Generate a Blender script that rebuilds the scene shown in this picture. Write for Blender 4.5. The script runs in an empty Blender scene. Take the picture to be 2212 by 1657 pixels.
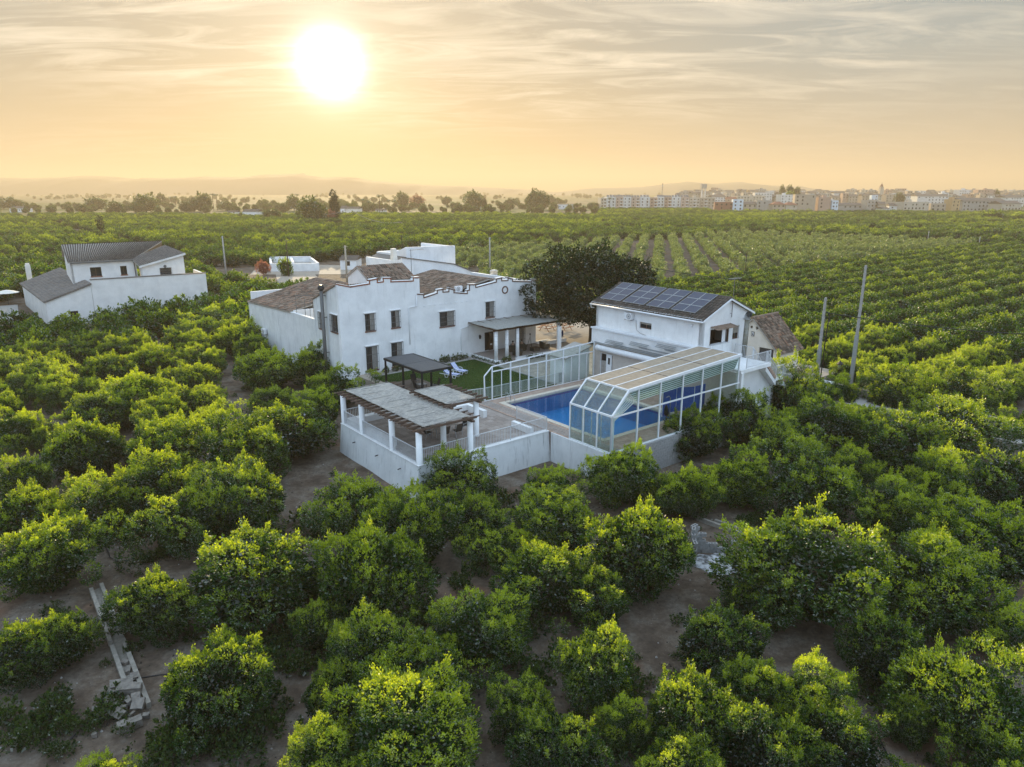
import bpy, bmesh, math, random
import numpy as np
from mathutils import Vector, Matrix, noise as mnoise
rnd=random.Random(7)
SC=bpy.context.scene
COL=SC.collection
PI=math.pi; R=math.radians
# ------------------------------------------------------------------ camera
F=1532.;PITCH=R(15.2);CH=19.
cam=bpy.data.cameras.new('camera');camo=bpy.data.objects.new('camera',cam);COL.objects.link(camo)
camo.location=(0,0,CH);camo.rotation_euler=(PI/2-PITCH,0,0)
cam.sensor_width=36;cam.lens=36*F/2211;cam.clip_start=.5;cam.clip_end=40000
SC.camera=camo
# ------------------------------------------------------------------ sun and sky
SUN_AZ=R(-13.3); SUN_EL=R(8.8)
SD=Vector((math.sin(SUN_AZ)*math.cos(SUN_EL),math.cos(SUN_AZ)*math.cos(SUN_EL),math.sin(SUN_EL)))
sun=bpy.data.lights.new('sun','SUN');sun.energy=5.0;sun.angle=R(1.0);sun.color=(1.0,.78,.46)
suno=bpy.data.objects.new('sun',sun);COL.objects.link(suno)
suno.rotation_euler=(-SD).to_track_quat('-Z','Y').to_euler();suno.location=(0,0,200)
W=bpy.data.worlds.new('World');SC.world=W;W.use_nodes=True
nt=W.node_tree;nt.nodes.clear()
def N(t,typ,**kw):
    n=t.nodes.new(typ)
    for k,v in kw.items():
        if k.startswith('i_'):n.inputs[k[2:].replace('_',' ')].default_value=v
        else:setattr(n,k,v)
    return n
def L(t,a,b):t.links.new(a,b)
def mth(t,op,a,b=None,clamp=False):
    n=t.nodes.new('ShaderNodeMath');n.operation=op;n.use_clamp=clamp
    for i,v in enumerate((a,b)):
        if v is None:continue
        if isinstance(v,(int,float)):n.inputs[i].default_value=v
        else:t.links.new(v,n.inputs[i])
    return n.outputs[0]
def mixc(t,f,a,b,mode='MIX'):
    n=t.nodes.new('ShaderNodeMix');n.data_type='RGBA';n.blend_type=mode
    for i,v in ((0,f),(6,a),(7,b)):
        if isinstance(v,(int,float)):n.inputs[i].default_value=v
        elif isinstance(v,tuple):n.inputs[i].default_value=(*v[:3],1)
        else:t.links.new(v,n.inputs[i])
    return n.outputs[2]
def rmp(t,f,pts,interp='LINEAR'):
    n=t.nodes.new('ShaderNodeValToRGB');n.color_ramp.interpolation=interp
    e=n.color_ramp.elements
    while len(e)<len(pts):e.new(.5)
    for k,(p,c) in enumerate(pts):
        e[k].position=p;e[k].color=(*c,1) if len(c)==3 else c
    t.links.new(f,n.inputs[0]);return n.outputs[0]
def g3(v):return(v,v,v)
sky=N(nt,'ShaderNodeTexSky',sky_type='NISHITA',sun_disc=False,sun_elevation=SUN_EL,sun_rotation=SUN_AZ,altitude=30,air_density=1.,dust_density=2.5,ozone_density=1.5)
tc=N(nt,'ShaderNodeTexCoord')
nrm=N(nt,'ShaderNodeVectorMath',operation='NORMALIZE');L(nt,tc.outputs['Generated'],nrm.inputs[0])
sep=N(nt,'ShaderNodeSeparateXYZ');L(nt,nrm.outputs[0],sep.inputs[0])
dot=N(nt,'ShaderNodeVectorMath',operation='DOT_PRODUCT');L(nt,nrm.outputs[0],dot.inputs[0]);dot.inputs[1].default_value=SD
ang=mth(nt,'ARCCOSINE',mth(nt,'MINIMUM',dot.outputs['Value'],.999999))   # angle from the sun, rad
elev=mth(nt,'MAXIMUM',sep.outputs['Z'],0.)
# thin veil of high cloud: warm horizon to grey-blue, overhead raised to fill shaded walls
warm=rmp(nt,elev,[(0,(.28,.19,.095)),(.06,(.28,.205,.12)),(.16,(.225,.205,.17)),(.30,(.18,.19,.195)),(.60,(.42,.50,.58)),(1,(.62,.80,1.02))])
cool=rmp(nt,elev,[(0,(.24,.20,.155)),(.06,(.235,.215,.18)),(.16,(.17,.205,.215)),(.30,(.135,.185,.22)),(.60,(.42,.54,.66)),(1,(.62,.80,1.02))])
back=rmp(nt,elev,[(0,(.62,.62,.62)),(.1,(.56,.66,.78)),(.3,(.54,.72,.96)),(.55,(.57,.77,1.04)),(1,(.60,.81,1.08))])  # sky behind the camera, made brighter than the front as added wall fill
side=N(nt,'ShaderNodeMapRange',interpolation_type='SMOOTHSTEP');L(nt,ang,side.inputs[0]);side.inputs[1].default_value=.12;side.inputs[2].default_value=.72
veil=mixc(nt,side.outputs[0],warm,cool)
s2=N(nt,'ShaderNodeMapRange',interpolation_type='SMOOTHSTEP');L(nt,ang,s2.inputs[0]);s2.inputs[1].default_value=.9;s2.inputs[2].default_value=2.1
veil=mixc(nt,s2.outputs[0],veil,back)
nis=N(nt,'ShaderNodeVectorMath',operation='SCALE');L(nt,sky.outputs[0],nis.inputs[0]);nis.inputs[3].default_value=.002
base=mixc(nt,1.,veil,nis.outputs[0],'ADD')
# cirrus streaks
dv=N(nt,'ShaderNodeVectorMath',operation='DIVIDE');L(nt,nrm.outputs[0],dv.inputs[0])
zz=mth(nt,'MAXIMUM',mth(nt,'ADD',sep.outputs['Z'],.10),.05);cz=N(nt,'ShaderNodeCombineXYZ')
for i in range(3):L(nt,zz,cz.inputs[i])
L(nt,cz.outputs[0],dv.inputs[1])
mp=N(nt,'ShaderNodeMapping');L(nt,dv.outputs[0],mp.inputs[0]);mp.inputs['Rotation'].default_value=(0,0,R(-28));mp.inputs['Scale'].default_value=(1.1,3.0,0)
n1=N(nt,'ShaderNodeTexNoise');L(nt,mp.outputs[0],n1.inputs['Vector']);n1.inputs['Scale'].default_value=1.3;n1.inputs['Detail'].default_value=9;n1.inputs['Roughness'].default_value=.62;n1.inputs['Distortion'].default_value=.9
n2=N(nt,'ShaderNodeTexNoise');L(nt,dv.outputs[0],n2.inputs['Vector']);n2.inputs['Scale'].default_value=.35;n2.inputs['Detail'].default_value=3
c1=rmp(nt,n1.outputs[0],[(.44,g3(0)),(.68,g3(1))])
c2=rmp(nt,n2.outputs[0],[(.36,g3(0)),(.58,g3(1))])
fade=rmp(nt,elev,[(.015,g3(0)),(.12,g3(1))])
near=N(nt,'ShaderNodeMapRange',interpolation_type='SMOOTHSTEP');L(nt,ang,near.inputs[0]);near.inputs[1].default_value=1.3;near.inputs[2].default_value=.15;near.inputs[3].default_value=.10;near.inputs[4].default_value=1.
cm=mth(nt,'MULTIPLY',mth(nt,'MULTIPLY',mth(nt,'MULTIPLY',c1,c2),fade),near.outputs[0])
cm=mth(nt,'MULTIPLY',cm,.62)
withc=mixc(nt,cm,base,(.66,.58,.46))
# aureole of the veiled sun
def gl(k,a,p=1.):
    x=mth(nt,'DIVIDE',ang,k)
    return mth(nt,'MULTIPLY',mth(nt,'EXPONENT',mth(nt,'MULTIPLY',mth(nt,'POWER',x,p),-1.)),a)
g=N(nt,'ShaderNodeCombineXYZ')
core=gl(.0185,6.,1.3);halo=gl(.10,.19,1.2);wide=gl(.36,.08,1.2)
for i,(a,b_,c_) in enumerate(((1,1,1.),(.98,.86,.70),(.90,.62,.22))):
    L(nt,mth(nt,'ADD',mth(nt,'ADD',mth(nt,'MULTIPLY',core,a),mth(nt,'MULTIPLY',halo,b_)),mth(nt,'MULTIPLY',wide,c_)),g.inputs[i])
fin=mixc(nt,1.,withc,g.outputs[0],'ADD')
bg=N(nt,'ShaderNodeBackground');L(nt,fin,bg.inputs[0]);bg.inputs[1].default_value=1.
wo=N(nt,'ShaderNodeOutputWorld');L(nt,bg.outputs[0],wo.inputs[0])
W.cycles.sampling_method='MANUAL';W.cycles.sample_map_resolution=1024
# ------------------------------------------------------------------ render settings
SC.render.engine='CYCLES'
SC.view_settings.view_transform='Standard';SC.view_settings.look='None';SC.view_settings.gamma=1
SC.view_settings.exposure=0.9
cy=SC.cycles
cy.max_bounces=7;cy.diffuse_bounces=3;cy.glossy_bounces=3;cy.transmission_bounces=5;cy.transparent_max_bounces=10;cy.volume_bounces=1
cy.use_denoising=True
try:cy.denoiser='OPENIMAGEDENOISE'
except Exception:pass
cy.use_adaptive_sampling=True;cy.adaptive_threshold=.015
cy.sample_clamp_indirect=6;cy.caustics_reflective=False;cy.caustics_refractive=False
try:cy.volume_max_steps=64
except Exception:pass

# ------------------------------------------------------------------ local frame of the estate
_o1='first second third fourth fifth sixth seventh eighth ninth tenth eleventh twelfth thirteenth fourteenth fifteenth sixteenth seventeenth eighteenth nineteenth'.split()
_t1={20:'twent',30:'thirt',40:'fort',50:'fift',60:'sixt',70:'sevent'}
def ordn(n):   # 1 -> first
    if n<20:return _o1[n-1]
    t=n//10*10;return _t1[t]+'ieth' if n%10==0 else _t1[t]+'y-'+_o1[n%10-1]
TH=R(38.7);OX,OY=-5.89,41.83;CT,ST=math.cos(TH),math.sin(TH)
def l2w(a,b,z=0.):return Vector((OX+a*CT-b*ST,OY+a*ST+b*CT,z))
def w2l(x,y):
    x-=OX;y-=OY;return(x*CT+y*ST,-x*ST+y*CT)
def ray(U,V):   # a viewing ray of the survey photograph, full-size pixels
    x=(U/1.8525-1105.5)/F;y=(828.5-V/1.8525)/F
    return Vector((x,math.cos(PITCH)+y*math.sin(PITCH),-math.sin(PITCH)+y*math.cos(PITCH)))
def sol(U,V,k,v):
    d=ray(U,V)
    if k=='z':t=(v-CH)/d.z
    elif k=='a':t=(v+OX*CT+OY*ST)/(d.x*CT+d.y*ST)
    elif k=='b':t=(v-OX*ST+OY*CT)/(-d.x*ST+d.y*CT)
    elif k=='y':t=v/d.y
    w=d*t;a,b=w2l(w.x,w.y);return(a,b,CH+w.z)
def proj(p):
    z=p[2]-CH;dep=p[1]*math.cos(PITCH)-z*math.sin(PITCH);up=p[1]*math.sin(PITCH)+z*math.cos(PITCH)
    if dep<=.1:return None
    return(1105.5+F*p[0]/dep,828.5-F*up/dep,dep)

# ------------------------------------------------------------------ materials
MATS={}
def newmat(name):
    m=bpy.data.materials.new(name);m.use_nodes=True;t=m.node_tree;b=t.nodes['Principled BSDF']
    b.inputs['Specular IOR Level'].default_value=.35;MATS[name]=m;return m,t,b
def objco(t,world=True):
    if world:return t.nodes.new('ShaderNodeNewGeometry').outputs['Position']
    return t.nodes.new('ShaderNodeTexCoord').outputs['Object']
def nz(t,scale,detail=5,rough=.6,vec=None,stretch=None,world=True):
    n=t.nodes.new('ShaderNodeTexNoise');n.inputs['Scale'].default_value=scale;n.inputs['Detail'].default_value=detail;n.inputs['Roughness'].default_value=rough
    v=vec if vec is not None else objco(t,world)
    if stretch:
        mp=t.nodes.new('ShaderNodeMapping');mp.inputs['Scale'].default_value=stretch;t.links.new(v,mp.inputs[0]);v=mp.outputs[0]
    t.links.new(v,n.inputs['Vector']);return n.outputs[0]
def bump(t,b,h,st=.3,dist=.02):
    n=t.nodes.new('ShaderNodeBump');n.inputs['Strength'].default_value=st;n.inputs['Distance'].default_value=dist
    t.links.new(h,n.inputs['Height']);t.links.new(n.outputs[0],b.inputs['Normal'])
def mat(name,c1,c2=None,scale=6.,rough=.7,metal=0.,bmp=.15,dist=.01,stretch=None,detail=5,spread=(.35,.65),world=True,spec=None):
    if name in MATS:return MATS[name]
    m,t,b=newmat(name)
    c2=c2 or tuple(x*.8 for x in c1)
    n=nz(t,scale,detail,stretch=stretch,world=world)
    L(t,rmp(t,n,[(spread[0],c1),(spread[1],c2)]),b.inputs['Base Color'])
    b.inputs['Roughness'].default_value=rough;b.inputs['Metallic'].default_value=metal
    if spec is not None:b.inputs['Specular IOR Level'].default_value=spec
    if bmp:bump(t,b,n,bmp,dist)
    return m
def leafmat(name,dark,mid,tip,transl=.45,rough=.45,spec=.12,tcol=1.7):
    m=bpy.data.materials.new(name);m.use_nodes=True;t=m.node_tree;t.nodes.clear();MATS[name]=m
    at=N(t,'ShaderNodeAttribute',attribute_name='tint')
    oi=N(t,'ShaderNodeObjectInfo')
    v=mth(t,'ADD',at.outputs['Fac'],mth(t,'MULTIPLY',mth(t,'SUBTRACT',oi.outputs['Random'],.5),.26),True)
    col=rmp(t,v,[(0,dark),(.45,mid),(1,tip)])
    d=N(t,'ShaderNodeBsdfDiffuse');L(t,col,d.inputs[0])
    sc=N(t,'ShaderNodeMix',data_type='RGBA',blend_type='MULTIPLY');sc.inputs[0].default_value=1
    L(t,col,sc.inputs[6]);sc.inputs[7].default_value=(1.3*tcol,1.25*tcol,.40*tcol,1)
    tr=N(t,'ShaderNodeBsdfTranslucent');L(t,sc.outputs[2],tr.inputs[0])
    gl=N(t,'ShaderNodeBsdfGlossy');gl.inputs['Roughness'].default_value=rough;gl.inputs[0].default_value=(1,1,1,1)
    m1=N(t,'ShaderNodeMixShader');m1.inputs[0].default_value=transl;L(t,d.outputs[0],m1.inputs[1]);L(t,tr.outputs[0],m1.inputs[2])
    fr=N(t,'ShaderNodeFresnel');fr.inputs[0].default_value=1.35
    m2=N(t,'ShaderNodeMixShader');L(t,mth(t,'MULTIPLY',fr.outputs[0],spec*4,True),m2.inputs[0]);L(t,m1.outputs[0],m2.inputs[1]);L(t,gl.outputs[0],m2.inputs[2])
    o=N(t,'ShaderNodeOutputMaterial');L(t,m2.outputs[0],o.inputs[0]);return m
M_leaf=leafmat('citrus_leaf',(.006,.016,.004),(.030,.074,.010),(.30,.36,.028),spec=.05,rough=.6,transl=.5,tcol=2.0)
M_young=leafmat('grey_green_leaf',(.07,.11,.05),(.14,.19,.085),(.23,.28,.12),spec=.05,transl=.35)
M_fig=leafmat('fig_leaf',(.010,.018,.007),(.022,.038,.012),(.05,.07,.025),transl=.15,rough=.5,spec=.035)
M_oliv=leafmat('wild_leaf',(.02,.035,.012),(.04,.07,.02),(.10,.14,.03),spec=.06)
M_pink=leafmat('blossom',(.10,.04,.05),(.22,.09,.10),(.35,.16,.17),spec=.03)
M_bark=mat('bark',(.06,.045,.032),(.11,.085,.06),8,.95,bmp=.6,dist=.02,stretch=(1,1,.3))
M_darkbark=mat('dark_bark',(.035,.028,.02),(.07,.055,.04),8,.95,bmp=.6,dist=.02,stretch=(1,1,.3))

# ------------------------------------------------------------------ scene helpers
def tag(o,label=None,cat=None,group=None,kind=None):
    if label:o['label']=label
    if cat:o['category']=cat
    if group:o['group']=group
    if kind:o['kind']=kind
    return o
def thing(name,label,cat,a=0.,b=0.,z=0.,rot=0.,group=None,world=False):
    o=bpy.data.objects.new(name,None);COL.objects.link(o);o.empty_display_size=.3
    if world:o.location=(a,b,z);o.rotation_euler=(0,0,rot)
    else:o.location=l2w(a,b,z);o.rotation_euler=(0,0,TH+rot)
    o['_org']=(a,b,z);tag(o,label,cat,group);return o
def link(name,me,parent=None,loc=None):
    o=bpy.data.objects.new(name,me);COL.objects.link(o)
    if parent is not None:o.parent=parent
    if loc is not None:o.location=loc
    return o
class MB:
    def __init__(s,off=(0,0,0)):s.v=[];s.f=[];s.m=[];s.t=[];s.off=off
    def add(s,vs,fs,mi=0,tint=None):
        k=len(s.v);ox,oy,oz=s.off
        s.v+=[(x-ox,y-oy,z-oz) for x,y,z in vs]
        for f in fs:s.f.append([k+i for i in f]);s.m.append(mi);s.t.append(tint if tint is not None else .5)
        return s
    def hexa(s,p,mi=0,tint=None):  # 8 points: bottom ring 0-3, top ring 4-7
        return s.add(p,[(3,2,1,0),(4,5,6,7),(0,1,5,4),(1,2,6,5),(2,3,7,6),(3,0,4,7)],mi,tint)
    def box(s,x0,x1,y0,y1,z0,z1,mi=0,tint=None):
        return s.hexa([(x0,y0,z0),(x1,y0,z0),(x1,y1,z0),(x0,y1,z0),(x0,y0,z1),(x1,y0,z1),(x1,y1,z1),(x0,y1,z1)],mi,tint)
    def bar(s,p,q,w,h=None,mi=0,up=(0,0,1)):   # rectangular bar along p->q
        h=h or w;p=Vector(p);q=Vector(q);d=(q-p).normalized();u=Vector(up)
        if abs(d.dot(u))>.98:u=Vector((1,0,0))
        r=d.cross(u).normalized()*w/2;t=r.cross(d).normalized()*h/2
        return s.hexa([tuple(x) for x in (p-r-t,p+r-t,p+r+t,p-r+t,q-r-t,q+r-t,q+r+t,q-r+t)],mi)
    def tube(s,pts,rad,n=8,mi=0,cap=True):
        pts=[Vector(p) for p in pts];rad=rad if isinstance(rad,(list,tuple)) else [rad]*len(pts)
        vs=[];u=None
        for i,p in enumerate(pts):
            d=(pts[min(i+1,len(pts)-1)]-pts[max(i-1,0)]).normalized()
            if u is None:
                u=Vector((0,0,1)) if abs(d.z)<.9 else Vector((1,0,0))
            u=(u-d*u.dot(d)).normalized();w=d.cross(u)
            for k in range(n):
                a=2*PI*k/n;vs.append(tuple(p+(u*math.cos(a)+w*math.sin(a))*rad[i]))
        fs=[(i*n+k,i*n+(k+1)%n,(i+1)*n+(k+1)%n,(i+1)*n+k) for i in range(len(pts)-1) for k in range(n)]
        if cap:fs+=[tuple(range(n))[::-1],tuple((len(pts)-1)*n+k for k in range(n))]
        return s.add(vs,fs,mi)
    def prism(s,poly,axis,lo,hi,mi=0):  # polygon extruded along an axis
        n=len(poly)
        def P(q,t):
            if axis=='y':return(q[0],t,q[1])
            if axis=='x':return(t,q[0],q[1])
            return(q[0],q[1],t)
        vs=[P(q,lo) for q in poly]+[P(q,hi) for q in poly]
        fs=[tuple(range(n))[::-1],tuple(range(n,2*n))]+[(i,(i+1)%n,n+(i+1)%n,n+i) for i in range(n)]
        return s.add(vs,fs,mi)
    def mesh(s,name,mats,smooth=False):
        me=bpy.data.meshes.new(name);me.from_pydata(s.v,[],s.f)
        for m in (mats if isinstance(mats,(list,tuple)) else [mats]):me.materials.append(m)
        me.polygons.foreach_set('material_index',s.m)
        at=me.attributes.new('tint','FLOAT','FACE');at.data.foreach_set('value',s.t)
        if smooth:me.polygons.foreach_set('use_smooth',[True]*len(s.f))
        bm=bmesh.new();bm.from_mesh(me);bmesh.ops.recalc_face_normals(bm,faces=bm.faces);bm.to_mesh(me);bm.free()
        return me
    def build(s,name,mats,parent=None,smooth=False,label=None):
        o=link(name,s.mesh(name,mats,smooth),parent)
        if label:o['label']=label
        return o
def MBP(par):   # a builder whose coordinates are estate coordinates, stored relative to its thing
    return MB(tuple(par['_org']))
def single(name,mb,mats,label,cat,group=None,kind=None,smooth=False,base=None):
    """a thing that is one mesh, given in estate coordinates"""
    base=base or (0,0,0);mb.v=[(x-base[0],y-base[1],z-base[2]) for x,y,z in mb.v]
    o=mb.build(name,mats,None,smooth);o.location=l2w(*base);o.rotation_euler=(0,0,TH);return tag(o,label,cat,group,kind)
def copy_tree(o,parent=None):
    c=o.copy();COL.objects.link(c);c.parent=parent
    for ch in list(o.children):copy_tree(ch,c)
    return c
def np_mesh(name,V,Fq,mats,tint=None,smooth=False):
    me=bpy.data.meshes.new(name);nv=len(V);nf=len(Fq);k=Fq.shape[1]
    me.vertices.add(nv);me.vertices.foreach_set('co',V.astype(np.float32).ravel())
    me.loops.add(nf*k);me.loops.foreach_set('vertex_index',Fq.astype(np.int32).ravel())
    me.polygons.add(nf);me.polygons.foreach_set('loop_start',np.arange(0,nf*k,k,dtype=np.int32))
    try:me.polygons.foreach_set('loop_total',np.full(nf,k,dtype=np.int32))
    except Exception:pass
    me.update(calc_edges=True)
    for m in (mats if isinstance(mats,(list,tuple)) else [mats]):me.materials.append(m)
    if tint is not None:
        at=me.attributes.new('tint','FLOAT','FACE');at.data.foreach_set('value',tint.astype(np.float32))
    if smooth:me.polygons.foreach_set('use_smooth',[True]*nf)
    return me
# ------------------------------------------------------------------ the ground
def soilmat():
    m,t,b=newmat('soil')
    p=objco(t)
    n1=nz(t,.55,8,.68,p);n2=nz(t,5,8,.72,p);n3=nz(t,.02,3,.5,p)
    c=rmp(t,n1,[(.36,(.075,.054,.040)),(.47,(.13,.098,.072)),(.58,(.175,.145,.115)),(.70,(.23,.20,.165))])
    c=mixc(t,rmp(t,n2,[(.42,g3(0)),(.68,g3(.75))]),c,(.07,.052,.04))
    vo=N(t,'ShaderNodeTexVoronoi');vo.inputs['Scale'].default_value=9;L(t,p,vo.inputs['Vector'])
    peb=rmp(t,vo.outputs['Distance'],[(.10,g3(1)),(.2,g3(0))])
    pm=mth(t,'MULTIPLY',peb,rmp(t,nz(t,1.1,3,.6,p),[(.5,g3(0)),(.6,g3(.8))]))
    c=mixc(t,pm,c,(.30,.27,.235))
    red=rmp(t,nz(t,.22,3,.6,p),[(.58,g3(0)),(.72,g3(.6))]);c=mixc(t,red,c,(.21,.105,.06))
    # beyond the orchards: patchwork of fields
    d=N(t,'ShaderNodeVectorMath',operation='LENGTH');L(t,p,d.inputs[0])
    far=N(t,'ShaderNodeMapRange',interpolation_type='SMOOTHSTEP');L(t,d.outputs['Value'],far.inputs[0]);far.inputs[1].default_value=380;far.inputs[2].default_value=700
    fv=N(t,'ShaderNodeTexVoronoi');fv.inputs['Scale'].default_value=.009;mpp=N(t,'ShaderNodeMapping');mpp.inputs['Rotation'].default_value=(0,0,R(30));mpp.inputs['Scale'].default_value=(1,2.2,0)
    L(t,p,mpp.inputs[0]);L(t,mpp.outputs[0],fv.inputs['Vector'])
    fc=rmp(t,N(t,'ShaderNodeSeparateColor').outputs[0],[(0,g3(0)),(1,g3(1))])
    sp=t.nodes[-2] if False else None
    s=N(t,'ShaderNodeSeparateColor');L(t,fv.outputs['Color'],s.inputs[0])
    fcol=rmp(t,s.outputs[0],[(0,(.05,.075,.022)),(.35,(.065,.085,.03)),(.6,(.11,.10,.05)),(.8,(.15,.12,.075)),(1,(.05,.06,.02))],'CONSTANT')
    c=mixc(t,far.outputs[0],c,fcol)
    L(t,c,b.inputs['Base Color']);b.inputs['Roughness'].default_value=.97;b.inputs['Specular IOR Level'].default_value=.1
    bump(t,b,mth(t,'ADD',n2,mth(t,'MULTIPLY',peb,.35)),.9,.06)
    return m
M_soil=soilmat()
g=MB();S=14000;st=[-S,-3000,-800]
xs=[-S,-3000,-800,-200]+[-60+i*2.0 for i in range(61)]+[200,800,3000,S]
ys=[-200,-20]+[10+i*2.0 for i in range(61)]+[200,800,3000,S]
vs=[];fs=[]
for y in ys:
    for x in xs:
        z=0
        if -60<x<60 and 10<y<130:z=.10*mnoise.noise(Vector((x*.25,y*.25,0)))+.05*mnoise.noise(Vector((x*.8,y*.8,3)))
        vs.append((x,y,z-.02))
nx=len(xs)
for j in range(len(ys)-1):
    for i in range(nx-1):fs.append((j*nx+i,j*nx+i+1,(j+1)*nx+i+1,(j+1)*nx+i))
g.add(vs,fs);tag(g.build('ground',M_soil,None,True),'brown gravelly orchard soil reaching to the horizon',None,None,'structure')

# ------------------------------------------------------------------ crowns
def leaves(rs,P,D,size,fold=.25,elong=2.0,rand=.7,up=.35,tint=None):
    """one leaf quad for every point P with outward direction D"""
    n=len(P)
    ax=D+rs.normal(0,rand,(n,3));ax[:,2]+=up;ax/=np.linalg.norm(ax,axis=1)[:,None]
    r=rs.normal(0,1,(n,3));s=np.cross(ax,r);s/=np.linalg.norm(s,axis=1)[:,None]+1e-9
    nn=np.cross(s,ax);sz=(size*rs.uniform(.7,1.3,n))[:,None]
    a=P;b=P+ax*sz*.5+s*sz*.5/elong+nn*sz*fold*.3;c=P+ax*sz;d=P+ax*sz*.5-s*sz*.5/elong+nn*sz*fold*.3
    V=np.stack([a,b,c,d],1).reshape(-1,3);Fq=np.arange(4*n).reshape(n,4)
    return V,Fq
def sph(rs,n):
    d=rs.normal(0,1,(n,3));return d/np.linalg.norm(d,axis=1)[:,None]
def crown_mesh(name,seed,Rr,z0,z1,nclump,cr,nleaf,size,mats,lower=-.6,flush=1.,irr=.22,elong=2.,sprigs=14,tips=1.,per=7,shell=.74):
    """a dome of rounded leaf masses; every mass carries shoots, every shoot a rosette of leaves"""
    rs=np.random.RandomState(seed)
    zc=z0+(z1-z0)*.44;hz=(z1-z0)*.56
    k=np.arange(nclump*2)+.5;ph=np.arccos(1-2*k/(nclump*2));th=PI*(1+5**.5)*k+seed
    cd=np.stack([np.cos(th)*np.sin(ph),np.sin(th)*np.sin(ph),np.cos(ph)],1)+rs.normal(0,.13,(len(k),3))
    cd/=np.linalg.norm(cd,axis=1)[:,None];cd=cd[cd[:,2]>lower];rs.shuffle(cd);cd=cd[:int(nclump*1.15)]
    lob=sph(rs,6);amp=rs.uniform(-irr,irr,6)
    f=np.ones(len(cd))
    for l,a in zip(lob,amp):f+=a*np.maximum(0,(cd@l))**2*1.6
    f*=rs.uniform(.72,1.08,len(cd))
    flat=1-.10*np.clip(-cd[:,2],0,1)
    C=cd*np.array([Rr-cr*.75,Rr-cr*.75,hz-cr*.6])*(f*flat)[:,None]+np.array([0,0,zc])
    C[:,2]=np.maximum(C[:,2],z0+cr*.35)
    r=cr*rs.uniform(.62,1.3,len(C))
    w=r**2;ns=np.maximum(3,(nleaf/per*w/w.sum()).astype(int))
    ctint=rs.uniform(-.12,.12,len(C))
    Ps=[];Ds=[];Ts=[]
    for i in range(len(C)):
        d=sph(rs,ns[i]);q=rs.uniform(shell,1.06,ns[i])
        P=C[i]+d*np.array([1,1,.92])*(r[i]*q)[:,None]
        rel=(P-np.array([0,0,zc]))/np.array([Rr,Rr,hz])
        inside=np.zeros(len(P),bool)
        for j in range(len(C)):
            if j!=i:inside|=(((P-C[j])**2).sum(1)<(r[j]*.72)**2)
        keep=((d@cd[i])>-.45)&~inside&(P[:,2]>.12)
        P=P[keep];d=d[keep];rel=rel[keep];q=q[keep]
        dd=d*.75+cd[i]*.35+np.array([0,0,.22])
        t=.26+ctint[i]+rs.normal(0,.08,len(P))+.30*flush*np.maximum(0,d[:,2]*.75+.25)  # upward leaves lighter: young growth plus lit tops painted into the tint
        t+=.38*tips*flush*np.clip(rel[:,2]+.05,0,1)*np.maximum(0,d[:,2]+.1)  # crown top lightened further, new shoots and painted top light together
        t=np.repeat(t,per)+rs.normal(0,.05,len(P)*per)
        P=np.repeat(P,per,0)+rs.normal(0,size*.42,(len(P)*per,3));dd=np.repeat(dd,per,0)
        Ps.append(P);Ds.append(dd);Ts.append(t)
    for i in range(sprigs):
        d=sph(rs,1)[0];d[2]=abs(d[2])*.8+.35;d/=np.linalg.norm(d)
        j=np.argmax(cd@d);m=30
        h=rs.uniform(.2,.62)*cr*1.1;tt=rs.uniform(0,1,m)
        dd=d*.5+np.array([0,0,.8])+rs.normal(0,.15,3)
        P=C[j]+cd[j]*r[j]*.85+dd*(tt*h)[:,None]+rs.normal(0,.05,(m,3))*cr*1.6
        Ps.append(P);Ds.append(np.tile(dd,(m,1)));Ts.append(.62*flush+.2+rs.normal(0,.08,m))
    m=nleaf//6;dI=sph(rs,m);qI=rs.uniform(.45,.74,m)   # older, larger leaves inside the crown
    PI_=dI*np.array([Rr,Rr,hz])*qI[:,None]+np.array([0,0,zc]);kI=(PI_[:,2]>.15)
    nin=int(kI.sum());P=np.concatenate(Ps);D=np.concatenate(Ds);T=np.clip(np.concatenate(Ts),0,1)
    V,Fq=leaves(rs,P,D,size,elong=elong,rand=.55,up=.1)
    V2,F2=leaves(rs,PI_[kI],dI[kI],size*1.7,elong=1.5,rand=.8,up=0.)
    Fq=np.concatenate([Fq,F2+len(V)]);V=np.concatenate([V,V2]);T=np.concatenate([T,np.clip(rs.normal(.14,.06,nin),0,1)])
    return np_mesh(name,V,Fq,mats,T)
def trunk_mesh(name,seed,h,r,spread,mat_,n=5,z1=None):
    rr=random.Random(seed);mb=MB();z1=z1 or h*2
    mb.tube([(0,0,-.1),(rr.uniform(-.05,.05),0,h*.5),(0,rr.uniform(-.05,.05),h)],[r*1.25,r,r*.95],7)
    for k in range(n):
        a=2*PI*k/n+rr.uniform(-.4,.4);s=spread*rr.uniform(.6,1)
        p1=(math.cos(a)*s*.35,math.sin(a)*s*.35,h+(z1-h)*.35);p2=(math.cos(a)*s,math.sin(a)*s,z1*rr.uniform(.75,1.))
        mb.tube([(0,0,h*.85),p1,p2],[r*.65,r*.45,r*.15],5)
    return mb.mesh(name,mat_,True)
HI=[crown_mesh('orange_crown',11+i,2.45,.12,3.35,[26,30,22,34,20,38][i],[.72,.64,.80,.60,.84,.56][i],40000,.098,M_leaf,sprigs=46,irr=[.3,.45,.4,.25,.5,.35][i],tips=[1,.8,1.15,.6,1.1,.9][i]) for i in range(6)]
MID=[crown_mesh('orange_crown_small',31+i,2.45,.12,3.3,22,.78,3600,.30,M_leaf,irr=.25,sprigs=5,per=4,flush=[.42,.55,.75,.6][i],tips=[.1,.25,.5,.3][i]) for i in range(4)]
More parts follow.
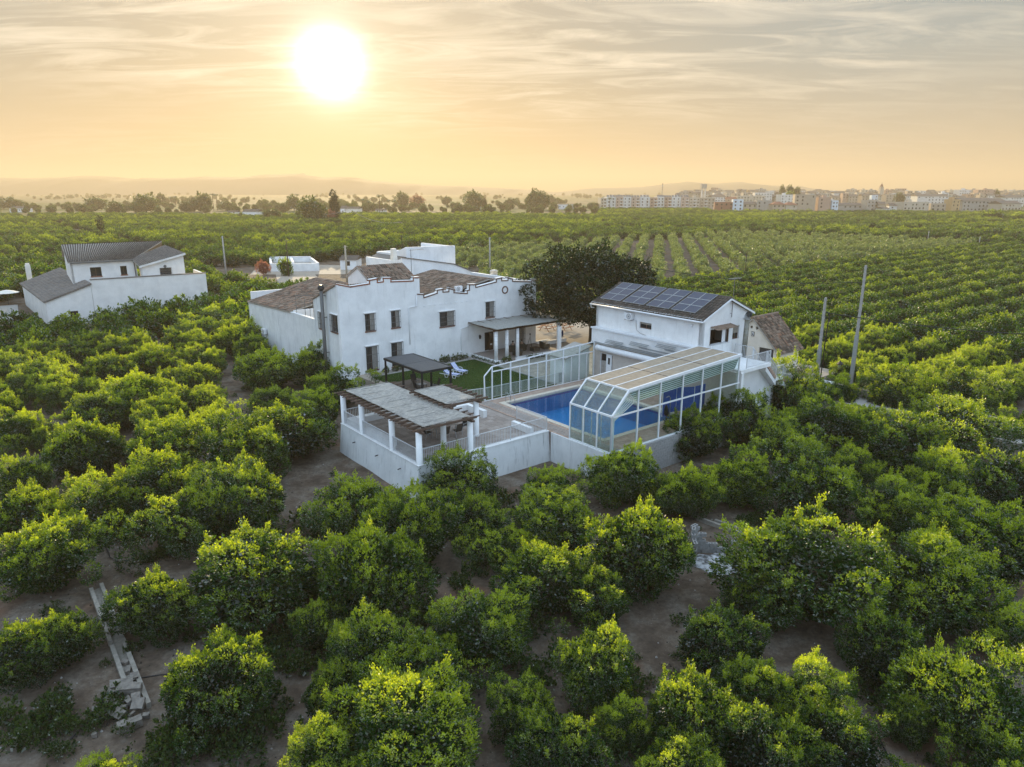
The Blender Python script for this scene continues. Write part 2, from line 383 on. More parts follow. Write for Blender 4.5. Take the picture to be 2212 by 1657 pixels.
TRK=[trunk_mesh('orange_trunk',3+i,.6,.13,1.5,M_bark,5,2.2) for i in range(3)]
# ------------------------------------------------------------------ the orange orchard
# surveyed crowns: overview pixel of the crown centre and half-width in pixels
SURV=[(95,1215,94),(35,1400,75),(126,1368,70),(337,1303,86),(553,1262,130),(465,1480,112),(210,1640,55),
(782,1118,92),(885,1165,95),(985,1045,76),(1035,1120,60),(1200,1130,78),(1188,1050,55),(1090,1165,48),(1383,1205,116),(1345,1035,88),(1478,1065,58),
(1182,1255,92),(1285,1270,82),(800,1268,122),(690,1330,60),(1045,1350,92),(945,1375,60),(800,1420,92),(905,1460,105),(715,1480,72),(880,1600,128),(700,1620,80),(1135,1520,76),
(1210,1610,100),(1290,1432,92),(1350,1530,55),(1560,1385,95),(1725,1255,140),(1645,1275,66),(1500,1555,108),(1640,1490,88),(1745,1500,82),(1810,1590,88),(1660,1620,100),
(1910,1400,86),(2010,1285,110),(2105,1525,118),(1965,1520,55),(2195,1355,62),(2190,1650,75),(1485,1650,85),
(1498,945,66),(1590,915,76),(1490,1055,60),(1595,1035,75),(1750,1068,92),(1725,985,58),(1835,1020,55),(1700,865,70),(1665,935,58),(1790,935,76),(1815,850,40),(1868,905,50),
(1935,860,58),(2050,872,66),(2050,940,102),(1957,985,90),(2185,925,46),(2180,1050,82),(2035,1060,70),(1925,1100,66),(2005,1150,72),(2125,1190,105),(1870,1180,40),
(612,950,104),(525,1000,92),(400,1130,82),(530,1095,98),(330,1070,82),(205,1105,72),(358,985,80),(65,1120,80),(187,985,82),(50,1035,62),(458,920,50),(340,940,56),
(300,870,68),(418,868,45),(212,900,62),(35,930,52),(110,930,40),(356,835,40),(424,818,42),(455,850,28),(444,785,42),(335,795,52),(225,815,50),(103,820,52),(185,850,42),(250,770,40),
(580,808,68),(582,870,48),(682,890,60),(690,800,62),(615,735,58),(725,845,55),(755,800,45),(445,715,66),(500,688,35),(20,850,45),(150,770,45),(60,775,42),(655,1225,30),(1440,1475,32)]
T=[]  # x,y,R,kind
for u,v,w in SURV:
    x,y,z=l2w(*sol(u*1.8525,v*1.8525,'z',1.5)[:2],0)
    dep=proj((x,y,1.5))[2];T.append([x,y,w/F*dep*(1.07 if v>1050 else 1.),'s'])
def inrect(a,b,r):return r[0]<a<r[1] and r[2]<b<r[3]
EXCL=[(-1.5,11.5,-1.5,12.5),(9,27,-8,11),(5,33,11,52),(23,46,-8,33),(30,48,0,90),(33,52,20,60),(20,45,26,54)]
SURVZONE=[]
def near_road(a,b):return 36.6<a<44 and b<4
LH0=l2w(-10.43,84.75);LHA=TH-R(4)
def inLH(x,y):
    dx=x-LH0.x;dy=y-LH0.y;p=dx*math.cos(LHA)+dy*math.sin(LHA);q=-dx*math.sin(LHA)+dy*math.cos(LHA)
    return -6<p<25 and -6.0<q<31
def ok(x,y):
    a,b=w2l(x,y)
    if any(inrect(a,b,r) for r in EXCL) or near_road(a,b) or inLH(x,y):return False
    if inrect(a,b,(26,80,92,150)):return False      # yard with the basin
    return True
def hand(x,y):
    for t in T[:len(SURV)]:
        if (t[0]-x)**2+(t[1]-y)**2<(t[2]+1.7)**2:return True
    return False
rs=random.Random(5)
def visible(x,y,m=160):
    p=proj((x,y,1.5))
    return p is not None and -m-60/max(p[2],1)*100<p[0]<2211+m+60/max(p[2],1)*100 and p[1]<1657+240
YT=[]
# the straight rows right of the hut (rows run along the a axis)
b=-60.
while b<54:
    a=44.6 if b>-9 else (44.6)
    while a<470:
        if a<262 or b<46:
            x,y,_=l2w(a+rs.uniform(-.3,.3),b+rs.uniform(-.15,.15))
            if visible(x,y) and ok(x,y) and not hand(x,y) and rs.random()>.025:T.append([x,y,1.74*rs.uniform(.88,1.1),'r',rs.randint(0,3),round((b+60)/5.6),a])
        a+=2.35
    b+=5.6
# rows on the near side of the lane, right edge
for i in range(-12,14):
    for j in range(-16,3):
        a=35.5-i*4.9;b=-8-j*-4.6
        x,y,_=l2w(a,b)
# citrus on a square grid everywhere else
def ingrid(a,b):
    if a>44 and b<54 and (a<262 or b<46):return False
    if 58<a<262 and 55<b<152:return False
    return True
for i in range(-90,240):
    for j in range(-60,200):
        a=i*4.75+rs.uniform(-.45,.45);b=j*4.75+rs.uniform(-.45,.45)
        if not ingrid(a,b):continue
        x,y,_=l2w(a,b)
        if y<16 or y>((605 if x>.27*y else 715) if x>.12*y else 545) or not visible(x,y) or not ok(x,y) or hand(x,y):continue
        p=proj((x,y,1.5));u,v=p[0],p[1]
        # gaps of bare soil that the surveyed trees leave open
        if v>900 or (v>800 and u>395 and u<2211 and p[2]<90):continue
        if u<700 and v>700 and u>385 and v>815:continue
        if 560<u<870 and 640<v<800 and p[2]<95:continue
        # roads between plots
        if y>520 and x<0 and ((int(a/52)+int(b/38))%4==1):continue
        if rs.random()<.03:continue
        if rs.random()<(.0 if y<250 else .03):continue
        # tracks that part the plots
        if x>-60 and y>250 and any(abs(y-(y0_-.10*x))<5.5 for y0_ in(285,352,425,520,600)):continue
        if x<=-60 and y>200 and any(abs(y-(y0_+.25*x))<3.5 for y0_ in(330,420,500)):continue
        if (abs((a%62)-31)<2.6 or abs((b%46)-23)<2.6) and y>130:continue
        T.append([x,y,[2.5,2.3,2.1,2.6,2.2][hash((int(a//62),int(b//46)))%5]*rs.uniform(.85,1.12),'g',hash((int(a//62),int(b//46)))%4])
# young trees: columns running away from the viewer
ca,sa=math.cos(R(40)),math.sin(R(40))
for i in range(-40,80):
    for j in range(0,110):
        s=j*3.3+rs.uniform(-.4,.4);n=-150+i*5.2+rs.uniform(-.25,.25)
        a=s*ca-n*sa;b=s*sa+n*ca
        if 58<a<260 and 56.5<b<150:
            x,y,_=l2w(a,b)
            if visible(x,y) and not inrect(a,b,(26,80,92,150)) and rs.random()>.05:YT.append([x,y,1.35*rs.uniform(.75,1.2),'y',rs.randint(0,3),i,s])
def dist(t):return math.hypot(t[0],t[1])
T=T[:len(SURV)]+sorted(T[len(SURV):],key=dist)
def scr(t):
    p=proj((t[0],t[1],1.5));return p and -60<p[0]<2270 and p[1]<1720
seen=[t for t in T[len(SURV):] if scr(t)][:300-len(SURV)]
ids=set(map(id,seen));rest=[t for t in T[len(SURV):] if id(t) not in ids]
indiv=T[:len(SURV)]+seen
ORD=['nearest','second nearest','third nearest','fourth nearest','fifth nearest','sixth nearest','seventh nearest','eighth nearest','ninth nearest','tenth nearest','eleventh nearest','twelfth nearest']
def at(u,v,z=0):
    a,b,_=sol(u*1.8525,v*1.8525,'z',z);return l2w(a,b,z)
LMK=[('the rubble heap at the channel end',at(270,1490)),('the ring of broken grey blocks',at(1530,1170)),('the front corner of the white terrace',at(903,1081)),('the left side of the white terrace',at(700,985)),
('the far right end of the terrace wall',at(1200,1010)),('the glazed pool enclosure front',at(1340,990)),('the white outside stairs',at(1660,900)),('the tall tilted concrete pole',at(1838,840)),
('the left white house long wall',at(330,690)),('the tall grey flue pipe',at(705,770)),('the bottom right picture corner',at(2190,1640)),('the bottom middle of the picture',at(1105,1640)),
('the bottom left picture corner',at(20,1640)),('the left picture edge at half height',at(10,940)),('the right picture edge at half height',at(2200,1010)),('the middle of the narrow concrete ditch',at(250,1330)),('the concrete lane on the right',at(2080,900))]
lab={};free=set(range(len(SURV)));rankof={}
pairs=sorted((math.hypot(T[i][0]-l[1].x,T[i][1]-l[1].y),i,k) for i in free for k,l in enumerate(LMK))
cnt=[0]*len(LMK)
for k,l in enumerate(LMK):
    o=sorted(free,key=lambda i:math.hypot(T[i][0]-l[1].x,T[i][1]-l[1].y))
    for n,i in enumerate(o[:12]):
        if i not in rankof or rankof[i][0]>n:rankof[i]=(n,k)
used=set()
def sizew(r):return 'big broad' if r>3.1 else 'full rounded' if r>2.3 else 'middle-sized' if r>1.7 else 'small'
def mktree(i,x,y,r,kind):
    hi=kind=='s' or math.hypot(x,y)<95
    o=bpy.data.objects.new('orange_tree',None);COL.objects.link(o);o.location=(x,y,0);o.rotation_euler=(0,0,rs.uniform(0,6.28))
    s=r/2.28
    hz=min(s,1.2)*rs.uniform(.92,1.08) if s>.8 else s*1.08
    o.scale=(s*rs.uniform(.88,1.14),s*rs.uniform(.88,1.14),hz)
    link('trunk',TRK[i%3],o)
    link('crown',rs.choice(HI if hi else MID),o)
    return o
rowsR={}
for t in indiv:
    if t[3]=='r':rowsR.setdefault(t[5],[]).append(t)
rk=sorted(rowsR)
rlab={}
for n_,k in enumerate(rk):
    for m_,t in enumerate(sorted(rowsR[k],key=lambda t:t[6])):rlab[id(t)]=f'{ordn(m_+1)} orange tree from the lane end of the {ordn(n_+1)} straight row from the lower right'
gt=[t for t in indiv if t[3]=='g'];grk={}
for k,l in enumerate(LMK):
    for n_,t in enumerate(sorted(gt,key=lambda t:math.hypot(t[0]-l[1].x,t[1]-l[1].y))):
        if id(t) not in grk or grk[id(t)][0]>n_:grk[id(t)]=(n_,k)
srest=[i for i in range(len(SURV)) if i not in rankof]
srest.sort(key=lambda i:T[i][0])
for i,t in enumerate(indiv):
    o=mktree(i,*t[:4])
    if i<len(SURV):
        if i in rankof:
            n,k=rankof[i];lb=f'{sizew(t[2])} orange tree, {ORD[n]} to {LMK[k][0]}'
        else:
            lb=f'orange tree amid the grove left of the terrace, {ordn(srest.index(i)+1)} of such from the left'
        tag(o,lb,'orange tree','orange trees of the near grove')
    elif t[3]=='r':tag(o,rlab[id(t)],'orange tree','orange trees in the straight rows')
    else:tag(o,f'grove orange tree, {ordn(grk[id(t)][0]+1)} nearest {LMK[grk[id(t)][1]][0]}','orange tree','orange trees of the dense grove')
def scatter(name,pts,protos,label,cat,base_r,kind='stuff'):
    me=bpy.data.meshes.new(name);n=len(pts);me.vertices.add(n)
    me.vertices.foreach_set('co',np.array([(t[0],t[1],0) for t in pts],dtype=np.float32).ravel())
    rr=np.random.RandomState(3)
    for nm,ty,vals in (('rot','FLOAT',rr.uniform(0,6.28,n)),('scl','FLOAT',np.array([t[2]/base_r for t in pts])),('pick','INT',np.array([(t[4] if len(t)>4 and rr.rand()<.75 else rr.randint(0,len(protos))) for t in pts]))):
        at_=me.attributes.new(nm,ty,'POINT');at_.data.foreach_set('value',vals.astype(np.int32 if ty=='INT' else np.float32))
    o=link(name,me);tag(o,label,cat,None,kind)
    ng=bpy.data.node_groups.new(name,'GeometryNodeTree')
    ng.interface.new_socket('Geometry',in_out='INPUT',socket_type='NodeSocketGeometry');ng.interface.new_socket('Geometry',in_out='OUTPUT',socket_type='NodeSocketGeometry')
    gi=ng.nodes.new('NodeGroupInput');go=ng.nodes.new('NodeGroupOutput')
    iop=ng.nodes.new('GeometryNodeInstanceOnPoints');g2i=ng.nodes.new('GeometryNodeGeometryToInstance')
    for p in protos[::-1]:
        oi=ng.nodes.new('GeometryNodeObjectInfo');oi.transform_space='ORIGINAL';oi.inputs['Object'].default_value=p;oi.inputs['As Instance'].default_value=True
        ng.links.new(oi.outputs['Geometry'],g2i.inputs[0])
    jn=ng.nodes.new('GeometryNodeJoinGeometry')
    ng.nodes.remove(g2i)
    for n_ in [q for q in ng.nodes if q.type=='OBJECT_INFO']:ng.links.new(n_.outputs['Geometry'],jn.inputs[0])
    def att(nm,ty):
        q=ng.nodes.new('GeometryNodeInputNamedAttribute');q.data_type=ty;q.inputs['Name'].default_value=nm;return q.outputs['Attribute']
    ng.links.new(gi.outputs[0],iop.inputs['Points']);ng.links.new(jn.outputs[0],iop.inputs['Instance'])
    iop.inputs['Pick Instance'].default_value=True;ng.links.new(att('pick','INT'),iop.inputs['Instance Index'])
    cb=ng.nodes.new('ShaderNodeCombineXYZ');ng.links.new(att('rot','FLOAT'),cb.inputs[2]);ng.links.new(cb.outputs[0],iop.inputs['Rotation'])
    ng.links.new(att('scl','FLOAT'),iop.inputs['Scale']);ng.links.new(iop.outputs[0],go.inputs[0])
    md=o.modifiers.new('scatter','NODES');md.node_group=ng
    return o
mids=[]
for o in list(bpy.data.objects):
    if o.type=='MESH' and o.name.startswith('crown') and o.data in MID and o.data not in [m.data for m in mids]:mids.append(o)
for m in MID:
    if m not in [q.data for q in mids]:print('no prototype for',m.name)
scatter('orange_orchard',rest,mids,'orange groves stretching away behind the houses to the town','orchard',2.45)
# young trees
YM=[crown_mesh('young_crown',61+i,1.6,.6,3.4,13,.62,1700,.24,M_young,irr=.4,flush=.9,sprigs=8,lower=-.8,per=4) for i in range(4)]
YTK=trunk_mesh('young_trunk',9,.7,.07,.7,M_bark,4,2.4)
YT.sort(key=dist)
yv=[t for t in YT if scr(t)][:240];yi=set(map(id,yv));yr=[t for t in YT if id(t) not in yi]
yp=[];ycol={}
for t in yv:ycol.setdefault(t[5],[]).append(t)
yk=sorted(ycol,reverse=True);ylab={}
for n_,k in enumerate(yk):
    for m_,t in enumerate(sorted(ycol[k],key=lambda t:t[6])):ylab[id(t)]=f'pale young tree, {ordn(m_+1)} from the near end of the {ordn(n_+1)} column from the left'
for k,t in enumerate(yv):
    o=bpy.data.objects.new('young_tree',None);COL.objects.link(o);o.location=(t[0],t[1],0);o.rotation_euler=(0,0,rs.uniform(0,6.28));s=t[2]/1.6;o.scale=(s,s,s)
    link('trunk',YTK,o);c=link('crown',YM[k%4],o)
    if k<4:yp.append(c)
    tag(o,ylab[id(t)],'fruit tree','young fruit trees in open columns')
scatter('young_orchard',yr,yp,'pale green young orchard running back to the dark citrus groves','orchard',1.6)
print('TREES',len(indiv),len(rest),len(yv),len(yr))
# ------------------------------------------------------------------ building materials
def rendermat(name,c=(.80,.80,.79),dirt=.35,stain=(.33,.31,.27),rough=.85):
    m,t,b=newmat(name);p=objco(t)
    n1=nz(t,.7,5,.6,p);n2=nz(t,1.6,6,.7,p,(2.6,2.6,.22));n3=nz(t,45,3,.5,p)
    cc=rmp(t,n1,[(.3,tuple(x*.84 for x in c)),(.62,c)])
    cc=mixc(t,mth(t,'MULTIPLY',rmp(t,n2,[(.56,g3(0)),(.80,g3(1))]),dirt),cc,stain)
    L(t,cc,b.inputs['Base Color']);b.inputs['Roughness'].default_value=rough
    bump(t,b,mth(t,'ADD',n3,n1),.25,.012);return m
M_white=rendermat('white_render',dirt=.34)
M_dirty=rendermat('weathered_white_render',(.70,.71,.70),.9,(.17,.17,.165))
M_cream=rendermat('cream_render',(.78,.73,.64),.25)
M_lh=rendermat('pale_render',(.76,.74,.70),.15)
M_beige=mat('beige_wall_tile',(.52,.48,.43),(.46,.42,.38),3,.6)
M_brick=mat('brick_red',(.30,.12,.065),(.22,.085,.05),12,.9)
M_browntrim=mat('brown_trim',(.17,.10,.075),(.12,.07,.05),12,.85)
M_glass=mat('window_dark_glass',(.015,.017,.018),(.02,.022,.024),3,.12,bmp=0,spec=.5)
M_iron=mat('painted_iron_grey',(.16,.16,.155),(.11,.11,.11),20,.6,.3)
M_wood=mat('brown_wood',(.075,.04,.022),(.045,.024,.014),5,.7,stretch=(1,1,.2))
M_wframe=mat('white_frame',(.78,.79,.80),(.70,.71,.72),3,.35,bmp=0)
M_galv=mat('galvanised_steel',(.42,.44,.45),(.34,.36,.37),6,.42,.6)
M_rail=mat('pale_painted_steel',(.60,.61,.62),(.50,.51,.52),6,.5,bmp=0)
M_conc=mat('concrete',(.38,.36,.33),(.29,.275,.25),4,.9,bmp=.4)
M_conc2=mat('old_concrete',(.29,.26,.22),(.20,.18,.15),5,.95,bmp=.6,dist=.02)
M_block=mat('grey_block',(.33,.325,.31),(.24,.235,.225),9,.95,bmp=.6,dist=.015)
M_dgrey=mat('dark_grey_metal',(.028,.029,.031),(.022,.023,.025),8,.45,.3)
M_black=mat('black_plastic',(.012,.012,.013),(.018,.018,.02),8,.5)
M_mort=mat('mortar',(.42,.38,.33),(.34,.31,.27),7,.95)
def tintmat(name,cols,rough=.85,nsc=14,bm=.4,dist=.012,moss=None):
    m,t,b=newmat(name);at=N(t,'ShaderNodeAttribute',attribute_name='tint')
    c=rmp(t,at.outputs['Fac'],[(i/(len(cols)-1),cc) for i,cc in enumerate(cols)])
    p=objco(t);n=nz(t,nsc,6,.65,p)
    c=mixc(t,rmp(t,n,[(.4,g3(0)),(.75,g3(.55))]),c,tuple(x*.55 for x in cols[0]))
    if moss:c=mixc(t,rmp(t,nz(t,1.2,5,.65,p),[(.5,g3(0)),(.68,g3(.7))]),c,moss)
    L(t,c,b.inputs['Base Color']);b.inputs['Roughness'].default_value=rough;bump(t,b,n,bm,dist);return m
M_tile=tintmat('old_clay_tile',[(.09,.062,.048),(.18,.125,.09),(.26,.185,.135),(.36,.28,.21),(.32,.16,.095)],moss=(.07,.062,.048))
M_tiledark=tintmat('dark_clay_tile',[(.06,.05,.043),(.10,.08,.065),(.13,.105,.085)],moss=(.05,.047,.04))
M_tilegrey=tintmat('grey_roof_tile',[(.14,.125,.112),(.19,.168,.148),(.23,.20,.175)])
M_deck=tintmat('deck_tile',[(.36,.25,.19),(.41,.29,.225),(.46,.34,.27)],.6,4,.1)
M_terr=tintmat('terrace_tile',[(.25,.205,.175),(.31,.26,.225),(.36,.31,.27)],.75,7,.3)
M_pave=tintmat('yard_paver',[(.30,.26,.22),(.36,.32,.27),(.42,.37,.31)],.9,5,.3)
M_grout=mat('grout',(.20,.16,.135),(.16,.13,.11),8,.95)
def roof_tiles(par,p00,p10,p01,p11,nx,ny,m,deckmat,name='tile',singles=300,arc=.42,over=1.18,ridge=True,skip=None,lift=.03):
    """barrel tiles in courses on the quad eave-left, eave-right, ridge-left, ridge-right (estate coordinates)"""
    o=Vector(par['_org']);p00,p10,p01,p11=[Vector(p)-o for p in (p00,p10,p01,p11)]
    mb=MB();n=((p10-p00).cross(p01-p00)).normalized()
    if n.z<0:n=-n
    q=[p00,p10,p11,p01]
    mb.hexa([tuple(x-n*.14) for x in q]+[tuple(x-n*.01) for x in q]);mb.build('roof_deck',deckmat,par)
    w=(p10-p00).length/nx;l=((p01-p00).length+(p11-p10).length)/2/ny
    def tmesh(rad,ln,tint):
        t=MB();K=4;vs=[]
        for yy,rr,zz in ((-.02,1.,.035),(ln*over,.84,0)):
            for k in range(K+1):
                a=PI*(k/K);vs.append((-math.cos(a)*rad*rr,yy,zz+math.sin(a)*rad*rr*.72))
            for k in range(K+1):
                a=PI*(k/K);vs.append((-math.cos(a)*rad*rr*.82,yy,zz+math.sin(a)*rad*rr*.72*.78))
        s=2*(K+1);fs=[]
        for k in range(K):fs+=[(k,k+1,s+k+1,s+k),(K+1+k+1,K+1+k,s+K+1+k,s+K+1+k+1),(k,K+1+k,K+1+k+1,k+1)]
        t.add(vs,fs,0,tint);return t
    rads=w*arc
    protos=[tmesh(rads,l,(k+.5)/8+rs.uniform(-.05,.05)) for k in range(8)]
    meshes=[p.mesh(name,m,True) for p in protos]
    cells=[]
    for j in range(ny):
        for i in range(nx):
            u=(i+.5)/nx;v=j/ny
            if skip and skip(u,v):continue
            P=(p00*(1-u)+p10*u)*(1-v)+(p01*(1-u)+p11*u)*v
            wd=l2w(*(P+o));cells.append(((wd-camo.location).length,i,j,P))
    cells.sort(key=lambda c:c[0])
    rest_=MB()
    for k,(d,i,j,P) in enumerate(cells):
        u=(i+.5)/nx;U=((p10-p00)*(1-j/ny)+(p11-p01)*(j/ny)).normalized();V=((p01-p00)*(1-u)+(p11-p10)*u).normalized()
        V=(V+U*rs.uniform(-.03,.03)).normalized();Nn=U.cross(V).normalized();Nn=-Nn if Nn.z<0 else Nn;U2=V.cross(Nn)
        P=P+Nn*lift+U*rs.uniform(-.01,.01)
        pr=rs.randint(0,7)
        if k<singles:
            ob=link(name,meshes[pr],par);ob.matrix_basis=Matrix(((U2.x,V.x,Nn.x,P.x),(U2.y,V.y,Nn.y,P.y),(U2.z,V.z,Nn.z,P.z),(0,0,0,1)))
        else:
            t=protos[pr];rest_.add([tuple(P+U2*x+V*y+Nn*z) for x,y,z in t.v],t.f,0,t.t[0])
    if rest_.v:
        r=rest_.build('tile_courses',m,par,True);r['kind']='stuff'
def floor_tiles(par,x0,x1,y0,y1,z,sz,m,name='floor_tile',singles=300,holes=(),gap=.012,th=.03,szy=None,off=0.):
    szy=szy or sz;cells=[];o=par['_org'];j=0;y=y0
    while y<y1-.02:
        x=x0-(sz*off if j%2 else 0)
        while x<x1-.02:
            xa,xb,ya,yb=max(x,x0),min(x+sz,x1),y,min(y+szy,y1)
            parts=[(xa,xb,ya,yb)]
            for h in holes:
                nw=[]
                for (a,b,c,d) in parts:
                    if b<=h[0] or a>=h[1] or d<=h[2] or c>=h[3]:nw.append((a,b,c,d));continue
                    if a<h[0]:nw.append((a,h[0],c,d))
                    if b>h[1]:nw.append((h[1],b,c,d))
                    a2,b2=max(a,h[0]),min(b,h[1])
                    if c<h[2]:nw.append((a2,b2,c,h[2]))
                    if d>h[3]:nw.append((a2,b2,h[3],d))
                parts=nw
            for q in parts:
                if q[1]-q[0]>.06 and q[3]-q[2]>.06:
                    w=l2w((q[0]+q[1])/2,(q[2]+q[3])/2,z);cells.append(((w-camo.location).length,q))
            x+=sz
        y+=szy;j+=1
    cells.sort(key=lambda c:c[0]);cache={};rest_=MB()
    for k,(d,q) in enumerate(cells):
        w_,h_=round(q[1]-q[0]-gap,3),round(q[3]-q[2]-gap,3);zz=rs.uniform(-.002,.002)
        if k<singles:
            key=(w_,h_,rs.randint(0,3))
            if key not in cache:
                t=MB();t.box(-w_/2,w_/2,-h_/2,h_/2,-th,0,0,key[2]/3);cache[key]=t.mesh(name,m)
            link(name,cache[key],par,((q[0]+q[1])/2-o[0],(q[2]+q[3])/2-o[1],z+zz-o[2]))
        else:
            cx,cy_=(q[0]+q[1])/2-o[0],(q[2]+q[3])/2-o[1];rest_.box(cx-w_/2,cx+w_/2,cy_-h_/2,cy_+h_/2,z-th+zz-o[2],z+zz-o[2],0,rs.random())
    if rest_.v:rest_.build('tile_field',m,par)['kind']='stuff'
def frameP(axis,plane,sign=-1):
    """(s,d,z) -> estate coordinates; s along the wall, d outward"""
    if axis=='b':return lambda s,d,z:(s,plane+sign*d,z)
    return lambda s,d,z:(plane+sign*d,s,z)
def pbox(mb,P,s0,s1,d0,d1,z0,z1,mi=0,zt=None):
    zt=zt or (z1,z1)
    return mb.hexa([P(s0,d0,z0),P(s1,d0,z0),P(s1,d1,z0),P(s0,d1,z0),P(s0,d0,zt[0]),P(s1,d0,zt[1]),P(s1,d1,zt[1]),P(s0,d1,zt[0])],mi)
def lerp_prof(pr,s):
    for (a,za),(b,zb) in zip(pr,pr[1:]):
        if a<=s<=b:return za if b==a else za+(zb-za)*(s-a)/(b-a)
    return pr[-1][1]
def wall(mb,P,z0,prof,holes=(),th=.35,mi=0):
    s0,s1=prof[0][0],prof[-1][0]
    cuts=sorted({s0,s1}|{p[0] for p in prof}|{h[0] for h in holes}|{h[1] for h in holes})
    cuts=[c for c in cuts if s0-1e-6<=c<=s1+1e-6]
    for a,b in zip(cuts,cuts[1:]):
        if b-a<1e-4:continue
        hs=sorted((h[2],h[3]) for h in holes if h[0]<=a+1e-6 and h[1]>=b-1e-6)
        e=(b-a)*1e-3;ta,tb=lerp_prof(prof,a+e),lerp_prof(prof,b-e);z=z0
        for h0,h1 in hs:
            if h0>z+1e-3:pbox(mb,P,a,b,0,-th,z,h0,mi)
            z=h1
        pbox(mb,P,a,b,0,-th,z,max(ta,tb),mi,(ta,tb))
def prism_wall(mb,P,poly,th=.3,mi=0):
    n=len(poly);vs=[P(s,0,z) for s,z in poly]+[P(s,-th,z) for s,z in poly]
    mb.add(vs,[tuple(range(n)),tuple(range(n,2*n))[::-1]]+[(i,(i+1)%n,n+(i+1)%n,n+i) for i in range(n)],mi)
def window(par,P,s0,s1,z0,z1,grille=True,sill=True,lintel=True,blind=0.,rec=.16,fr=M_wood,curtain=False):
    g_=MBP(par);pbox(g_,P,s0,s1,-rec-.02,-rec-.05,z0,z1)
    w=g_.build('window',M_glass,par);o=tuple(par['_org'])
    def sub(nm,m,fn):
        q=MB(o);fn(q);return q.build(nm,m,w)
    def ff(q):
        t=.06;pbox(q,P,s0,s0+t,-rec+.03,-rec-.02,z0,z1);pbox(q,P,s1-t,s1,-rec+.03,-rec-.02,z0,z1)
        pbox(q,P,s0+t,s1-t,-rec+.03,-rec-.02,z0,z0+t);pbox(q,P,s0+t,s1-t,-rec+.03,-rec-.02,z1-t,z1);c=(s0+s1)/2;pbox(q,P,c-.03,c+.03,-rec+.03,-rec-.02,z0+t,z1-t)
    sub('frame',fr,ff)
    if blind>0:sub('blind',MATS['brown_trim'] if fr is M_wood else M_conc2,lambda q:pbox(q,P,s0+.06,s1-.06,-rec+.07,-rec+.04,z1-(z1-z0)*blind,z1-.01))
    if curtain:sub('curtain',M_conc,lambda q:pbox(q,P,s0+(s1-s0)*.56,s1-.02,-rec+.06,-rec+.045,z0+.05,z1-.03))
    if sill:sub('sill',M_brick,lambda q:pbox(q,P,s0-.06,s1+.06,.09,-.1,z0-.12,z0))
    if lintel:sub('lintel',M_white,lambda q:pbox(q,P,s0-.14,s1+.14,.13,.0,z1+.07,z1+.13))
    if grille:
        def gf(q):
            n=max(5,int((s1-s0)/.13))
            for k in range(n+1):
                s=s0-.04+(s1-s0+.08)*k/n;q.bar(P(s,.16,z0-.03),P(s,.16,z1+.03),.022)
            for zz in (z0-.02,z0+(z1-z0)*.33,z0+(z1-z0)*.67,z1+.02):q.bar(P(s0-.05,.16,zz),P(s1+.05,.16,zz),.03)
            for s in (s0-.04,s1+.04):
                for zz in (z0,z1):q.bar(P(s,.16,zz),P(s,-.02,zz),.025)
        sub('grille',M_iron,gf)
    return w
def rail(par,pts,h=1.0,z=None,sp=.13,bar=.02,m=None,name='railing',posts=True,pw=.05):
    """posts, rails and a row of balusters along a polyline of points on the floor"""
    m=m or M_rail;q=MBP(par);r=MBP(par);bb=MBP(par)
    for i,(p,e) in enumerate(zip(pts,pts[1:])):
        p=Vector(p);e=Vector(e);up=Vector((0,0,1))
        r.bar(p+up*h,e+up*h,.06,.035);r.bar(p+up*.10,e+up*.10,.035)
        n=max(1,int((e-p).length/sp))
        for k in range(1,n):
            x=p.lerp(e,k/n);bb.bar(x+up*.11,x+up*(h-.02),bar)
        if i==0:q.bar(p,p+up*(h+.03),pw)
        q.bar(e,e+up*(h+.03),pw)
    r.build('handrail',m,par);bb.build('baluster_row',m,par)
    if posts:q.build('post',m,par)
# ------------------------------------------------------------------ raised plots of the estate
gp=MB();gp.box(8.6,47,9.3,36,-.3,1.585);gp.box(25.5,47,-3.2,9.3,-.3,1.585);gp.box(8.6,34,36,52,-.3,1.0)
e=single('yard_ground',gp,mat('yard_earth',(.36,.31,.25),(.30,.25,.2),2,.95,bmp=.4),'pale compacted earth of the farm yard behind the pool',None,None,'structure')
lw=MB();lw.box(9.4,21.4,10.0,23.8,1.5,1.63)
def grassmat():
    m,t,b=newmat('lawn_green');p=objco(t);n=nz(t,30,6,.8,p);n2=nz(t,.8,3,.5,p)
    c=rmp(t,n,[(.35,(.014,.034,.008)),(.65,(.035,.075,.015))]);c=mixc(t,rmp(t,n2,[(.4,g3(0)),(.7,g3(.35))]),c,(.05,.08,.02))
    L(t,c,b.inputs['Base Color']);b.inputs['Roughness'].default_value=.95;b.inputs['Specular IOR Level'].default_value=.1;bump(t,b,n,.8,.03);return m
single('lawn',lw,grassmat(),'dark green lawn between the white house and the pool',None,None,'structure')
kb=MB();kb.box(9.4,21.5,23.8,23.95,1.5,1.70);kb.bar((21.5,23.9,1.65),(21.5,10,1.65),.12,.1)
single('lawn_edging',kb,M_conc,'pale concrete edging strip round the lawn',None,None,'structure')
pv=thing('yard_paving','pale paving between the porch, lawn and big dark tree',None,24,15,1.62);pv['kind']='structure'
floor_tiles(pv,21.7,33,9.6,20.3,1.63,.62,M_pave,'paver',220,th=.04,szy=.42,off=.5)
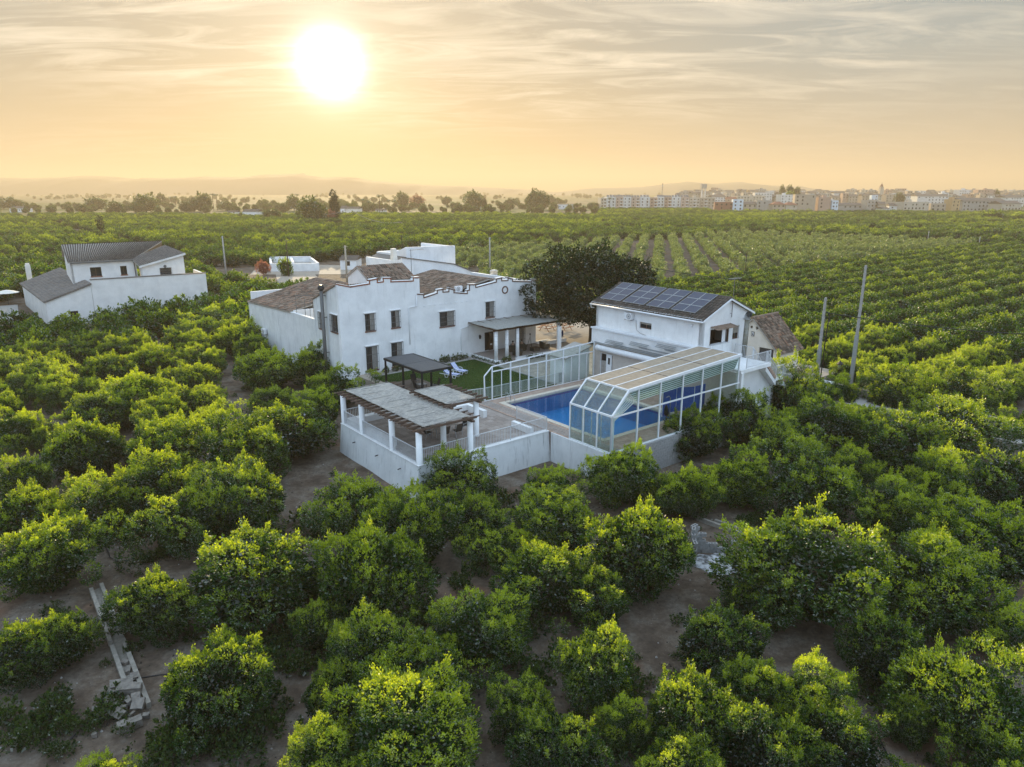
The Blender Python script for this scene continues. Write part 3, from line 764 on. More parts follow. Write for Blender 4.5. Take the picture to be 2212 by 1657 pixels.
# grass blades on the lawn
def blades(name,area,n,h,matn,label,seed=1,z=1.63):
    r_=np.random.RandomState(seed);a=r_.uniform(area[0],area[1],n);b=r_.uniform(area[2],area[3],n)
    P=np.stack([OX+a*CT-b*ST,OY+a*ST+b*CT,np.full(n,z)],1);th=r_.uniform(0,6.28,n);w=.012
    s=np.stack([np.cos(th),np.sin(th),0*th],1)*w;up=np.stack([r_.normal(0,.015,n),r_.normal(0,.015,n),h*r_.uniform(.6,1.3,n)],1)
    V=np.stack([P-s,P+s,P+up],1).reshape(-1,3);o=link(name,np_mesh(name,V,np.arange(3*n).reshape(n,3),matn,r_.uniform(0,1,n)));return tag(o,label,'grass',None,'stuff')
blades('lawn_grass',(9.5,21.4,10.1,23.7),60000,.045,M_oliv,'short green grass covering the lawn')
# ------------------------------------------------------------------ terrace with its walls, floor and railings
Z=2.2
te=thing('terrace','raised white rendered terrace with tiled floor and stained walls','terrace',0,0,0)
mb=MBP(te)
mb.hexa([(-.35,-.25,-.3),(10.95,-.25,-.3),(10.95,.2,-.3),(.2,.2,-.3),(-.02,-.02,Z),(10.95,-.02,Z),(10.95,.28,Z),(.28,.28,Z)])
mb.hexa([(-.35,-.25,-.3),(.2,.2,-.3),(.2,11.0,-.3),(-.3,11.0,-.3),(-.02,-.02,Z),(.28,.28,Z),(.28,11.0,Z),(-.02,11.0,Z)])
mb.box(.2,10.95,10.75,11.0,-.3,Z);mb.build('wall',M_dirty,te)
cp=MBP(te);cp.box(-.06,10.95,-.06,.30,Z,Z+.06);cp.box(-.06,.30,.30,11.0,Z,Z+.06);cp.build('coping',M_white,te)
sl=MBP(te);sl.box(.3,10.95,.3,10.75,1.9,Z-.03);sl.build('floor_slab',M_grout,te)
floor_tiles(te,.3,10.9,.3,10.7,Z,.5,M_terr,'floor_tile',300,szy=.5,off=.0)
for a0,a1,b0,b1,h in((9.45,9.75,2.45,.30,.45),(.3,.85,4.2,10.7,.45),(.85,4.2,10.15,10.7,.45),(9.1,9.45,5.45,7.9,.55),(7.6,9.1,7.6,7.9,.55)):
    wk=MBP(te);wk.box(a0,a1,min(b0,b1),max(b0,b1),Z,Z+h);wk.build('low_wall',M_white,te)
pp=MBP(te)
for b_ in(2.1,5.2,8.6):pp.tube([(-.1,b_,1.45),(-.34,b_,1.42)],.035,6)
pp.build('drain_spout',M_black,te)
def tagrail(lbl,pts,**k):
    t=thing('railing',lbl,'railing',*pts[0],group='grey metal railings');rail(t,pts,**k);return t
z6=Z+.06
tagrail('grey railing panel on the terrace front edge left of the corner column',[(.12,.45,z6),(.12,3.4,z6)])
tagrail('grey railing panel on the terrace side between second and third columns',[(.12,3.85,z6),(.12,7.7,z6)])
tagrail('grey railing panel at the far left end of the terrace side',[(.12,8.15,z6),(.12,10.65,z6)])
tagrail('railing along the back left of the terrace above the trees',[(.35,10.88,z6),(4.2,10.88,z6),(9.3,10.88,z6)])
tagrail('grey railing on the terrace front between its two white columns',[(.4,.12,z6),(3.9,.12,z6)])
tagrail('long pale railing on the terrace front right of the columns',[(4.4,.12,z6),(7.5,.12,z6),(10.85,.12,z6),(10.85,3.55,z6)])
# ------------------------------------------------------------------ reed-covered pergola on the terrace
M_rafter=mat('brown_painted_wood',(.115,.075,.055),(.085,.055,.04),6,.75,stretch=(1,.2,1))
pg=thing('pergola','white columned pergola with brown rafters and reed mat roof','pergola',0,0,Z)
for a,b,zt in((.2,.2,4.36),(.2,3.62,4.36),(.2,7.93,4.36),(.2,10.85,4.36),(4.15,.2,4.36),(3.5,2.46,4.36),(6.28,2.47,4.74),(3.9,10.4,4.36)):
    c=MBP(pg);c.tube([(a,b,Z),(a,b,Z+.04),(a,b,zt)],[.23,.205,.20],16);c.build('column',M_white,pg,True)
def beam(p,q,w=.14,h=.2):
    c=MBP(pg);c.bar(p,q,w,h);d=(Vector(q)-Vector(p)).normalized();c.bar(Vector(q),Vector(q)+d*.16,w*.99,h*.55);c.bar(Vector(p),Vector(p)-d*.16,w*.99,h*.55);c.build('beam',M_rafter,pg)
beam((.2,-.25,4.46),(.2,11.05,4.46));beam((4.05,-.25,4.46),(4.05,10.9,4.46))
beam((6.3,2.0,4.84),(6.3,6.5,4.84));beam((3.9,2.0,4.84),(3.9,6.5,4.84))
rafm=MB();rafm.box(-2.35,2.35,-.045,.045,-.07,.07);rafm.hexa([(2.35,-.045,-.07+.07),(2.6,-.045,.02),(2.6,.045,.02),(2.35,.045,0),(2.35,-.045,.07),(2.6,-.045,.07),(2.6,.045,.07),(2.35,.045,.07)]);rafm.hexa([(-2.6,-.045,.02),(-2.35,-.045,0),(-2.35,.045,0),(-2.6,.045,.02),(-2.6,-.045,.07),(-2.35,-.045,.07),(-2.35,.045,.07),(-2.6,.045,.07)])
rafm=rafm.mesh('rafter',M_rafter)
n=17
for k in range(n):link('rafter',rafm,pg,(2.12,-.12+k*(11.0/(n-1)),4.63-Z))
raf2=MB();raf2.box(-1.85,1.85,-.045,.045,-.07,.07);raf2=raf2.mesh('rafter',M_rafter)
for k in range(8):link('rafter',raf2,pg,(5.15,2.05+k*(4.4/7),5.01-Z))
def reedmat():
    m,t,b=newmat('bleached_reed');p=objco(t,False)
    n=nz(t,3.2,6,.7,p,(1,6,1));n2=nz(t,.9,4,.6,p);w=N(t,'ShaderNodeTexWave',wave_type='BANDS',bands_direction='Y');w.inputs['Scale'].default_value=26;w.inputs['Distortion'].default_value=2.5;L(t,p,w.inputs['Vector'])
    c=rmp(t,n,[(.36,(.30,.28,.25)),(.5,(.58,.55,.50)),(.62,(.88,.85,.78))]);c=mixc(t,rmp(t,w.outputs['Fac'],[(.2,g3(.22)),(.7,g3(0))]),c,(.15,.13,.11))
    c=mixc(t,rmp(t,n2,[(.45,g3(0)),(.7,g3(.45))]),c,(.82,.76,.64));L(t,c,b.inputs['Base Color']);b.inputs['Roughness'].default_value=.9
    bump(t,b,mth(t,'ADD',w.outputs['Fac'],n),.9,.03);return m
M_reed=reedmat()
def mat_sheet(par,a0,a1,b0,b1,z,name,seed,m=None,n=44,th=.035,amp=.03,drop=0.):
    q=MBP(par);r_=random.Random(seed);nb=n;na=int(n*(a1-a0)/(b1-b0))+4;vs=[]
    for s_ in(0,1):
        for j in range(nb+1):
            for i in range(na+1):
                a=a0+(a1-a0)*i/na;b=b0+(b1-b0)*j/nb
                ea=(.05*mnoise.noise(Vector((b*3,seed,0)))if i in(0,na) else 0);eb=(.05*mnoise.noise(Vector((a*3,seed,5)))if j in(0,nb) else 0)
                vs.append((a+ea,b+eb,z+drop*(i/na)+amp*mnoise.noise(Vector((a*1.3,b*1.3,seed)))+amp*.5*mnoise.noise(Vector((a*6,b*6,seed)))+(th if s_ else 0)))
    W_=na+1;off=(nb+1)*W_;fs=[]
    for j in range(nb):
        for i in range(na):
            k=j*W_+i;fs.append((off+k,off+k+1,off+k+W_+1,off+k+W_));fs.append((k+W_,k+W_+1,k+1,k))
    for i in range(na):fs.append((i,i+1,off+i+1,off+i));k=nb*W_+i;fs.append((k+1,k,off+k,off+k+1))
    for j in range(nb):k=j*W_;fs.append((k+W_,k,off+k,off+k+W_));k+=na;fs.append((k,k+W_,off+k+W_,off+k))
    q.add(vs,fs);return q.build(name,m or M_reed,par,True)
mat_sheet(pg,.42,4.0,.0,10.75,4.735,'reed_mat',3);mat_sheet(pg,3.62,6.05,2.2,6.35,5.11,'reed_mat',9,n=20)
lathm=[]
for k in range(17):
    b=-.06+k*(10.9/16);a0=rs.uniform(.3,1.6);a1=a0+rs.uniform(1.4,2.4)
    if k%2 or k in(0,16):
        if k in(0,16):a0,a1=.3,4.0
        q=MBP(pg);q.bar((a0,b,4.80),(min(a1,4.05),b,4.80),.05,.02);q.build('lath',M_conc,pg)
for b,a0,a1 in((2.25,3.7,6.1),(4.3,4.4,5.6),(6.3,3.7,6.2)):
    q=MBP(pg);q.bar((a0,b,5.18),(a1,b,5.18),.05,.02);q.build('lath',M_conc,pg)
# ------------------------------------------------------------------ furniture
M_sling=mat('brown_mesh_sling',(.06,.05,.042),(.045,.038,.032),40,.8)
def sling_chair(name,label,a,b,z,rot,frame=M_galv,seat=M_sling,group=None):
    t=thing(name,label,'chair',a,b,z,rot,group)
    q=MB()
    for s in(-.27,.27):
        q=MB();q.tube([(s,-.27,0),(s,-.24,.42),(s,.05,.44)],.014,6);q.build('leg',frame,t);q=MB();q.tube([(s,.34,0),(s,.18,.40),(s,-.1,.42)],.014,6);q.build('leg',frame,t)
        q=MB();q.tube([(s,.20,.42),(s,.40,1.02)],.014,6);q.build('back_frame',frame,t)
        q=MB();q.tube([(s*1.05,.30,.66),(s*1.05,-.22,.64),(s*1.05,-.25,.42)],.016,6);q.build('armrest',frame,t)
    q=MB();q.hexa([(-.25,-.26,.42),(.25,-.26,.42),(.25,.22,.39),(-.25,.22,.39),(-.25,-.26,.44),(.25,-.26,.44),(.25,.22,.41),(-.25,.22,.41)]);q.build('seat',seat,t)
    q=MB();q.hexa([(-.25,.22,.42),(.25,.22,.42),(.25,.25,.42),(-.25,.25,.42),(-.25,.39,1.0),(.25,.39,1.0),(.25,.42,1.0),(-.25,.42,1.0)]);q.build('backrest',seat,t)
    return t
tb=thing('dining_table','pale topped table with grey legs under the reed pergola','table',4.6,4.2,Z)
q=MB();q.box(-.9,.9,-.5,.5,.70,.74);q.build('tabletop',M_terr,tb)
for sx in(-.8,.8):
    for sy in(-.42,.42):q=MB();q.bar((sx,sy,0),(sx,sy,.70),.045);q.build('leg',M_galv,tb)
for a,b,r_,lb in((5.2,3.3,PI,'sling chair at the table nearest the pool side column'),(6.1,3.9,-PI/2+.2,'sling chair at the right end of the table turned outward'),(4.1,3.3,PI+.15,'sling chair on the near side of the table behind the middle column'),(3.3,4.2,PI/2,'sling chair at the left end of the table in the pergola shade'),(5.0,5.2,0.,'sling chair on the far side of the table, right one'),(4.1,5.2,.1,'sling chair on the far side of the table, left one')):
    sling_chair('sling_chair',lb,a,b,Z,r_,group='brown sling chairs round the terrace table')
# louvred black pergola on the lawn
dg=thing('louvred_pergola','dark grey flat louvred pergola over the lawn seats','pergola',9,14,1.6)
for a in(9.08,12.0):
    for b in(14.2,17.4,20.55):c=MBP(dg);c.box(a-.07,a+.07,b-.07,b+.07,1.6,3.98);c.build('post',M_dgrey,dg)
c=MBP(dg);c.bar((9.0,14.1,4.07),(9.0,20.65,4.07),.12,.2);c.build('beam',M_dgrey,dg)
c=MBP(dg);c.bar((12.08,14.1,4.07),(12.08,20.65,4.07),.12,.2);c.build('beam',M_dgrey,dg)
for b in(14.1,17.4,20.65):c=MBP(dg);c.bar((9.06,b,4.07),(12.02,b,4.07),.12,.2);c.build('cross_beam',M_dgrey,dg)
lv=MB();lv.hexa([(-1.42,-.075,-.01),(1.42,-.075,-.01),(1.42,.075,.02),(-1.42,.075,.02),(-1.42,-.075,.01),(1.42,-.075,.01),(1.42,.075,.04),(-1.42,.075,.04)])
M_louv=mat('louvre_grey',(.075,.078,.082),(.06,.062,.066),3,.4,.2);lv=lv.mesh('louvre',M_louv)
for k in range(40):
    b=14.25+k*.16
    if abs(b-17.4)<.07:continue
    link('louvre',lv,dg,(10.54-9,b-14,4.13-1.6))
dk=MB();dk.box(8.9,12.6,14.0,20.7,1.58,1.66)
single('seating_patio',dk,mat('patio_brown',(.16,.125,.10),(.12,.09,.07),4,.8),'brown paved patch under the dark louvred pergola',None,None,'structure')
for a,b,r_,lb in((10.0,16.5,PI/2,'black lounge armchair on the left under the louvred pergola'),(11.0,18.6,0.,'tall black armchair at the back under the louvred pergola'),(11.7,16.2,-PI/2-.3,'black lounge armchair on the right under the louvred pergola')):
    sling_chair('armchair',lb,a,b,1.66,r_,M_black,M_black,'black garden armchairs')
tt=thing('coffee_table','low dark coffee table with pale top between the black armchairs','table',10.9,17.3,1.66)
q=MB();q.box(-.4,.4,-.3,.3,.40,.43);q.build('tabletop',M_conc,tt)
for sx in(-.35,.35):
    for sy in(-.25,.25):q=MB();q.bar((sx,sy,0),(sx,sy,.4),.03);q.build('leg',M_black,tt)
# sun loungers
def stripemat():
    m,t,b=newmat('blue_white_stripe');tcx=t.nodes.new('ShaderNodeTexCoord').outputs['Object'];s=N(t,'ShaderNodeSeparateXYZ');L(t,tcx,s.inputs[0])
    f=mth(t,'FRACT',mth(t,'MULTIPLY',s.outputs['X'],9.));c=rmp(t,f,[(0,(.045,.10,.40)),(.5,(.75,.76,.78))],'CONSTANT');L(t,c,b.inputs['Base Color']);b.inputs['Roughness'].default_value=.85;return m
M_str=stripemat()
def lounger(lb,a,b,rot):
    t=thing('sun_lounger',lb,'sun lounger',a,b,1.63,rot,'striped sun loungers on the lawn')
    for s in(-.32,.32):
        q=MB();q.tube([(s,-.95,.30),(s,.25,.32),(s,.95,.34)],.035,6);q.build('side_rail',M_wframe,t,True)
        for y in(-.75,.1):q=MB();q.tube([(s,y-.1,.30),(s*1.1,y-.05,.02),(s*1.1,y+.22,.02),(s,y+.30,.30)],.028,6);q.build('leg',M_wframe,t,True)
        q=MB();q.tube([(s*1.15,.35,.34),(s*1.2,.30,.55),(s*1.2,-.10,.52),(s*1.15,-.16,.32)],.024,6);q.build('armrest',M_wframe,t,True)
    q=MB();q.box(-.29,.29,-.98,.28,.33,.40);q.build('seat_cushion',M_str,t)
    q=MB();q.hexa([(-.29,.26,.34),(.29,.26,.34),(.29,.86,.92),(-.29,.86,.92),(-.29,.20,.39),(.29,.20,.39),(.29,.80,.97),(-.29,.80,.97)]);q.build('back_cushion',M_str,t)
lounger('blue and white striped lounger nearer the dark louvred pergola',15.25,19.2,.95-TH+.15)
lounger('blue and white striped lounger farther from the dark louvred pergola',16.75,19.9,.75-TH+.15)
# ------------------------------------------------------------------ pool deck and pool
PX0,PX1,PY0,PY1=12.85,21.2,-3.65,7.45
dkk=thing('pool_deck','tiled pool deck with pale coping round the blue pool',None,11,-6,0);dkk['kind']='structure'
hole=(PX0-.42,PX1+.42,PY0-.42,PY1+.42)
mb=MBP(dkk)
for r_ in((10.95,PX0-.42,-6.1,9.3),(PX1+.42,25.3,-6.1,9.3),(PX0-.42,PX1+.42,-6.1,PY0-.42),(PX0-.42,PX1+.42,PY1+.42,9.3)):mb.box(r_[0],r_[1],r_[2],r_[3],-.3 if r_[0]<11 else .4,2.17)
mb.build('deck_slab',M_grout,dkk)
floor_tiles(dkk,11.0,24.6,-6.05,9.2,2.2,.62,M_deck,'deck_tile',300,holes=[hole],szy=.42,off=.5)
cpm=mat('pale_stone_coping',(.62,.55,.45),(.52,.45,.36),6,.8)
x=PX0-.42
def coping(a0,a1,b0,b1):q=MBP(dkk);q.box(a0,a1,b0,b1,2.0,2.235);q.build('coping_stone',cpm,dkk)
k=0;a=PX0-.42
while a<PX1+.42-.05:
    e_=min(a+.8,PX1+.42);coping(a+.005,e_-.005,PY0-.42,PY0);coping(a+.005,e_-.005,PY1,PY1+.42);a=e_
b=PY0
while b<PY1-.05:
    e_=min(b+.8,PY1);coping(PX0-.42,PX0,b+.005,e_-.005);coping(PX1,PX1+.42,b+.005,e_-.005);b=e_
po=thing('swimming_pool','rectangular blue tiled swimming pool beside the white terrace','pool',17,2,.6)
def pooltile(nm,c1,c2):
    m,t,b=newmat(nm);p=objco(t,False);br=N(t,'ShaderNodeTexBrick');br.offset=0;br.inputs['Scale'].default_value=1;br.inputs['Brick Width'].default_value=.22;br.inputs['Row Height'].default_value=.22;br.inputs['Mortar Size'].default_value=.012
    br.inputs['Color1'].default_value=(*c1,1);br.inputs['Color2'].default_value=(*c2,1);br.inputs['Mortar'].default_value=(.05,.16,.40,1);L(t,p,br.inputs['Vector']);L(t,br.outputs[0],b.inputs['Base Color']);b.inputs['Roughness'].default_value=.3;return m
q=MBP(po);q.box(PX0-.05,PX1+.05,PY0-.05,PY1+.05,.45,.6)
for r_ in((PX0-.1,PX0,PY0-.1,PY1+.1),(PX1,PX1+.1,PY0-.1,PY1+.1),(PX0,PX1,PY0-.1,PY0),(PX0,PX1,PY1,PY1+.1)):q.box(*r_,.6,1.84)
q.build('basin',pooltile('pool_tile_blue',(.02,.30,.56),(.03,.36,.64)),po)
q=MBP(po)
for r_ in((PX0-.1,PX0+.004,PY0-.1,PY1+.1),(PX1-.004,PX1+.1,PY0-.1,PY1+.1),(PX0,PX1,PY0-.1,PY0+.004),(PX0,PX1,PY1-.004,PY1+.1)):q.box(*r_,1.845,1.995)
q.build('waterline_band',pooltile('pool_band_navy',(.012,.035,.30),(.02,.06,.42)),po)
def watermat():
    m=bpy.data.materials.new('pool_water');m.use_nodes=True;t=m.node_tree;t.nodes.clear();p=objco(t)
    n=nz(t,1.6,3,.5,p,(1,1.6,1));n2=nz(t,6,2,.5,p);bp=N(t,'ShaderNodeBump');bp.inputs['Strength'].default_value=.35;bp.inputs['Distance'].default_value=.05;L(t,mth(t,'ADD',n,mth(t,'MULTIPLY',n2,.25)),bp.inputs['Height'])
    gl=N(t,'ShaderNodeBsdfGlossy');gl.inputs['Roughness'].default_value=.02;tr=N(t,'ShaderNodeBsdfTransparent');tr.inputs[0].default_value=(.50,.86,.97,1)
    fr=N(t,'ShaderNodeFresnel');fr.inputs[0].default_value=1.33;L(t,bp.outputs[0],gl.inputs['Normal']);L(t,bp.outputs[0],fr.inputs['Normal'])
    ms=N(t,'ShaderNodeMixShader');L(t,fr.outputs[0],ms.inputs[0]);L(t,tr.outputs[0],ms.inputs[1]);L(t,gl.outputs[0],ms.inputs[2]);o=N(t,'ShaderNodeOutputMaterial');L(t,ms.outputs[0],o.inputs[0]);return m
q=MBP(po);q.add([(PX0,PY0,2.06),(PX1,PY0,2.06),(PX1,PY1,2.06),(PX0,PY1,2.06)],[(0,1,2,3)]);q.build('water',watermat(),po)
q=MBP(po)
for s in(0,.5):q.tube([(13.3,7.75+0,2.2) if 0 else (13.1+s,7.75,2.2),(13.1+s,7.75,3.0),(13.1+s,7.55,3.08),(13.1+s,7.2,2.5),(13.1+s,7.15,1.9)],.022,6)
q.build('handrail',M_galv,po,True)
# retaining walls of the deck
rw=MB();rw.box(10.9,11.15,-6.1,-.3,-.3,2.19)
single('retaining_wall',rw,M_dirty,'short white retaining wall under the glazed enclosure front','wall')
bw=thing('block_wall','bare grey concrete block wall under the long glazed side','wall',11,-6.2,0)
bm1=MB();bm1.box(-.195,.195,-.1,.1,-.095,.095);bmm=bm1.mesh('block',M_block)
mm=MB((0,0,0));mm.box(.15,14.3,-.02,.06,0,2.17);mm.build('mortar_bed',M_mort,bw)
for r_ in range(11):
    for c_ in range(35):
        a=.35+c_*.405+(.2 if r_%2 else 0)
        if a<14.2:
            ob=link('block',bmm,bw,(a,0+rs.uniform(-.006,.006)-.02,.1+r_*.2))
# tracks in front of the enclosure
for k,(a) in enumerate((11.25,11.45,11.65,11.85,12.05)):
    q=MB();q.bar((a,-6.0,2.215),(a,9.1,2.215),.05,.03);single('sliding_track',q,M_galv,f'{["outermost","second","middle","fourth","innermost"][k]} of the steel floor tracks along the pool deck edge','track','steel floor tracks of the pool cover')
# ------------------------------------------------------------------ telescopic glazed enclosure
def glassmat(nm,tint,refl=.06,rough=.03,dirt=None,dscale=2.):
    m=bpy.data.materials.new(nm);m.use_nodes=True;t=m.node_tree;t.nodes.clear()
    tr=N(t,'ShaderNodeBsdfTransparent');tr.inputs[0].default_value=(*tint,1);gl=N(t,'ShaderNodeBsdfGlossy');gl.inputs['Roughness'].default_value=rough
    fr=N(t,'ShaderNodeLayerWeight');fr.inputs[0].default_value=.5;ms=N(t,'ShaderNodeMixShader');L(t,mth(t,'ADD',mth(t,'POWER',fr.outputs['Facing'],5.),refl*.5,True),ms.inputs[0]);L(t,tr.outputs[0],ms.inputs[1]);L(t,gl.outputs[0],ms.inputs[2]);out=ms.outputs[0]
    if dirt:
        p=objco(t);d=N(t,'ShaderNodeBsdfDiffuse');tl=N(t,'ShaderNodeBsdfTranslucent');n=nz(t,dscale,7,.7,p);n2=nz(t,dscale*5,5,.7,p,(.35,2.,1));cc=rmp(t,n2,[(.3,dirt[0]),(.7,dirt[1])]);L(t,cc,d.inputs[0]);L(t,cc,tl.inputs[0])
        dm=N(t,'ShaderNodeMixShader');dm.inputs[0].default_value=dirt[3] if len(dirt)>3 else .4;L(t,d.outputs[0],dm.inputs[1]);L(t,tl.outputs[0],dm.inputs[2])
        m2=N(t,'ShaderNodeMixShader');L(t,rmp(t,n,[(.3,g3(dirt[2]-.12)),(.7,g3(min(1,dirt[2]+.12)))]),m2.inputs[0]);L(t,out,m2.inputs[1]);L(t,dm.outputs[0],m2.inputs[2]);out=m2.outputs[0]
    o=N(t,'ShaderNodeOutputMaterial');L(t,out,o.inputs[0]);MATS[nm]=m;return m
G_clear=glassmat('clear_pane',(.90,.95,.94),.03)
G_front=glassmat('greenish_pane',(.82,.89,.86),.08,.05,((.34,.38,.35),(.45,.49,.46),.17))
G_roof=glassmat('dusty_polycarbonate',(.62,.60,.55),.02,.25,((.42,.34,.25),(.66,.55,.42),.80,.35))
G_stack=glassmat('stacked_pane',(.62,.74,.70),.10,.08,((.34,.40,.36),(.46,.52,.47),.5))
en=thing('pool_enclosure','large white framed glazed lean-to enclosure over the pool end','pool enclosure',11,-6.1,Z)
A0,A1=11.02,25.1;B0,B1=-6.08,-2.15;ZE,ZT,ZR=4.80,6.30,6.92;AT=12.55
def topz(a):return ZT+(ZR-ZT)*(a-AT)/(A1-AT)
def fbar(name,p,q_,w=.09,h=.09,m=None):q=MBP(en);q.bar(p,q_,w,h);return q.build(name,m or M_wframe,en)
def pane(name,pts,m,th=.012):
    q=MBP(en);P=[Vector(p) for p in pts];n=(P[1]-P[0]).cross(P[2]-P[0]).normalized()*th/2
    k=len(P);q.add([tuple(x-n) for x in P]+[tuple(x+n) for x in P],[tuple(range(k))[::-1],tuple(range(k,2*k))]+[(i,(i+1)%k,k+(i+1)%k,k+i) for i in range(k)]);return q.build(name,m,en)
SA=[A0,13.5,15.76,18.17,20.4,22.7,24.9]
for i,a in enumerate(SA):
    top=ZE if i==0 else topz(a)
    fbar('upright',(a,B0,Z),(a,B0,top-.03),.10,.10)
fbar('sill_rail',(A0,B0,Z+.05),(A1,B0,Z+.05),.10,.10);fbar('mid_rail',(A0,B0,4.74),(A1,B0,4.74),.08,.10)
fbar('slope_rail',(A0,B0,ZE),(AT,B0,ZT),.12,.12);fbar('eave_rail',(AT,B0,ZT),(A1,B0,ZR),.14,.20)
for i in range(6):
    a,b=SA[i]+.05,SA[i+1]-.05
    pane('side_pane',[(a,B0,Z+.1),(b,B0,Z+.1),(b,B0,4.70),(a,B0,4.70)],G_clear)
    if i==0:pane('side_pane',[(a+.1,B0,4.79),(b,B0,4.79),(b,B0,topz(b)-.1),(AT,B0,ZT-.08)],G_clear)
    else:pane('side_pane',[(a,B0,4.79),(b,B0,4.79),(b,B0,topz(b)-.1),(a,B0,topz(a)-.1)],G_clear)
FB=[B1,-3.47,-4.78,B0]
for b in FB:
    fbar('front_upright',(A0,b,Z),(A0,b,ZE),.10,.10);fbar('sloped_bar',(A0,b,ZE),(AT,b,ZT),.09,.10);fbar('roof_bar',(AT,b,ZT+.02),(A1,b,ZR+.02),.07,.09)
for nm,p0,p1 in(('sill_rail',(A0,B1,Z+.05),(A0,B0,Z+.05)),('front_rail',(A0,B1,ZE),(A0,B0,ZE)),('ridge_rail',(AT,B1,ZT),(AT,B0,ZT)),('wall_rail',(A1,B1,ZR),(A1,B0,ZR)),('slope_rail',(A0,B1,ZE),(AT,B1,ZT)),('eave_rail',(AT,B1,ZT),(A1,B1,ZR))):fbar(nm,p0,p1,.11,.12)
for j in range(3):
    b,c=FB[j]-.05,FB[j+1]+.05
    pane('front_pane',[(A0,b,Z+.1),(A0,c,Z+.1),(A0,c,ZE-.06),(A0,b,ZE-.06)],G_front)
    pane('sloped_pane',[(A0+.05,b,ZE+.05),(A0+.05,c,ZE+.05),(AT-.06,c,ZT-.05),(AT-.06,b,ZT-.05)],G_front)
    for k in range(3):
        a0=AT+.06+(A1-AT-.1)*k/3;a1=AT+(A1-AT-.1)*(k+1)/3-.03
        pane('roof_panel',[(a0,b,topz(a0)+.03),(a1,b,topz(a1)+.03),(a1,c,topz(a1)+.03),(a0,c,topz(a0)+.03)],G_roof,.03)
for k in(1,2):
    a=AT+(A1-AT-.1)*k/3+.015;fbar('roof_joint',(a,B1,topz(a)+.045),(a,B0,topz(a)+.045),.035,.02,M_dgrey)
# the inner, pushed-together sections show as a stack of rails under the roof and at the front
for k in range(6):
    d=.16*(k+1);b=B0+.10+.05*k
    fbar('stacked_rail',(AT+.2*k,b,ZT-d-.05),(A1-.2,b,ZR-d-.12),.05,.07,M_wframe)
    q0=A0+.12+.09*k
    fbar('stacked_upright',(q0,b,Z+.05),(q0,b,ZE-.1*k),.035,.06,M_wframe);fbar('stacked_slope',(q0,b,ZE-.1*k),(AT+.2*k,b,ZT-d-.05),.035,.06,M_wframe)
    if k<5:pane('stacked_pane',[(AT+.2*k+.2,b+.02,ZT-d-.07),(A1-.2,b+.02,ZR-d-.16),(A1-.2,b+.02,ZR-d-.27),(AT+.2*k+.3,b+.02,ZT-d-.17)],G_stack)
for k in range(4):
    b=B0+.3+.9*k
    fbar('stacked_brace',(A0+.25,b,Z+.2),(A0+.25,b,ZE-.1),.04,.05,M_wframe)
# far gable frame of the enclosure (the smallest section)
fg=thing('glazed_screen','white framed glass screen between the pool and the lawn','glazed screen',11.8,8.88,Z)
def sb(name,p,q_,w=.08,m=None):q=MBP(fg);q.bar(p,q_,w,w);return q.build(name,m or M_wframe,fg)
def tz2(a):return 5.05+(5.6-5.05)*(a-12.55)/(24.35-12.55)
def mz2(a):return 4.62+(.08)*(a-12.5)/12
sb('upright',(11.8,8.88,Z),(11.75,8.88,4.36));sb('slope_rail',(11.75,8.88,4.36),(12.55,8.88,5.05));sb('top_rail',(12.55,8.88,5.05),(24.35,8.88,5.6));sb('mid_rail',(12.55,8.88,4.62),(24.35,8.88,4.70));sb('sill_rail',(11.8,8.88,Z+.04),(24.35,8.88,Z+.04),.06)
G_far=glassmat('screen_pane',(.89,.93,.92),.03)
def pane2(pts):
    q=MBP(fg);P=[Vector(p) for p in pts];n=Vector((0,.006,0));k=len(P);q.add([tuple(x-n) for x in P]+[tuple(x+n) for x in P],[tuple(range(k))[::-1],tuple(range(k,2*k))]+[(i,(i+1)%k,k+(i+1)%k,k+i) for i in range(k)]);q.build('pane',G_far,fg)
ups=[12.55,14.5,16.5,18.5,20.5,22.5,24.35]
pane2([(11.84,8.88,Z+.07),(12.5,8.88,Z+.07),(12.5,8.88,4.95),(11.8,8.88,4.34)])
for a in ups:sb('upright',(a,8.88,Z),(a,8.88,tz2(a)-.03),.10)
for a,b in zip(ups,ups[1:]):
    c=(a+b)/2;sb('sash_bar',(c,8.86,Z+.05),(c,8.86,4.6),.05)
    for s,e in((a,c),(c,b)):pane2([(s+.04,8.88,Z+.07),(e-.04,8.88,Z+.07),(e-.04,8.88,4.58),(s+.04,8.88,4.58)])
    pane2([(a+.05,8.88,4.72),(b-.05,8.88,4.72),(b-.05,8.88,tz2(b)-.05),(a+.05,8.88,tz2(a)-.05)])
tagrail('pale metal railing behind the glass screen above the lawn',[(9.3,10.0,2.2),(12,9.35,2.2),(16,9.25,2.2),(20.4,9.25,2.2)],bar=.03)
tagrail('railing of the garden steps at the pool screen right end',[(20.4,9.25,2.2),(22.2,10.6,1.7),(24.5,10.8,1.7)],bar=.03)
dd=MB();dd.box(9.3,12,9.2,9.5,1.5,2.19);dd.box(12,24.5,9.22,9.42,1.5,2.19)
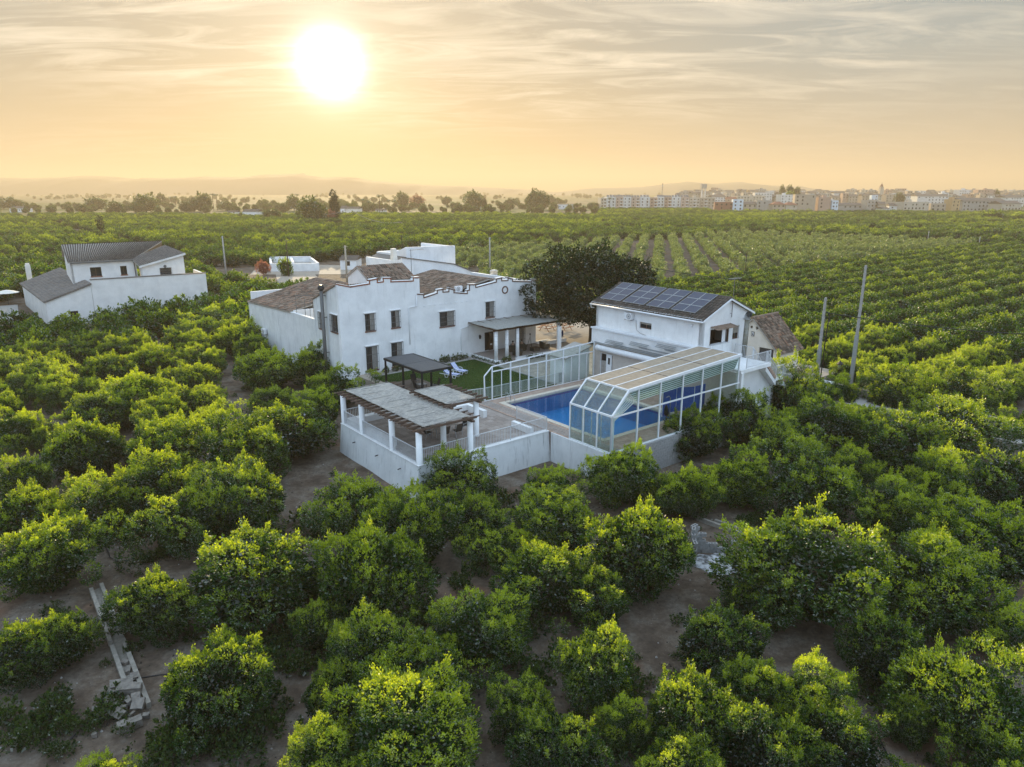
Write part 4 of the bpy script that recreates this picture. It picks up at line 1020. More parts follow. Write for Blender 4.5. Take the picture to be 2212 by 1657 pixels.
# ------------------------------------------------------------------ blue screens and sundries by the pool
q=MB();bl=mat('blue_panel',(.035,.11,.42),(.03,.095,.37),2,.5)
cb=thing('changing_screen','bright blue changing screens inside the glazed enclosure','screen',20.3,-4.2,Z)
for i,(a,b,c,d) in enumerate(((20.0,-2.9,21.6,-2.9),(21.65,-2.9,22.9,-3.6),(22.95,-3.6,24.3,-3.6))):
    q=MBP(cb);q.bar((a,b,Z+1.1),(c,d,Z+1.1),.04,1.9);q.build('panel',bl,cb);q=MBP(cb);q.bar((a,b,Z),(a,b,Z+2.05),.05);q.build('post',M_wframe,cb)
sh=thing('pool_shower','steel pool shower post with a dark bag hanging inside the glass','shower',19.3,-3.9,Z)
q=MBP(sh);q.tube([(18.9,-4.5,Z),(18.9,-4.5,Z+2.1),(18.7,-4.5,Z+2.25),(18.45,-4.5,Z+2.2)],.035,8);q.build('pipe',M_galv,sh,True)
q=MBP(sh);q.tube([(18.45,-4.5,Z+1.6),(18.5,-4.5,Z+1.3),(18.52,-4.5,Z+.95),(18.5,-4.5,Z+.8)],[.06,.16,.2,.1],10);q.build('bag',M_black,sh,True)
# ------------------------------------------------------------------ white two-storey annexe with the solar roof
sb_=thing('solar_house','white annexe with tiled roof carrying four solar arrays','house',25,0,0)
P=frameP('a',25.3)
mb=MBP(sb_);wall(mb,P,6.6,[(-2.2,8.98),(9.65,8.80)],[(3.03,4.38,7.45,8.0)],.3);mb.build('wall',M_white,sb_)
PB=frameP('b',-2.2)
mb=MBP(sb_);wall(mb,PB,1.4,[(25.3,9.0),(28.6,10.45),(31.8,9.05)],[(26.4,28.95,6.82,8.1),(29.5,30.42,6.9,8.05)],.3);mb.build('wall',M_white,sb_)
mb=MBP(sb_);prism_wall(mb,frameP('b',9.65,1),[(25.3,1.4),(25.3,8.9),(28.6,10.4),(31.8,9.0),(31.8,1.4)]);mb.box(31.5,31.8,-2.2,9.65,1.4,9.0);mb.build('wall',M_white,sb_)
mb=MBP(sb_);mb.box(24.62,25.6,-2.3,9.5,5.55,6.85);mb.build('parapet_wall',M_white,sb_)
mb=MBP(sb_);mb.box(24.5,24.62,-2.3,9.55,6.78,6.92);mb.box(24.62,25.3,-2.3,9.5,6.85,6.90);mb.build('ledge',M_wframe,sb_)
P2=frameP('a',24.75)
mb=MBP(sb_);wall(mb,P2,2.15,[(-6.0,5.55),(9.4,5.55)],[(6.9,8.42,2.17,4.62)],.3);mb.build('wall',M_beige,sb_)
mb=MBP(sb_);mb.box(24.55,24.75,-2.3,9.5,5.46,5.56);mb.build('ledge',M_wframe,sb_)
q=MBP(sb_);q.box(24.98,25.0,6.9,8.42,2.17,4.62);q.build('doorway_recess',M_black,sb_)
q=MBP(sb_);q.box(24.70,24.74,6.95,7.62,2.2,4.58);dr=q.build('door',M_wframe,sb_);q=MBP(sb_);q.box(24.68,24.70,7.15,7.38,3.7,4.3);ob=q.build('pane',M_glass,dr)
q=MBP(sb_);q.bar((24.80,8.38,2.2),(24.80,8.38,4.6),.06);q.bar((24.80,7.66,2.2),(24.80,7.66,4.6),.06);q.bar((24.80,6.93,4.6),(24.80,8.4,4.6),.06);q.build('door_frame',M_wframe,sb_)
q=MBP(sb_);q.box(24.80,24.86,7.68,8.36,2.2,3.9);q.build('inner_door',M_conc,sb_)
window(sb_,P,3.03,4.38,7.45,8.0,grille=False,sill=False,lintel=False,blind=.33,fr=M_browntrim)
window(sb_,PB,29.5,30.42,6.9,8.05,grille=False,sill=False,lintel=False,blind=.55,fr=M_browntrim)
q=MBP(sb_);q.box(26.4,28.95,-2.0,-.8,6.7,6.8);q.box(26.4,28.95,-.85,-.8,6.8,8.1);q.build('balcony_recess',M_black,sb_)
q=MBP(sb_);q.box(28.15,28.6,-2.12,-2.08,6.85,8.05);q.build('balcony_door',M_wframe,sb_)
q=MBP(sb_);q.box(26.4,26.5,-2.2,-2.1,6.8,8.1);q.box(28.8,28.95,-2.2,-2.1,6.8,8.1);q.build('balcony_frame',M_wood,sb_)
q=MBP(sb_);q.box(25.32,28.98,-2.42,-2.22,6.1,6.82);q.build('balcony_parapet',M_dirty,sb_)
q=MBP(sb_)
for s_ in(-1,1):
    e_=25.0 if s_<0 else 32.1
    for b_ in(-2.47,10.02):q.hexa([(e_,b_-.04,8.86),(28.6,b_-.04,10.36),(28.6,b_+.04,10.36),(e_,b_+.04,8.86),(e_,b_-.04,9.02),(28.6,b_-.04,10.5),(28.6,b_+.04,10.5),(e_,b_+.04,9.02)])
q.build('verge_board',M_wframe,sb_)
q=MBP(sb_);q.tube([(31.0,-2.22,8.6),(31.0,-2.35,8.6)],[.16,.12],12);q.build('round_lamp',M_wframe,sb_,True)
aw=MBP(sb_)
for k in range(14):
    a=26.35+k*.2;aw.hexa([(a,-2.2,8.33),(a+.1,-2.2,8.40),(a+.2,-2.2,8.33),(a+.1,-2.2,8.30),(a,-2.95,8.18),(a+.1,-2.95,8.25),(a+.2,-2.95,8.18),(a+.1,-2.95,8.15)])
aw.build('corrugated_awning',M_tile,sb_)
EV=9.03
roof_tiles(sb_,(24.95,10.0,EV),(24.95,-2.45,EV),(28.6,10.0,10.5),(28.6,-2.45,10.5),42,10,M_tiledark,M_wood,skip=None)
roof_tiles(sb_,(32.1,-2.45,EV),(32.1,10,EV),(28.62,-2.45,10.5),(28.62,10,10.5),42,9,M_tiledark,M_wood,'back_tile',0)
q=MBP(sb_);q.tube([(28.6,10.0,10.54),(28.6,-2.45,10.54)],.12,8);q.build('ridge_cap',M_tiledark,sb_)
# white plaster mouths of the eave tiles
q=MB();pts=[(math.cos(PI*k/6)*.13,math.sin(PI*k/6)*.095) for k in range(7)];q.prism(pts,'x',-.02,.03);em=q.mesh('eave_tile_end',M_white)
for k in range(42):link('eave_tile_end',em,sb_,(24.93-25,10.0-(k+.5)*12.45/42,EV+.05))
q=MBP(sb_);q.tube([(24.85,10.05,8.93),(24.85,-2.5,8.93)],.075,8);q.tube([(24.85,9.95,8.93),(24.9,9.95,8.6),(25.2,9.85,8.55)],.04,6);q.build('gutter',M_wframe,sb_,True)
# solar arrays: 4 arrays of 3 x 2 modules
def solarmat():
    m,t,b=newmat('solar_cell');p=objco(t,False);br=N(t,'ShaderNodeTexBrick');br.offset=0;br.inputs['Scale'].default_value=1;br.inputs['Brick Width'].default_value=.16;br.inputs['Row Height'].default_value=.16;br.inputs['Mortar Size'].default_value=.007
    br.inputs['Color1'].default_value=(.012,.022,.055,1);br.inputs['Color2'].default_value=(.016,.028,.066,1);br.inputs['Mortar'].default_value=(.05,.06,.09,1);L(t,p,br.inputs['Vector']);L(t,br.outputs[0],b.inputs['Base Color']);b.inputs['Roughness'].default_value=.28;b.inputs['Specular IOR Level'].default_value=.35;return m
M_sol=solarmat()
slope=math.atan2(10.5-EV,28.6-24.95)
pm=MB();pm.box(-.50,.50,-.575,.575,0,.03);pmm=pm.mesh('module',M_sol)
fm=MB();fm.box(-.53,.53,-.60,-.575,-.01,.045);fm.box(-.53,.53,.575,.60,-.01,.045);fm.box(-.53,-.50,-.575,.575,-.01,.045);fm.box(.50,.53,-.575,.575,-.01,.045);fmm=fm.mesh('module_frame',M_galv)
for n_,b0 in enumerate((8.22,5.47,2.72,0.02)):
    sa=thing('solar_array',['solar array at the left end of the annexe roof','second solar array from the left on the annexe roof','third solar array from the left on the annexe roof','solar array at the right end of the annexe roof'][n_],'solar array',27.05,b0,EV+(27.05-24.95)*math.tan(slope)+.14,0,'solar arrays on the annexe roof')
    sa.rotation_euler=(Matrix.Rotation(TH,4,'Z')@Matrix.Rotation(-slope,4,'Y')).to_euler()
    for i in(-1,0,1):
        for j in(-.5,.5):
            o=link('module',pmm,sa,(i*1.08,j*1.215,.03));f=link('module_frame',fmm,o)
    q=MB()
    for j in(-.8,.8):q.bar((-1.75,j,-.02),(1.7,j,-.02),.04)
    q.build('mounting_rail',M_galv,sa)
# air conditioner, lamps, duct, rails on the pool side wall
def ac(lb,P,s,z,par=None):
    t=thing('air_conditioner',lb,'air conditioner',*P(s,.3,z));q=MB(tuple(t['_org']));pbox(q,P,s-.42,s+.42,.12,.45,z,z+.58);q.build('casing',M_wframe,t)
    q=MB(tuple(t['_org']));c=P(s-.12,.46,z+.29);n_=20
    for r0,r1 in((.24,.20),(.15,.12),(.07,.0)):
        vs=[]
        for k in range(n_):
            an=2*PI*k/n_;vs+= [P(s-.12+r0*math.cos(an),.458,z+.29+r0*math.sin(an)),P(s-.12+r1*math.cos(an),.458,z+.29+r1*math.sin(an))]
        q.add(vs,[(2*k,2*((k+1)%n_),2*((k+1)%n_)+1,2*k+1) for k in range(n_)])
    q.build('fan_grille',M_iron,t);q=MB(tuple(t['_org']))
    for x_ in(-.35,.35):pbox(q,P,s+x_-.02,s+x_+.02,0,.45,z-.06,z-.01)
    q.build('bracket',M_iron,t);return t
ac('white air conditioner unit with round fan under the solar roof eave',P,5.4,8.1)
q=MB();q.tube([(25.24,4.75,8.1),(25.24,4.7,7.6),(25.24,4.6,7.2),(25.24,4.2,7.0),(25.24,3.6,6.92)],.02,5);single('cable',q,M_conc,'thin cable hanging in a curve below the air conditioner','cable')
q=MB();q.tube([(25.28,-1.15,8.45),(25.1,-1.15,8.45)],[.11,.09],12);single('wall_lamp',q,M_wframe,'small round white lamp on the annexe wall near its corner','lamp')
du=MB();du.tube([(24.45,8.75,5.12),(24.45,8.6,5.12),(24.45,-1.5,5.12),(24.45,-1.7,5.12)],[.14,.27,.27,.2],16);single('air_duct',du,M_wframe,'fat white fabric air duct along the annexe pool wall','duct',smooth=True)
for k,(b0_,z_) in enumerate(((9.3,5.60),(6.6,5.74),(3.6,5.98),(.8,6.26))):
    q=MB();q.bar((24.44,b0_,z_),(24.44,-2.4,z_),.07,.05);q.bar((24.5,b0_,z_-.07),(24.5,-2.4,z_-.07),.05,.03)
    single('lean_to_rail',q,M_galv,f'{["lowest","second lowest","third lowest","highest"][k]} long metal rail fixed along the annexe wall above the duct','rail','metal rails of the telescopic cover')
for k,(b,z_) in enumerate(((6.9,6.02),(4.0,6.30),(1.1,6.6))):
    q=MB()
    for j in range(3):q.bar((24.42-.12*j,b+.5,z_-.10*j),(24.42-.12*j,b-1.5,z_-.10*j),.06,.05)
    single('bracket_stack',q,M_galv,f'{["left","middle","right"][k]} stepped stack of short metal rails on the annexe wall','rail','stepped rail stacks')
q=MB();q.box(24.70,24.745,4.9,5.25,3.0,3.6);single('notice',q,M_wframe,'small white notice on the beige wall by the pool door','sign')
q=MB();q.tube([(24.6,2.9,2.2),(24.6,2.9,4.2),(24.45,2.9,4.3)],.08,8);single('drain_pipe',q,M_iron,'short grey pipe standing against the beige pool wall','pipe')
q=MB();q.box(24.70,24.745,1.0,2.6,3.7,4.6);single('painted_panel',q,mat('mural_blue',(.10,.22,.42),(.45,.55,.62),3,.6,spread=(.45,.55)),'pale blue painted panel on the pool wall under the duct','mural')
an=thing('tv_antenna','thin television aerial mast on the annexe gable','antenna',28.95,-2.35,9.3)
q=MBP(an);q.tube([(28.95,-2.35,8.9),(28.95,-2.35,12.2)],.03,6);q.bar((28.95,-2.35,9.2),(28.95,-2.2,9.2),.03);q.build('mast',M_iron,an)
q=MBP(an);q.bar((28.3,-2.35,12.1),(29.7,-2.35,12.1),.025)
for k in range(7):q.bar((28.4+k*.2,-2.65,12.1),(28.4+k*.2,-2.05,12.1),.012)
q.build('aerial',M_galv,an)
fl=thing('flue_pipe','fat mossy steel flue with open bent cowl at the annexe corner','flue',30.0,-3.1,5.6)
q=MBP(fl);q.tube([(30.0,-3.1,5.4),(30.1,-3.1,8.7)],.21,14);q.build('pipe',mat('mossy_steel',(.16,.15,.10),(.24,.24,.22),3,.6,.3),fl,True)
q=MBP(fl);q.tube([(30.1,-3.1,8.7),(30.1,-3.1,8.95),(30.0,-3.25,9.15),(29.85,-3.4,9.2)],.26,14,cap=False);q.build('cowl',M_galv,fl,True)
# ------------------------------------------------------------------ landing and outside stairs
sr=thing('outside_stairs','white outside stairs with metal railings behind the glazed enclosure','stairs',28,-4.5,0)
q=MBP(sr);q.box(25.35,29.5,-6.0,-2.5,5.35,5.62);q.build('landing',M_white,sr)
q=MBP(sr);prism_wall(q,frameP('b',-5.0),[(25.65,-.3),(25.65,5.35),(28.9,5.35),(31.2,3.55),(31.9,3.55),(31.9,-.3)],.3);q.box(25.35,25.65,-6.1,-2.3,-.3,5.4);q.build('support_wall',M_white,sr)
for k in range(8):
    a=29.5+k*.20;z_=5.55-k*.18;q=MBP(sr);q.box(a,a+.24,-5.6,-4.3,z_-.30,z_-.02);q.build('step',M_deck,sr)
q=MBP(sr);q.box(31.1,32.2,-5.6,-4.3,3.75,4.0);q.build('mid_landing',M_white,sr)
for k in range(10):
    a=32.2+k*.27;z_=3.85-k*.2;q=MBP(sr);q.box(a,a+.30,-5.6,-4.3,z_-.3,z_-.02);q.build('step',M_deck,sr)
q=MBP(sr);q.hexa([(29.4,-5.62,4.9),(31.1,-5.62,3.4),(31.1,-4.28,3.4),(29.4,-4.28,4.9),(29.4,-5.62,5.3),(31.1,-5.62,3.75),(31.1,-4.28,3.75),(29.4,-4.28,5.3)]);q.hexa([(32.2,-5.62,3.2),(34.9,-5.62,1.2),(34.9,-4.28,1.2),(32.2,-4.28,3.2),(32.2,-5.62,3.6),(34.9,-5.62,1.6),(34.9,-4.28,1.6),(32.2,-4.28,3.6)]);q.build('string_wall',M_white,sr)
tagrail('railing round the upper stair landing behind the glazed roof',[(26.2,-5.9,5.62),(29.45,-5.9,5.62)])
tagrail('railing down the upper flight of the white outside stairs',[(29.5,-5.55,5.5),(31.1,-5.55,4.0),(32.2,-5.55,4.0)])
tagrail('railing down the lower flight of the white outside stairs',[(32.2,-5.55,3.9),(34.9,-5.55,1.9)])
tagrail('railing on the wall side of the white outside stairs',[(29.5,-4.35,5.5),(31.1,-4.35,4.0),(32.2,-4.35,4.0),(34.9,-4.35,1.9)])
tagrail('short railing at the back of the upper stair landing',[(29.45,-2.6,5.62),(29.45,-4.3,5.62)])
# ------------------------------------------------------------------ small tiled hut
hu=thing('tiled_hut','small cream gabled hut with mossy tile roof and grey double door','hut',42,2.8,1)
PH=frameP('a',40.5)
mb=MBP(hu);wall(mb,PH,.5,[(.0,4.05),(2.86,6.85),(5.72,4.05)],[(.42,2.0,1.3,4.08),(2.28,2.58,5.76,6.06),(2.93,3.23,5.76,6.06)],.3);mb.box(40.8,44.4,0,.3,.5,4.05);mb.box(40.8,44.4,5.42,5.72,.5,4.05);mb.box(44.1,44.4,.3,5.42,.5,4.05);mb.build('wall',M_cream,hu)
q=MBP(hu);prism_wall(q,frameP('a',44.4,1),[(0,4.05),(2.86,6.85),(5.72,4.05)],.3);q.build('wall',M_cream,hu)
for s in(2.28,2.93):
    q=MBP(hu);q.box(40.75,40.8,s,s+.3,5.76,6.06);q.build('owl_hole',M_black,hu)
for s,e in((.42,1.2),(1.22,2.0)):
    q=MBP(hu);q.box(40.62,40.66,s,e,1.3,4.08);d=q.build('door_leaf',M_iron,hu);q=MBP(hu)
    for k in range(6):x_=s+.08+k*.125;q.box(40.60,40.615,x_,x_+.05,3.2,4.0)
    q.build('vent_slot',M_black,d)
q=MBP(hu);q.box(40.44,40.5,2.66,2.88+.1,5.05,5.5);q.build('niche_frame',M_black,hu);q=MBP(hu);q.box(40.42,40.44,2.71,2.93,5.1,5.45);q.build('tile_picture',M_wframe,hu);q=MBP(hu);q.hexa([(40.40,2.75,5.15),(40.41,2.89,5.15),(40.41,2.89,5.16),(40.40,2.75,5.16),(40.40,2.80,5.38),(40.41,2.84,5.38),(40.41,2.84,5.39),(40.40,2.80,5.39)]);q.build('picture_figure',M_iron,hu)
roof_tiles(hu,(40.25,-.35,3.72),(44.7,-.35,3.72),(40.25,2.86,6.90),(44.7,2.86,6.90),18,14,M_tile,M_mort)
roof_tiles(hu,(44.7,6.07,3.72),(40.25,6.07,3.72),(44.7,2.86,6.90),(40.25,2.86,6.90),18,14,M_tile,M_mort,'back_tile',0)
q=MBP(hu);q.tube([(40.2,2.86,6.95),(44.75,2.86,6.95)],.12,8);q.build('ridge_cap',M_tile,hu)
# lane, low walls, tile pile
ln=MB();ln.box(38.2,41.4,-40,-2.6,.0,1.0);ln.box(35.0,47,-2.6,9,.0,1.08)
single('lane',ln,mat('lane_concrete',(.42,.39,.36),(.33,.30,.27),1.5,.9,bmp=.4),'pale concrete lane between the groves',None,None,'structure')
lw_=MB();lw_.box(41.4,41.75,-40,-5.6,.0,1.75);single('lane_wall',lw_,M_conc2,'old grey wall along the far side of the lane','wall')
lw_=MB();lw_.box(38.0,38.25,-40,-6.5,-.2,1.12);single('lane_kerb',lw_,M_conc2,'low weathered kerb along the near side of the lane','kerb')
def lowwall(a0,b0,a1,b1,z0,z1,lb):
    q=MB();q.bar((a0,b0,(z0+z1-.15)/2),(a1,b1,(z0+z1-.15)/2),.32,z1-z0-.15);q.tube([(a0,b0,z1-.17),(a1,b1,z1-.17)],.16,8);return single('low_wall',q,M_white,lb,'wall',smooth=False)
lowwall(40.1,.9,41.3,-1.85,.7,2.0,'rounded white low wall in front of the small tiled hut');lowwall(41.1,-2.75,41.6,-5.4,.7,1.9,'rounded white low wall behind the nearer concrete pole')
pl=thing('tile_pile','heap of stacked old roof tiles beside the small hut','tile pile',42.6,-.9,1.2)
tm=MB()
for k in range(5):a=PI*k/4;tm.v+=[(-math.cos(a)*.1,-.2,math.sin(a)*.07),(-math.cos(a)*.08,.2,math.sin(a)*.06)]
tm.f=[[2*k,2*k+2,2*k+3,2*k+1] for k in range(4)];tm.m=[0]*4;tm.t=[.4]*4;tms=[tm.mesh('old_tile',M_tile),tm.mesh('old_tile',M_brick)]
for k in range(90):
    o=link('old_tile',tms[1 if k<14 else 0],pl,((rs.uniform(-1.,.0) if k<14 else rs.uniform(-.7,2.)),(rs.uniform(.1,.6) if k<14 else rs.uniform(-1.3,.4)),rs.uniform(0,.75)));o.rotation_euler=(rs.uniform(-.3,.3),rs.uniform(-.3,.3),rs.uniform(0,6.28))
# concrete poles
M_pole=mat('pole_concrete',(.66,.62,.56),(.54,.50,.45),3,.9,bmp=.3)
def cpole(lb,a,b,z0,z1,lean,w0=.60,w1=.32,step=.55,sheath=None):
    t=thing('concrete_pole',lb,'utility pole',a,b,z0,.35,'slotted concrete poles by the lane')
    H_=z1-z0;q=MB()
    def wd(z):return w0+(w1-w0)*z/H_
    for s in(-1,1):
        q.hexa([(s*w0/2-.05,-.14,0),(s*w0/2+.05,-.14,0),(s*w0/2+.05,.14,0),(s*w0/2-.05,.14,0),(s*w1/2-.04+lean,-.09,H_),(s*w1/2+.04+lean,-.09,H_),(s*w1/2+.04+lean,.09,H_),(s*w1/2-.04+lean,.09,H_)])
    q.build('flange',M_conc,t)
    q=MB();z=0;
    while z<H_-.2:
        w=wd(z)/2;x=lean*z/H_;q.box(x-w,x+w,-.12,.12,z,z+.13);z+=step
    q.build('rung',M_conc,t)
    q=MB();q.hexa([(-w0/2,-.02,0),(w0/2,-.02,0),(w0/2,.02,0),(-w0/2,.02,0),(lean-w1/2,-.02,H_),(lean+w1/2,-.02,H_),(lean+w1/2,.02,H_),(lean-w1/2,.02,H_)]);q.build('web',M_conc,t)
    if sheath:
        q=MB();q.box(-w0/2-.10,-w0/2-.04,-.16,.16,0,sheath);q.box(w0/2+.04,w0/2+.10,-.16,.16,0,sheath);q.build('steel_sheath',M_galv,t)
    return t
cpole('shorter slotted concrete pole carrying a black cable by the lane',40.62,-4.13,.6,9.66,.0,sheath=4.3)
cpole('taller slotted concrete pole standing beside the lane lamp',44.4,-5.6,.6,12.45,.0,sheath=5.4)
def wire(p,q_,sag,r,lb,m=None,n=14):
    p=Vector(p);e=Vector(q_);pts=[]
    for k in range(n+1):
        t=k/n;x=p.lerp(e,t);x.z-=sag*4*t*(1-t);pts.append(tuple(x))
    q=MB();q.tube(pts,r,5);single('cable',q,m or M_black,lb,'cable')
wire((40.7,-4.2,8.3),(57,-27,7.5),.7,.035,'black cable running from the shorter concrete pole to the right')
wire((44.4,-5.5,10.9),(37,22,12.2),1.2,.03,'black cable running from the taller concrete pole behind the solar roof')
q=MB();q.tube([(40.75,-4.3,8.4),(40.95,-4.5,8.1),(40.85,-4.45,6),(40.85,-4.4,.8)],.05,6);single('cable',q,M_black,'black cable dropping down the shorter concrete pole','cable',smooth=True)
lp=thing('lane_lamp','black wrought lantern on a post between the two concrete poles','street lamp',45.6,-3.75,1.0)
q=MBP(lp);q.tube([(45.6,-3.75,.4),(45.6,-3.75,2.15)],.05,8);q.build('post',M_black,lp)
q=MBP(lp);q.tube([(45.6,-3.75,2.15),(45.6,-3.75,2.2),(45.6,-3.75,2.62)],[.08,.15,.27],6);q.build('lantern_glass',glassmat('lantern_glass',(.8,.85,.85),.15),lp)
q=MBP(lp);q.tube([(45.6,-3.75,2.62),(45.6,-3.75,2.68),(45.6,-3.75,2.92),(45.6,-3.75,3.0)],[.31,.31,.08,.05],6);q.build('lantern_cap',M_black,lp)
# ------------------------------------------------------------------ main white farmhouse
FB_=25.475
mh=thing('farmhouse','large white farmhouse with stepped brick-edged parapet and barred windows','house',7.1,25.5,0)
PF=frameP('b',FB_)
par1=[(7.17,10.62),(8.4,10.30),(8.42,10.30),(10.36,10.42),(10.38,10.75),(11.32,10.85),(11.34,10.50),(11.84,10.50),(11.86,10.86),(12.8,10.80),(12.82,10.44),(15.2,10.34),(15.22,10.66),(16.0,10.62)]
par2=[(15.62,8.98),(16.5,8.86),(16.52,8.56),(18.0,8.84),(18.02,9.16),(18.82,9.22),(18.84,8.92),(19.44,8.90),(19.46,9.26),(20.2,9.02),(20.22,8.74),(21.78,8.50),(21.8,8.80),(22.07,8.84),(22.09,9.42),(23.02,9.36),(23.04,9.06),(25.68,9.42),(25.70,9.74),(26.54,9.82),(26.56,9.50),(27.3,9.46),(27.32,9.76),(28.08,9.56),(28.1,9.32),(30.74,9.05),(30.76,9.28),(31.5,9.2)]
win=[(9.74,10.78,5.82,7.50),(12.6,13.55,5.82,7.50),(9.66,10.92,1.9,4.26),(12.47,13.72,1.85,4.28)]
win2=[(18.3,20.1,5.24,6.78),(24.27,25.4,5.6,7.28)]
door=(24.1,25.33,1.85,3.95);win3=(28.45,29.75,1.95,3.85)
mb=MBP(mh);wall(mb,PF,.6,[(7.12,10.5)]+[(a,z-.13) for a,z in par1[1:]],win+[],.4);mb.build('wall',M_white,mh)
mb=MBP(mh);wall(mb,PF,.6,[(16.0,8.82)]+[(a,z-.13) for a,z in par2[1:]],win2+[door,win3],.4);mb.build('wall',M_white,mh)
def coping_strip(pr,d0,d1,nm='parapet_coping',m=M_brick,th=.11):
    q=MBP(mh)
    for (a,z0),(b,z1) in zip(pr,pr[1:]):
        if b-a>.05:q.hexa([PF(a,d0,z0-th),PF(b,d0,z1-th),PF(b,d1,z1-th),PF(a,d1,z0-th),PF(a,d0,z0),PF(b,d0,z1),PF(b,d1,z1),PF(a,d1,z0)])
        else:
            lo,hi=min(z0,z1)-th,max(z0,z1);s=-1 if z1>z0 else 1
            q.box(*(sorted((a-.01,a+.13)) if z1<z0 else sorted((b-.13,b+.01))),FB_-d0,FB_-d1,lo,hi) if False else pbox(q,PF,a-.11 if z1<z0 else b,a if z1<z0 else b+.11,d0,d1,lo,hi)
    q.build(nm,m,mh)
coping_strip(par1,.04,-.42,'parapet_coping',M_brick);coping_strip(par2,.04,-.42,'parapet_coping',M_browntrim)
coping_strip([(a,z+.035) for a,z in par1],.02,-.38,'coping_cap',M_white,.035);coping_strip([(a,z+.035) for a,z in par2],.02,-.38,'coping_cap',M_white,.035)
for k,w_ in enumerate(win):window(mh,PF,*w_,curtain=True)
for w_ in win2:window(mh,PF,*w_,curtain=True)
window(mh,PF,*win3,sill=False,curtain=True)
q=MBP(mh);pbox(q,PF,door[0],door[1],-.30,-.34,door[2],door[3]);q.build('doorway_recess',M_black,mh)
q=MBP(mh);pbox(q,PF,24.72,25.30,-.04,-.10,1.87,3.9);dl=q.build('door_leaf',M_wood,mh);q=MBP(mh);pbox(q,PF,24.85,25.18,-.02,-.04,2.75,3.75);q.build('door_pane',M_glass,dl);q=MBP(mh);pbox(q,PF,24.88,25.14,.0,-.03,2.45,2.6);q.build('letter_plate',M_wframe,dl)
q=MBP(mh);pbox(q,PF,24.13,24.16,.0,-.3,1.87,3.9);q.build('door_leaf',M_wood,mh)
# row of vent slots, round window, drain pipe
for k in range(9):
    s=16.45+k*.67;z=7.63;q=MBP(mh);pbox(q,PF,s-.12,s+.12,.045,0,z,z+.035);pbox(q,PF,s-.10,s+.10,.012,0,z-.07,z-.005);q.build('vent_slot',M_wframe,mh)
q=MBP(mh);vs=[]
for k in range(24):
    an=2*PI*k/24
    for r_,d_ in((.44,.0),(.44,.05),(.30,.05),(.30,.0)):vs.append(PF(26.95+r_*math.cos(an),d_,8.40+r_*math.sin(an)))
q.add(vs,[(4*k+i,4*k+i+1,4*((k+1)%24)+i+1,4*((k+1)%24)+i) for k in range(24) for i in range(3)]);q.build('round_brick_frame',M_browntrim,mh)
q=MBP(mh);q.tube([PF(15.55,.08,8.9),PF(15.55,.08,7.75),PF(14.6,.08,7.65),PF(14.6,.08,3.9)],.05,6);q.build('rain_pipe',M_wframe,mh,True)
q=MBP(mh);q.tube([PF(22.3,.05,5.0),PF(20.9,.05,4.75),PF(20.9,.05,2.2)],.035,6);pbox(q,PF,20.8,21.0,.1,0,2.1,2.3);q.build('cable_pipe',M_wframe,mh,True)
# left side wall, mono-pitch, and lower wing
PS=frameP('a',7.12)
ws=[(28.92,30.08,5.78,7.42),(25.98,27.35,5.9,7.55)]
mb=MBP(mh);wall(mb,PS,.6,[(25.9,10.40),(31.2,8.52)],ws,.35);mb.build('side_wall',M_dirty,mh)
for w_ in ws:window(mh,PS,*w_)
q=MBP(mh);q.hexa([(7.02,25.9,10.40),(7.5,25.9,10.40),(7.5,31.3,8.50),(7.02,31.3,8.50),(7.02,25.9,10.52),(7.5,25.9,10.52),(7.5,31.3,8.62),(7.02,31.3,8.62)]);q.build('verge',M_tile,mh)
mb=MBP(mh);mb.box(7.12,16.0,31.0,31.3,.6,8.5);mb.build('rear_wall',M_white,mh)
roof_tiles(mh,(10.85,31.2,8.55),(7.5,31.2,8.55),(10.85,25.9,10.35),(7.5,25.9,10.35),13,14,M_tile,M_mort,'back_tile',0)
# low wing to the left
lwg=thing('low_wing','long low white wing with open roofless yard end and sagging tiled roof','house',7.1,40,0)
PW=frameP('a',7.07)
mb=MBP(lwg);wall(mb,PW,.3,[(31.0,6.52),(37.6,6.45),(44,6.15),(50.6,5.99)],[(47.0,48.1,1.9,3.1)],.35);mb.build('wall',M_dirty,lwg)
mb=MBP(lwg);mb.box(7.4,16,50.3,50.6,.3,7.2);mb.box(7.4,16,37.2,37.5,.3,6.6);mb.box(15.7,16,31.3,50.3,.3,7.6);mb.build('back_wall',M_white,lwg)
window(lwg,PW,47.0,48.1,1.9,3.1,sill=False,lintel=False)
roof_tiles(lwg,(6.95,50.7,6.02),(6.95,37.4,6.48),(15.9,50.7,8.2),(15.9,37.4,8.5),44,20,M_tile,M_mort)
q=MBP(lwg)
for b in(32,34.2,36.5):
    q.tube([(7.4,b,6.3),(7.4,b,8.4)],.03,5)
q.tube([(7.4,32,7.6),(7.4,34.2,7.7),(7.4,36.5,8.3)],.025,5);q.tube([(7.4,36.5,8.3),(9.5,35.5,8.2),(9.5,33,8.0)],.025,5);q.tube([(7.4,33,6.4),(8,34.2,8.0)],.025,5);q.build('washing_line_frame',M_iron,lwg)
q=MBP(lwg);q.box(7.4,15.7,31.3,37.2,5.2,5.3);q.build('flat_roof',M_conc,lwg)
ac('white air conditioner unit low on the left wing wall',PW,45.3,2.9)
fp=thing('tall_flue','tall dark grey flue pipe standing against the farmhouse corner','flue',7.0,28.3,0)
q=MBP(fp);q.tube([(6.7,28.35,0),(6.7,28.25,9.75)],.17,12);q.build('pipe',M_iron,fp,True)
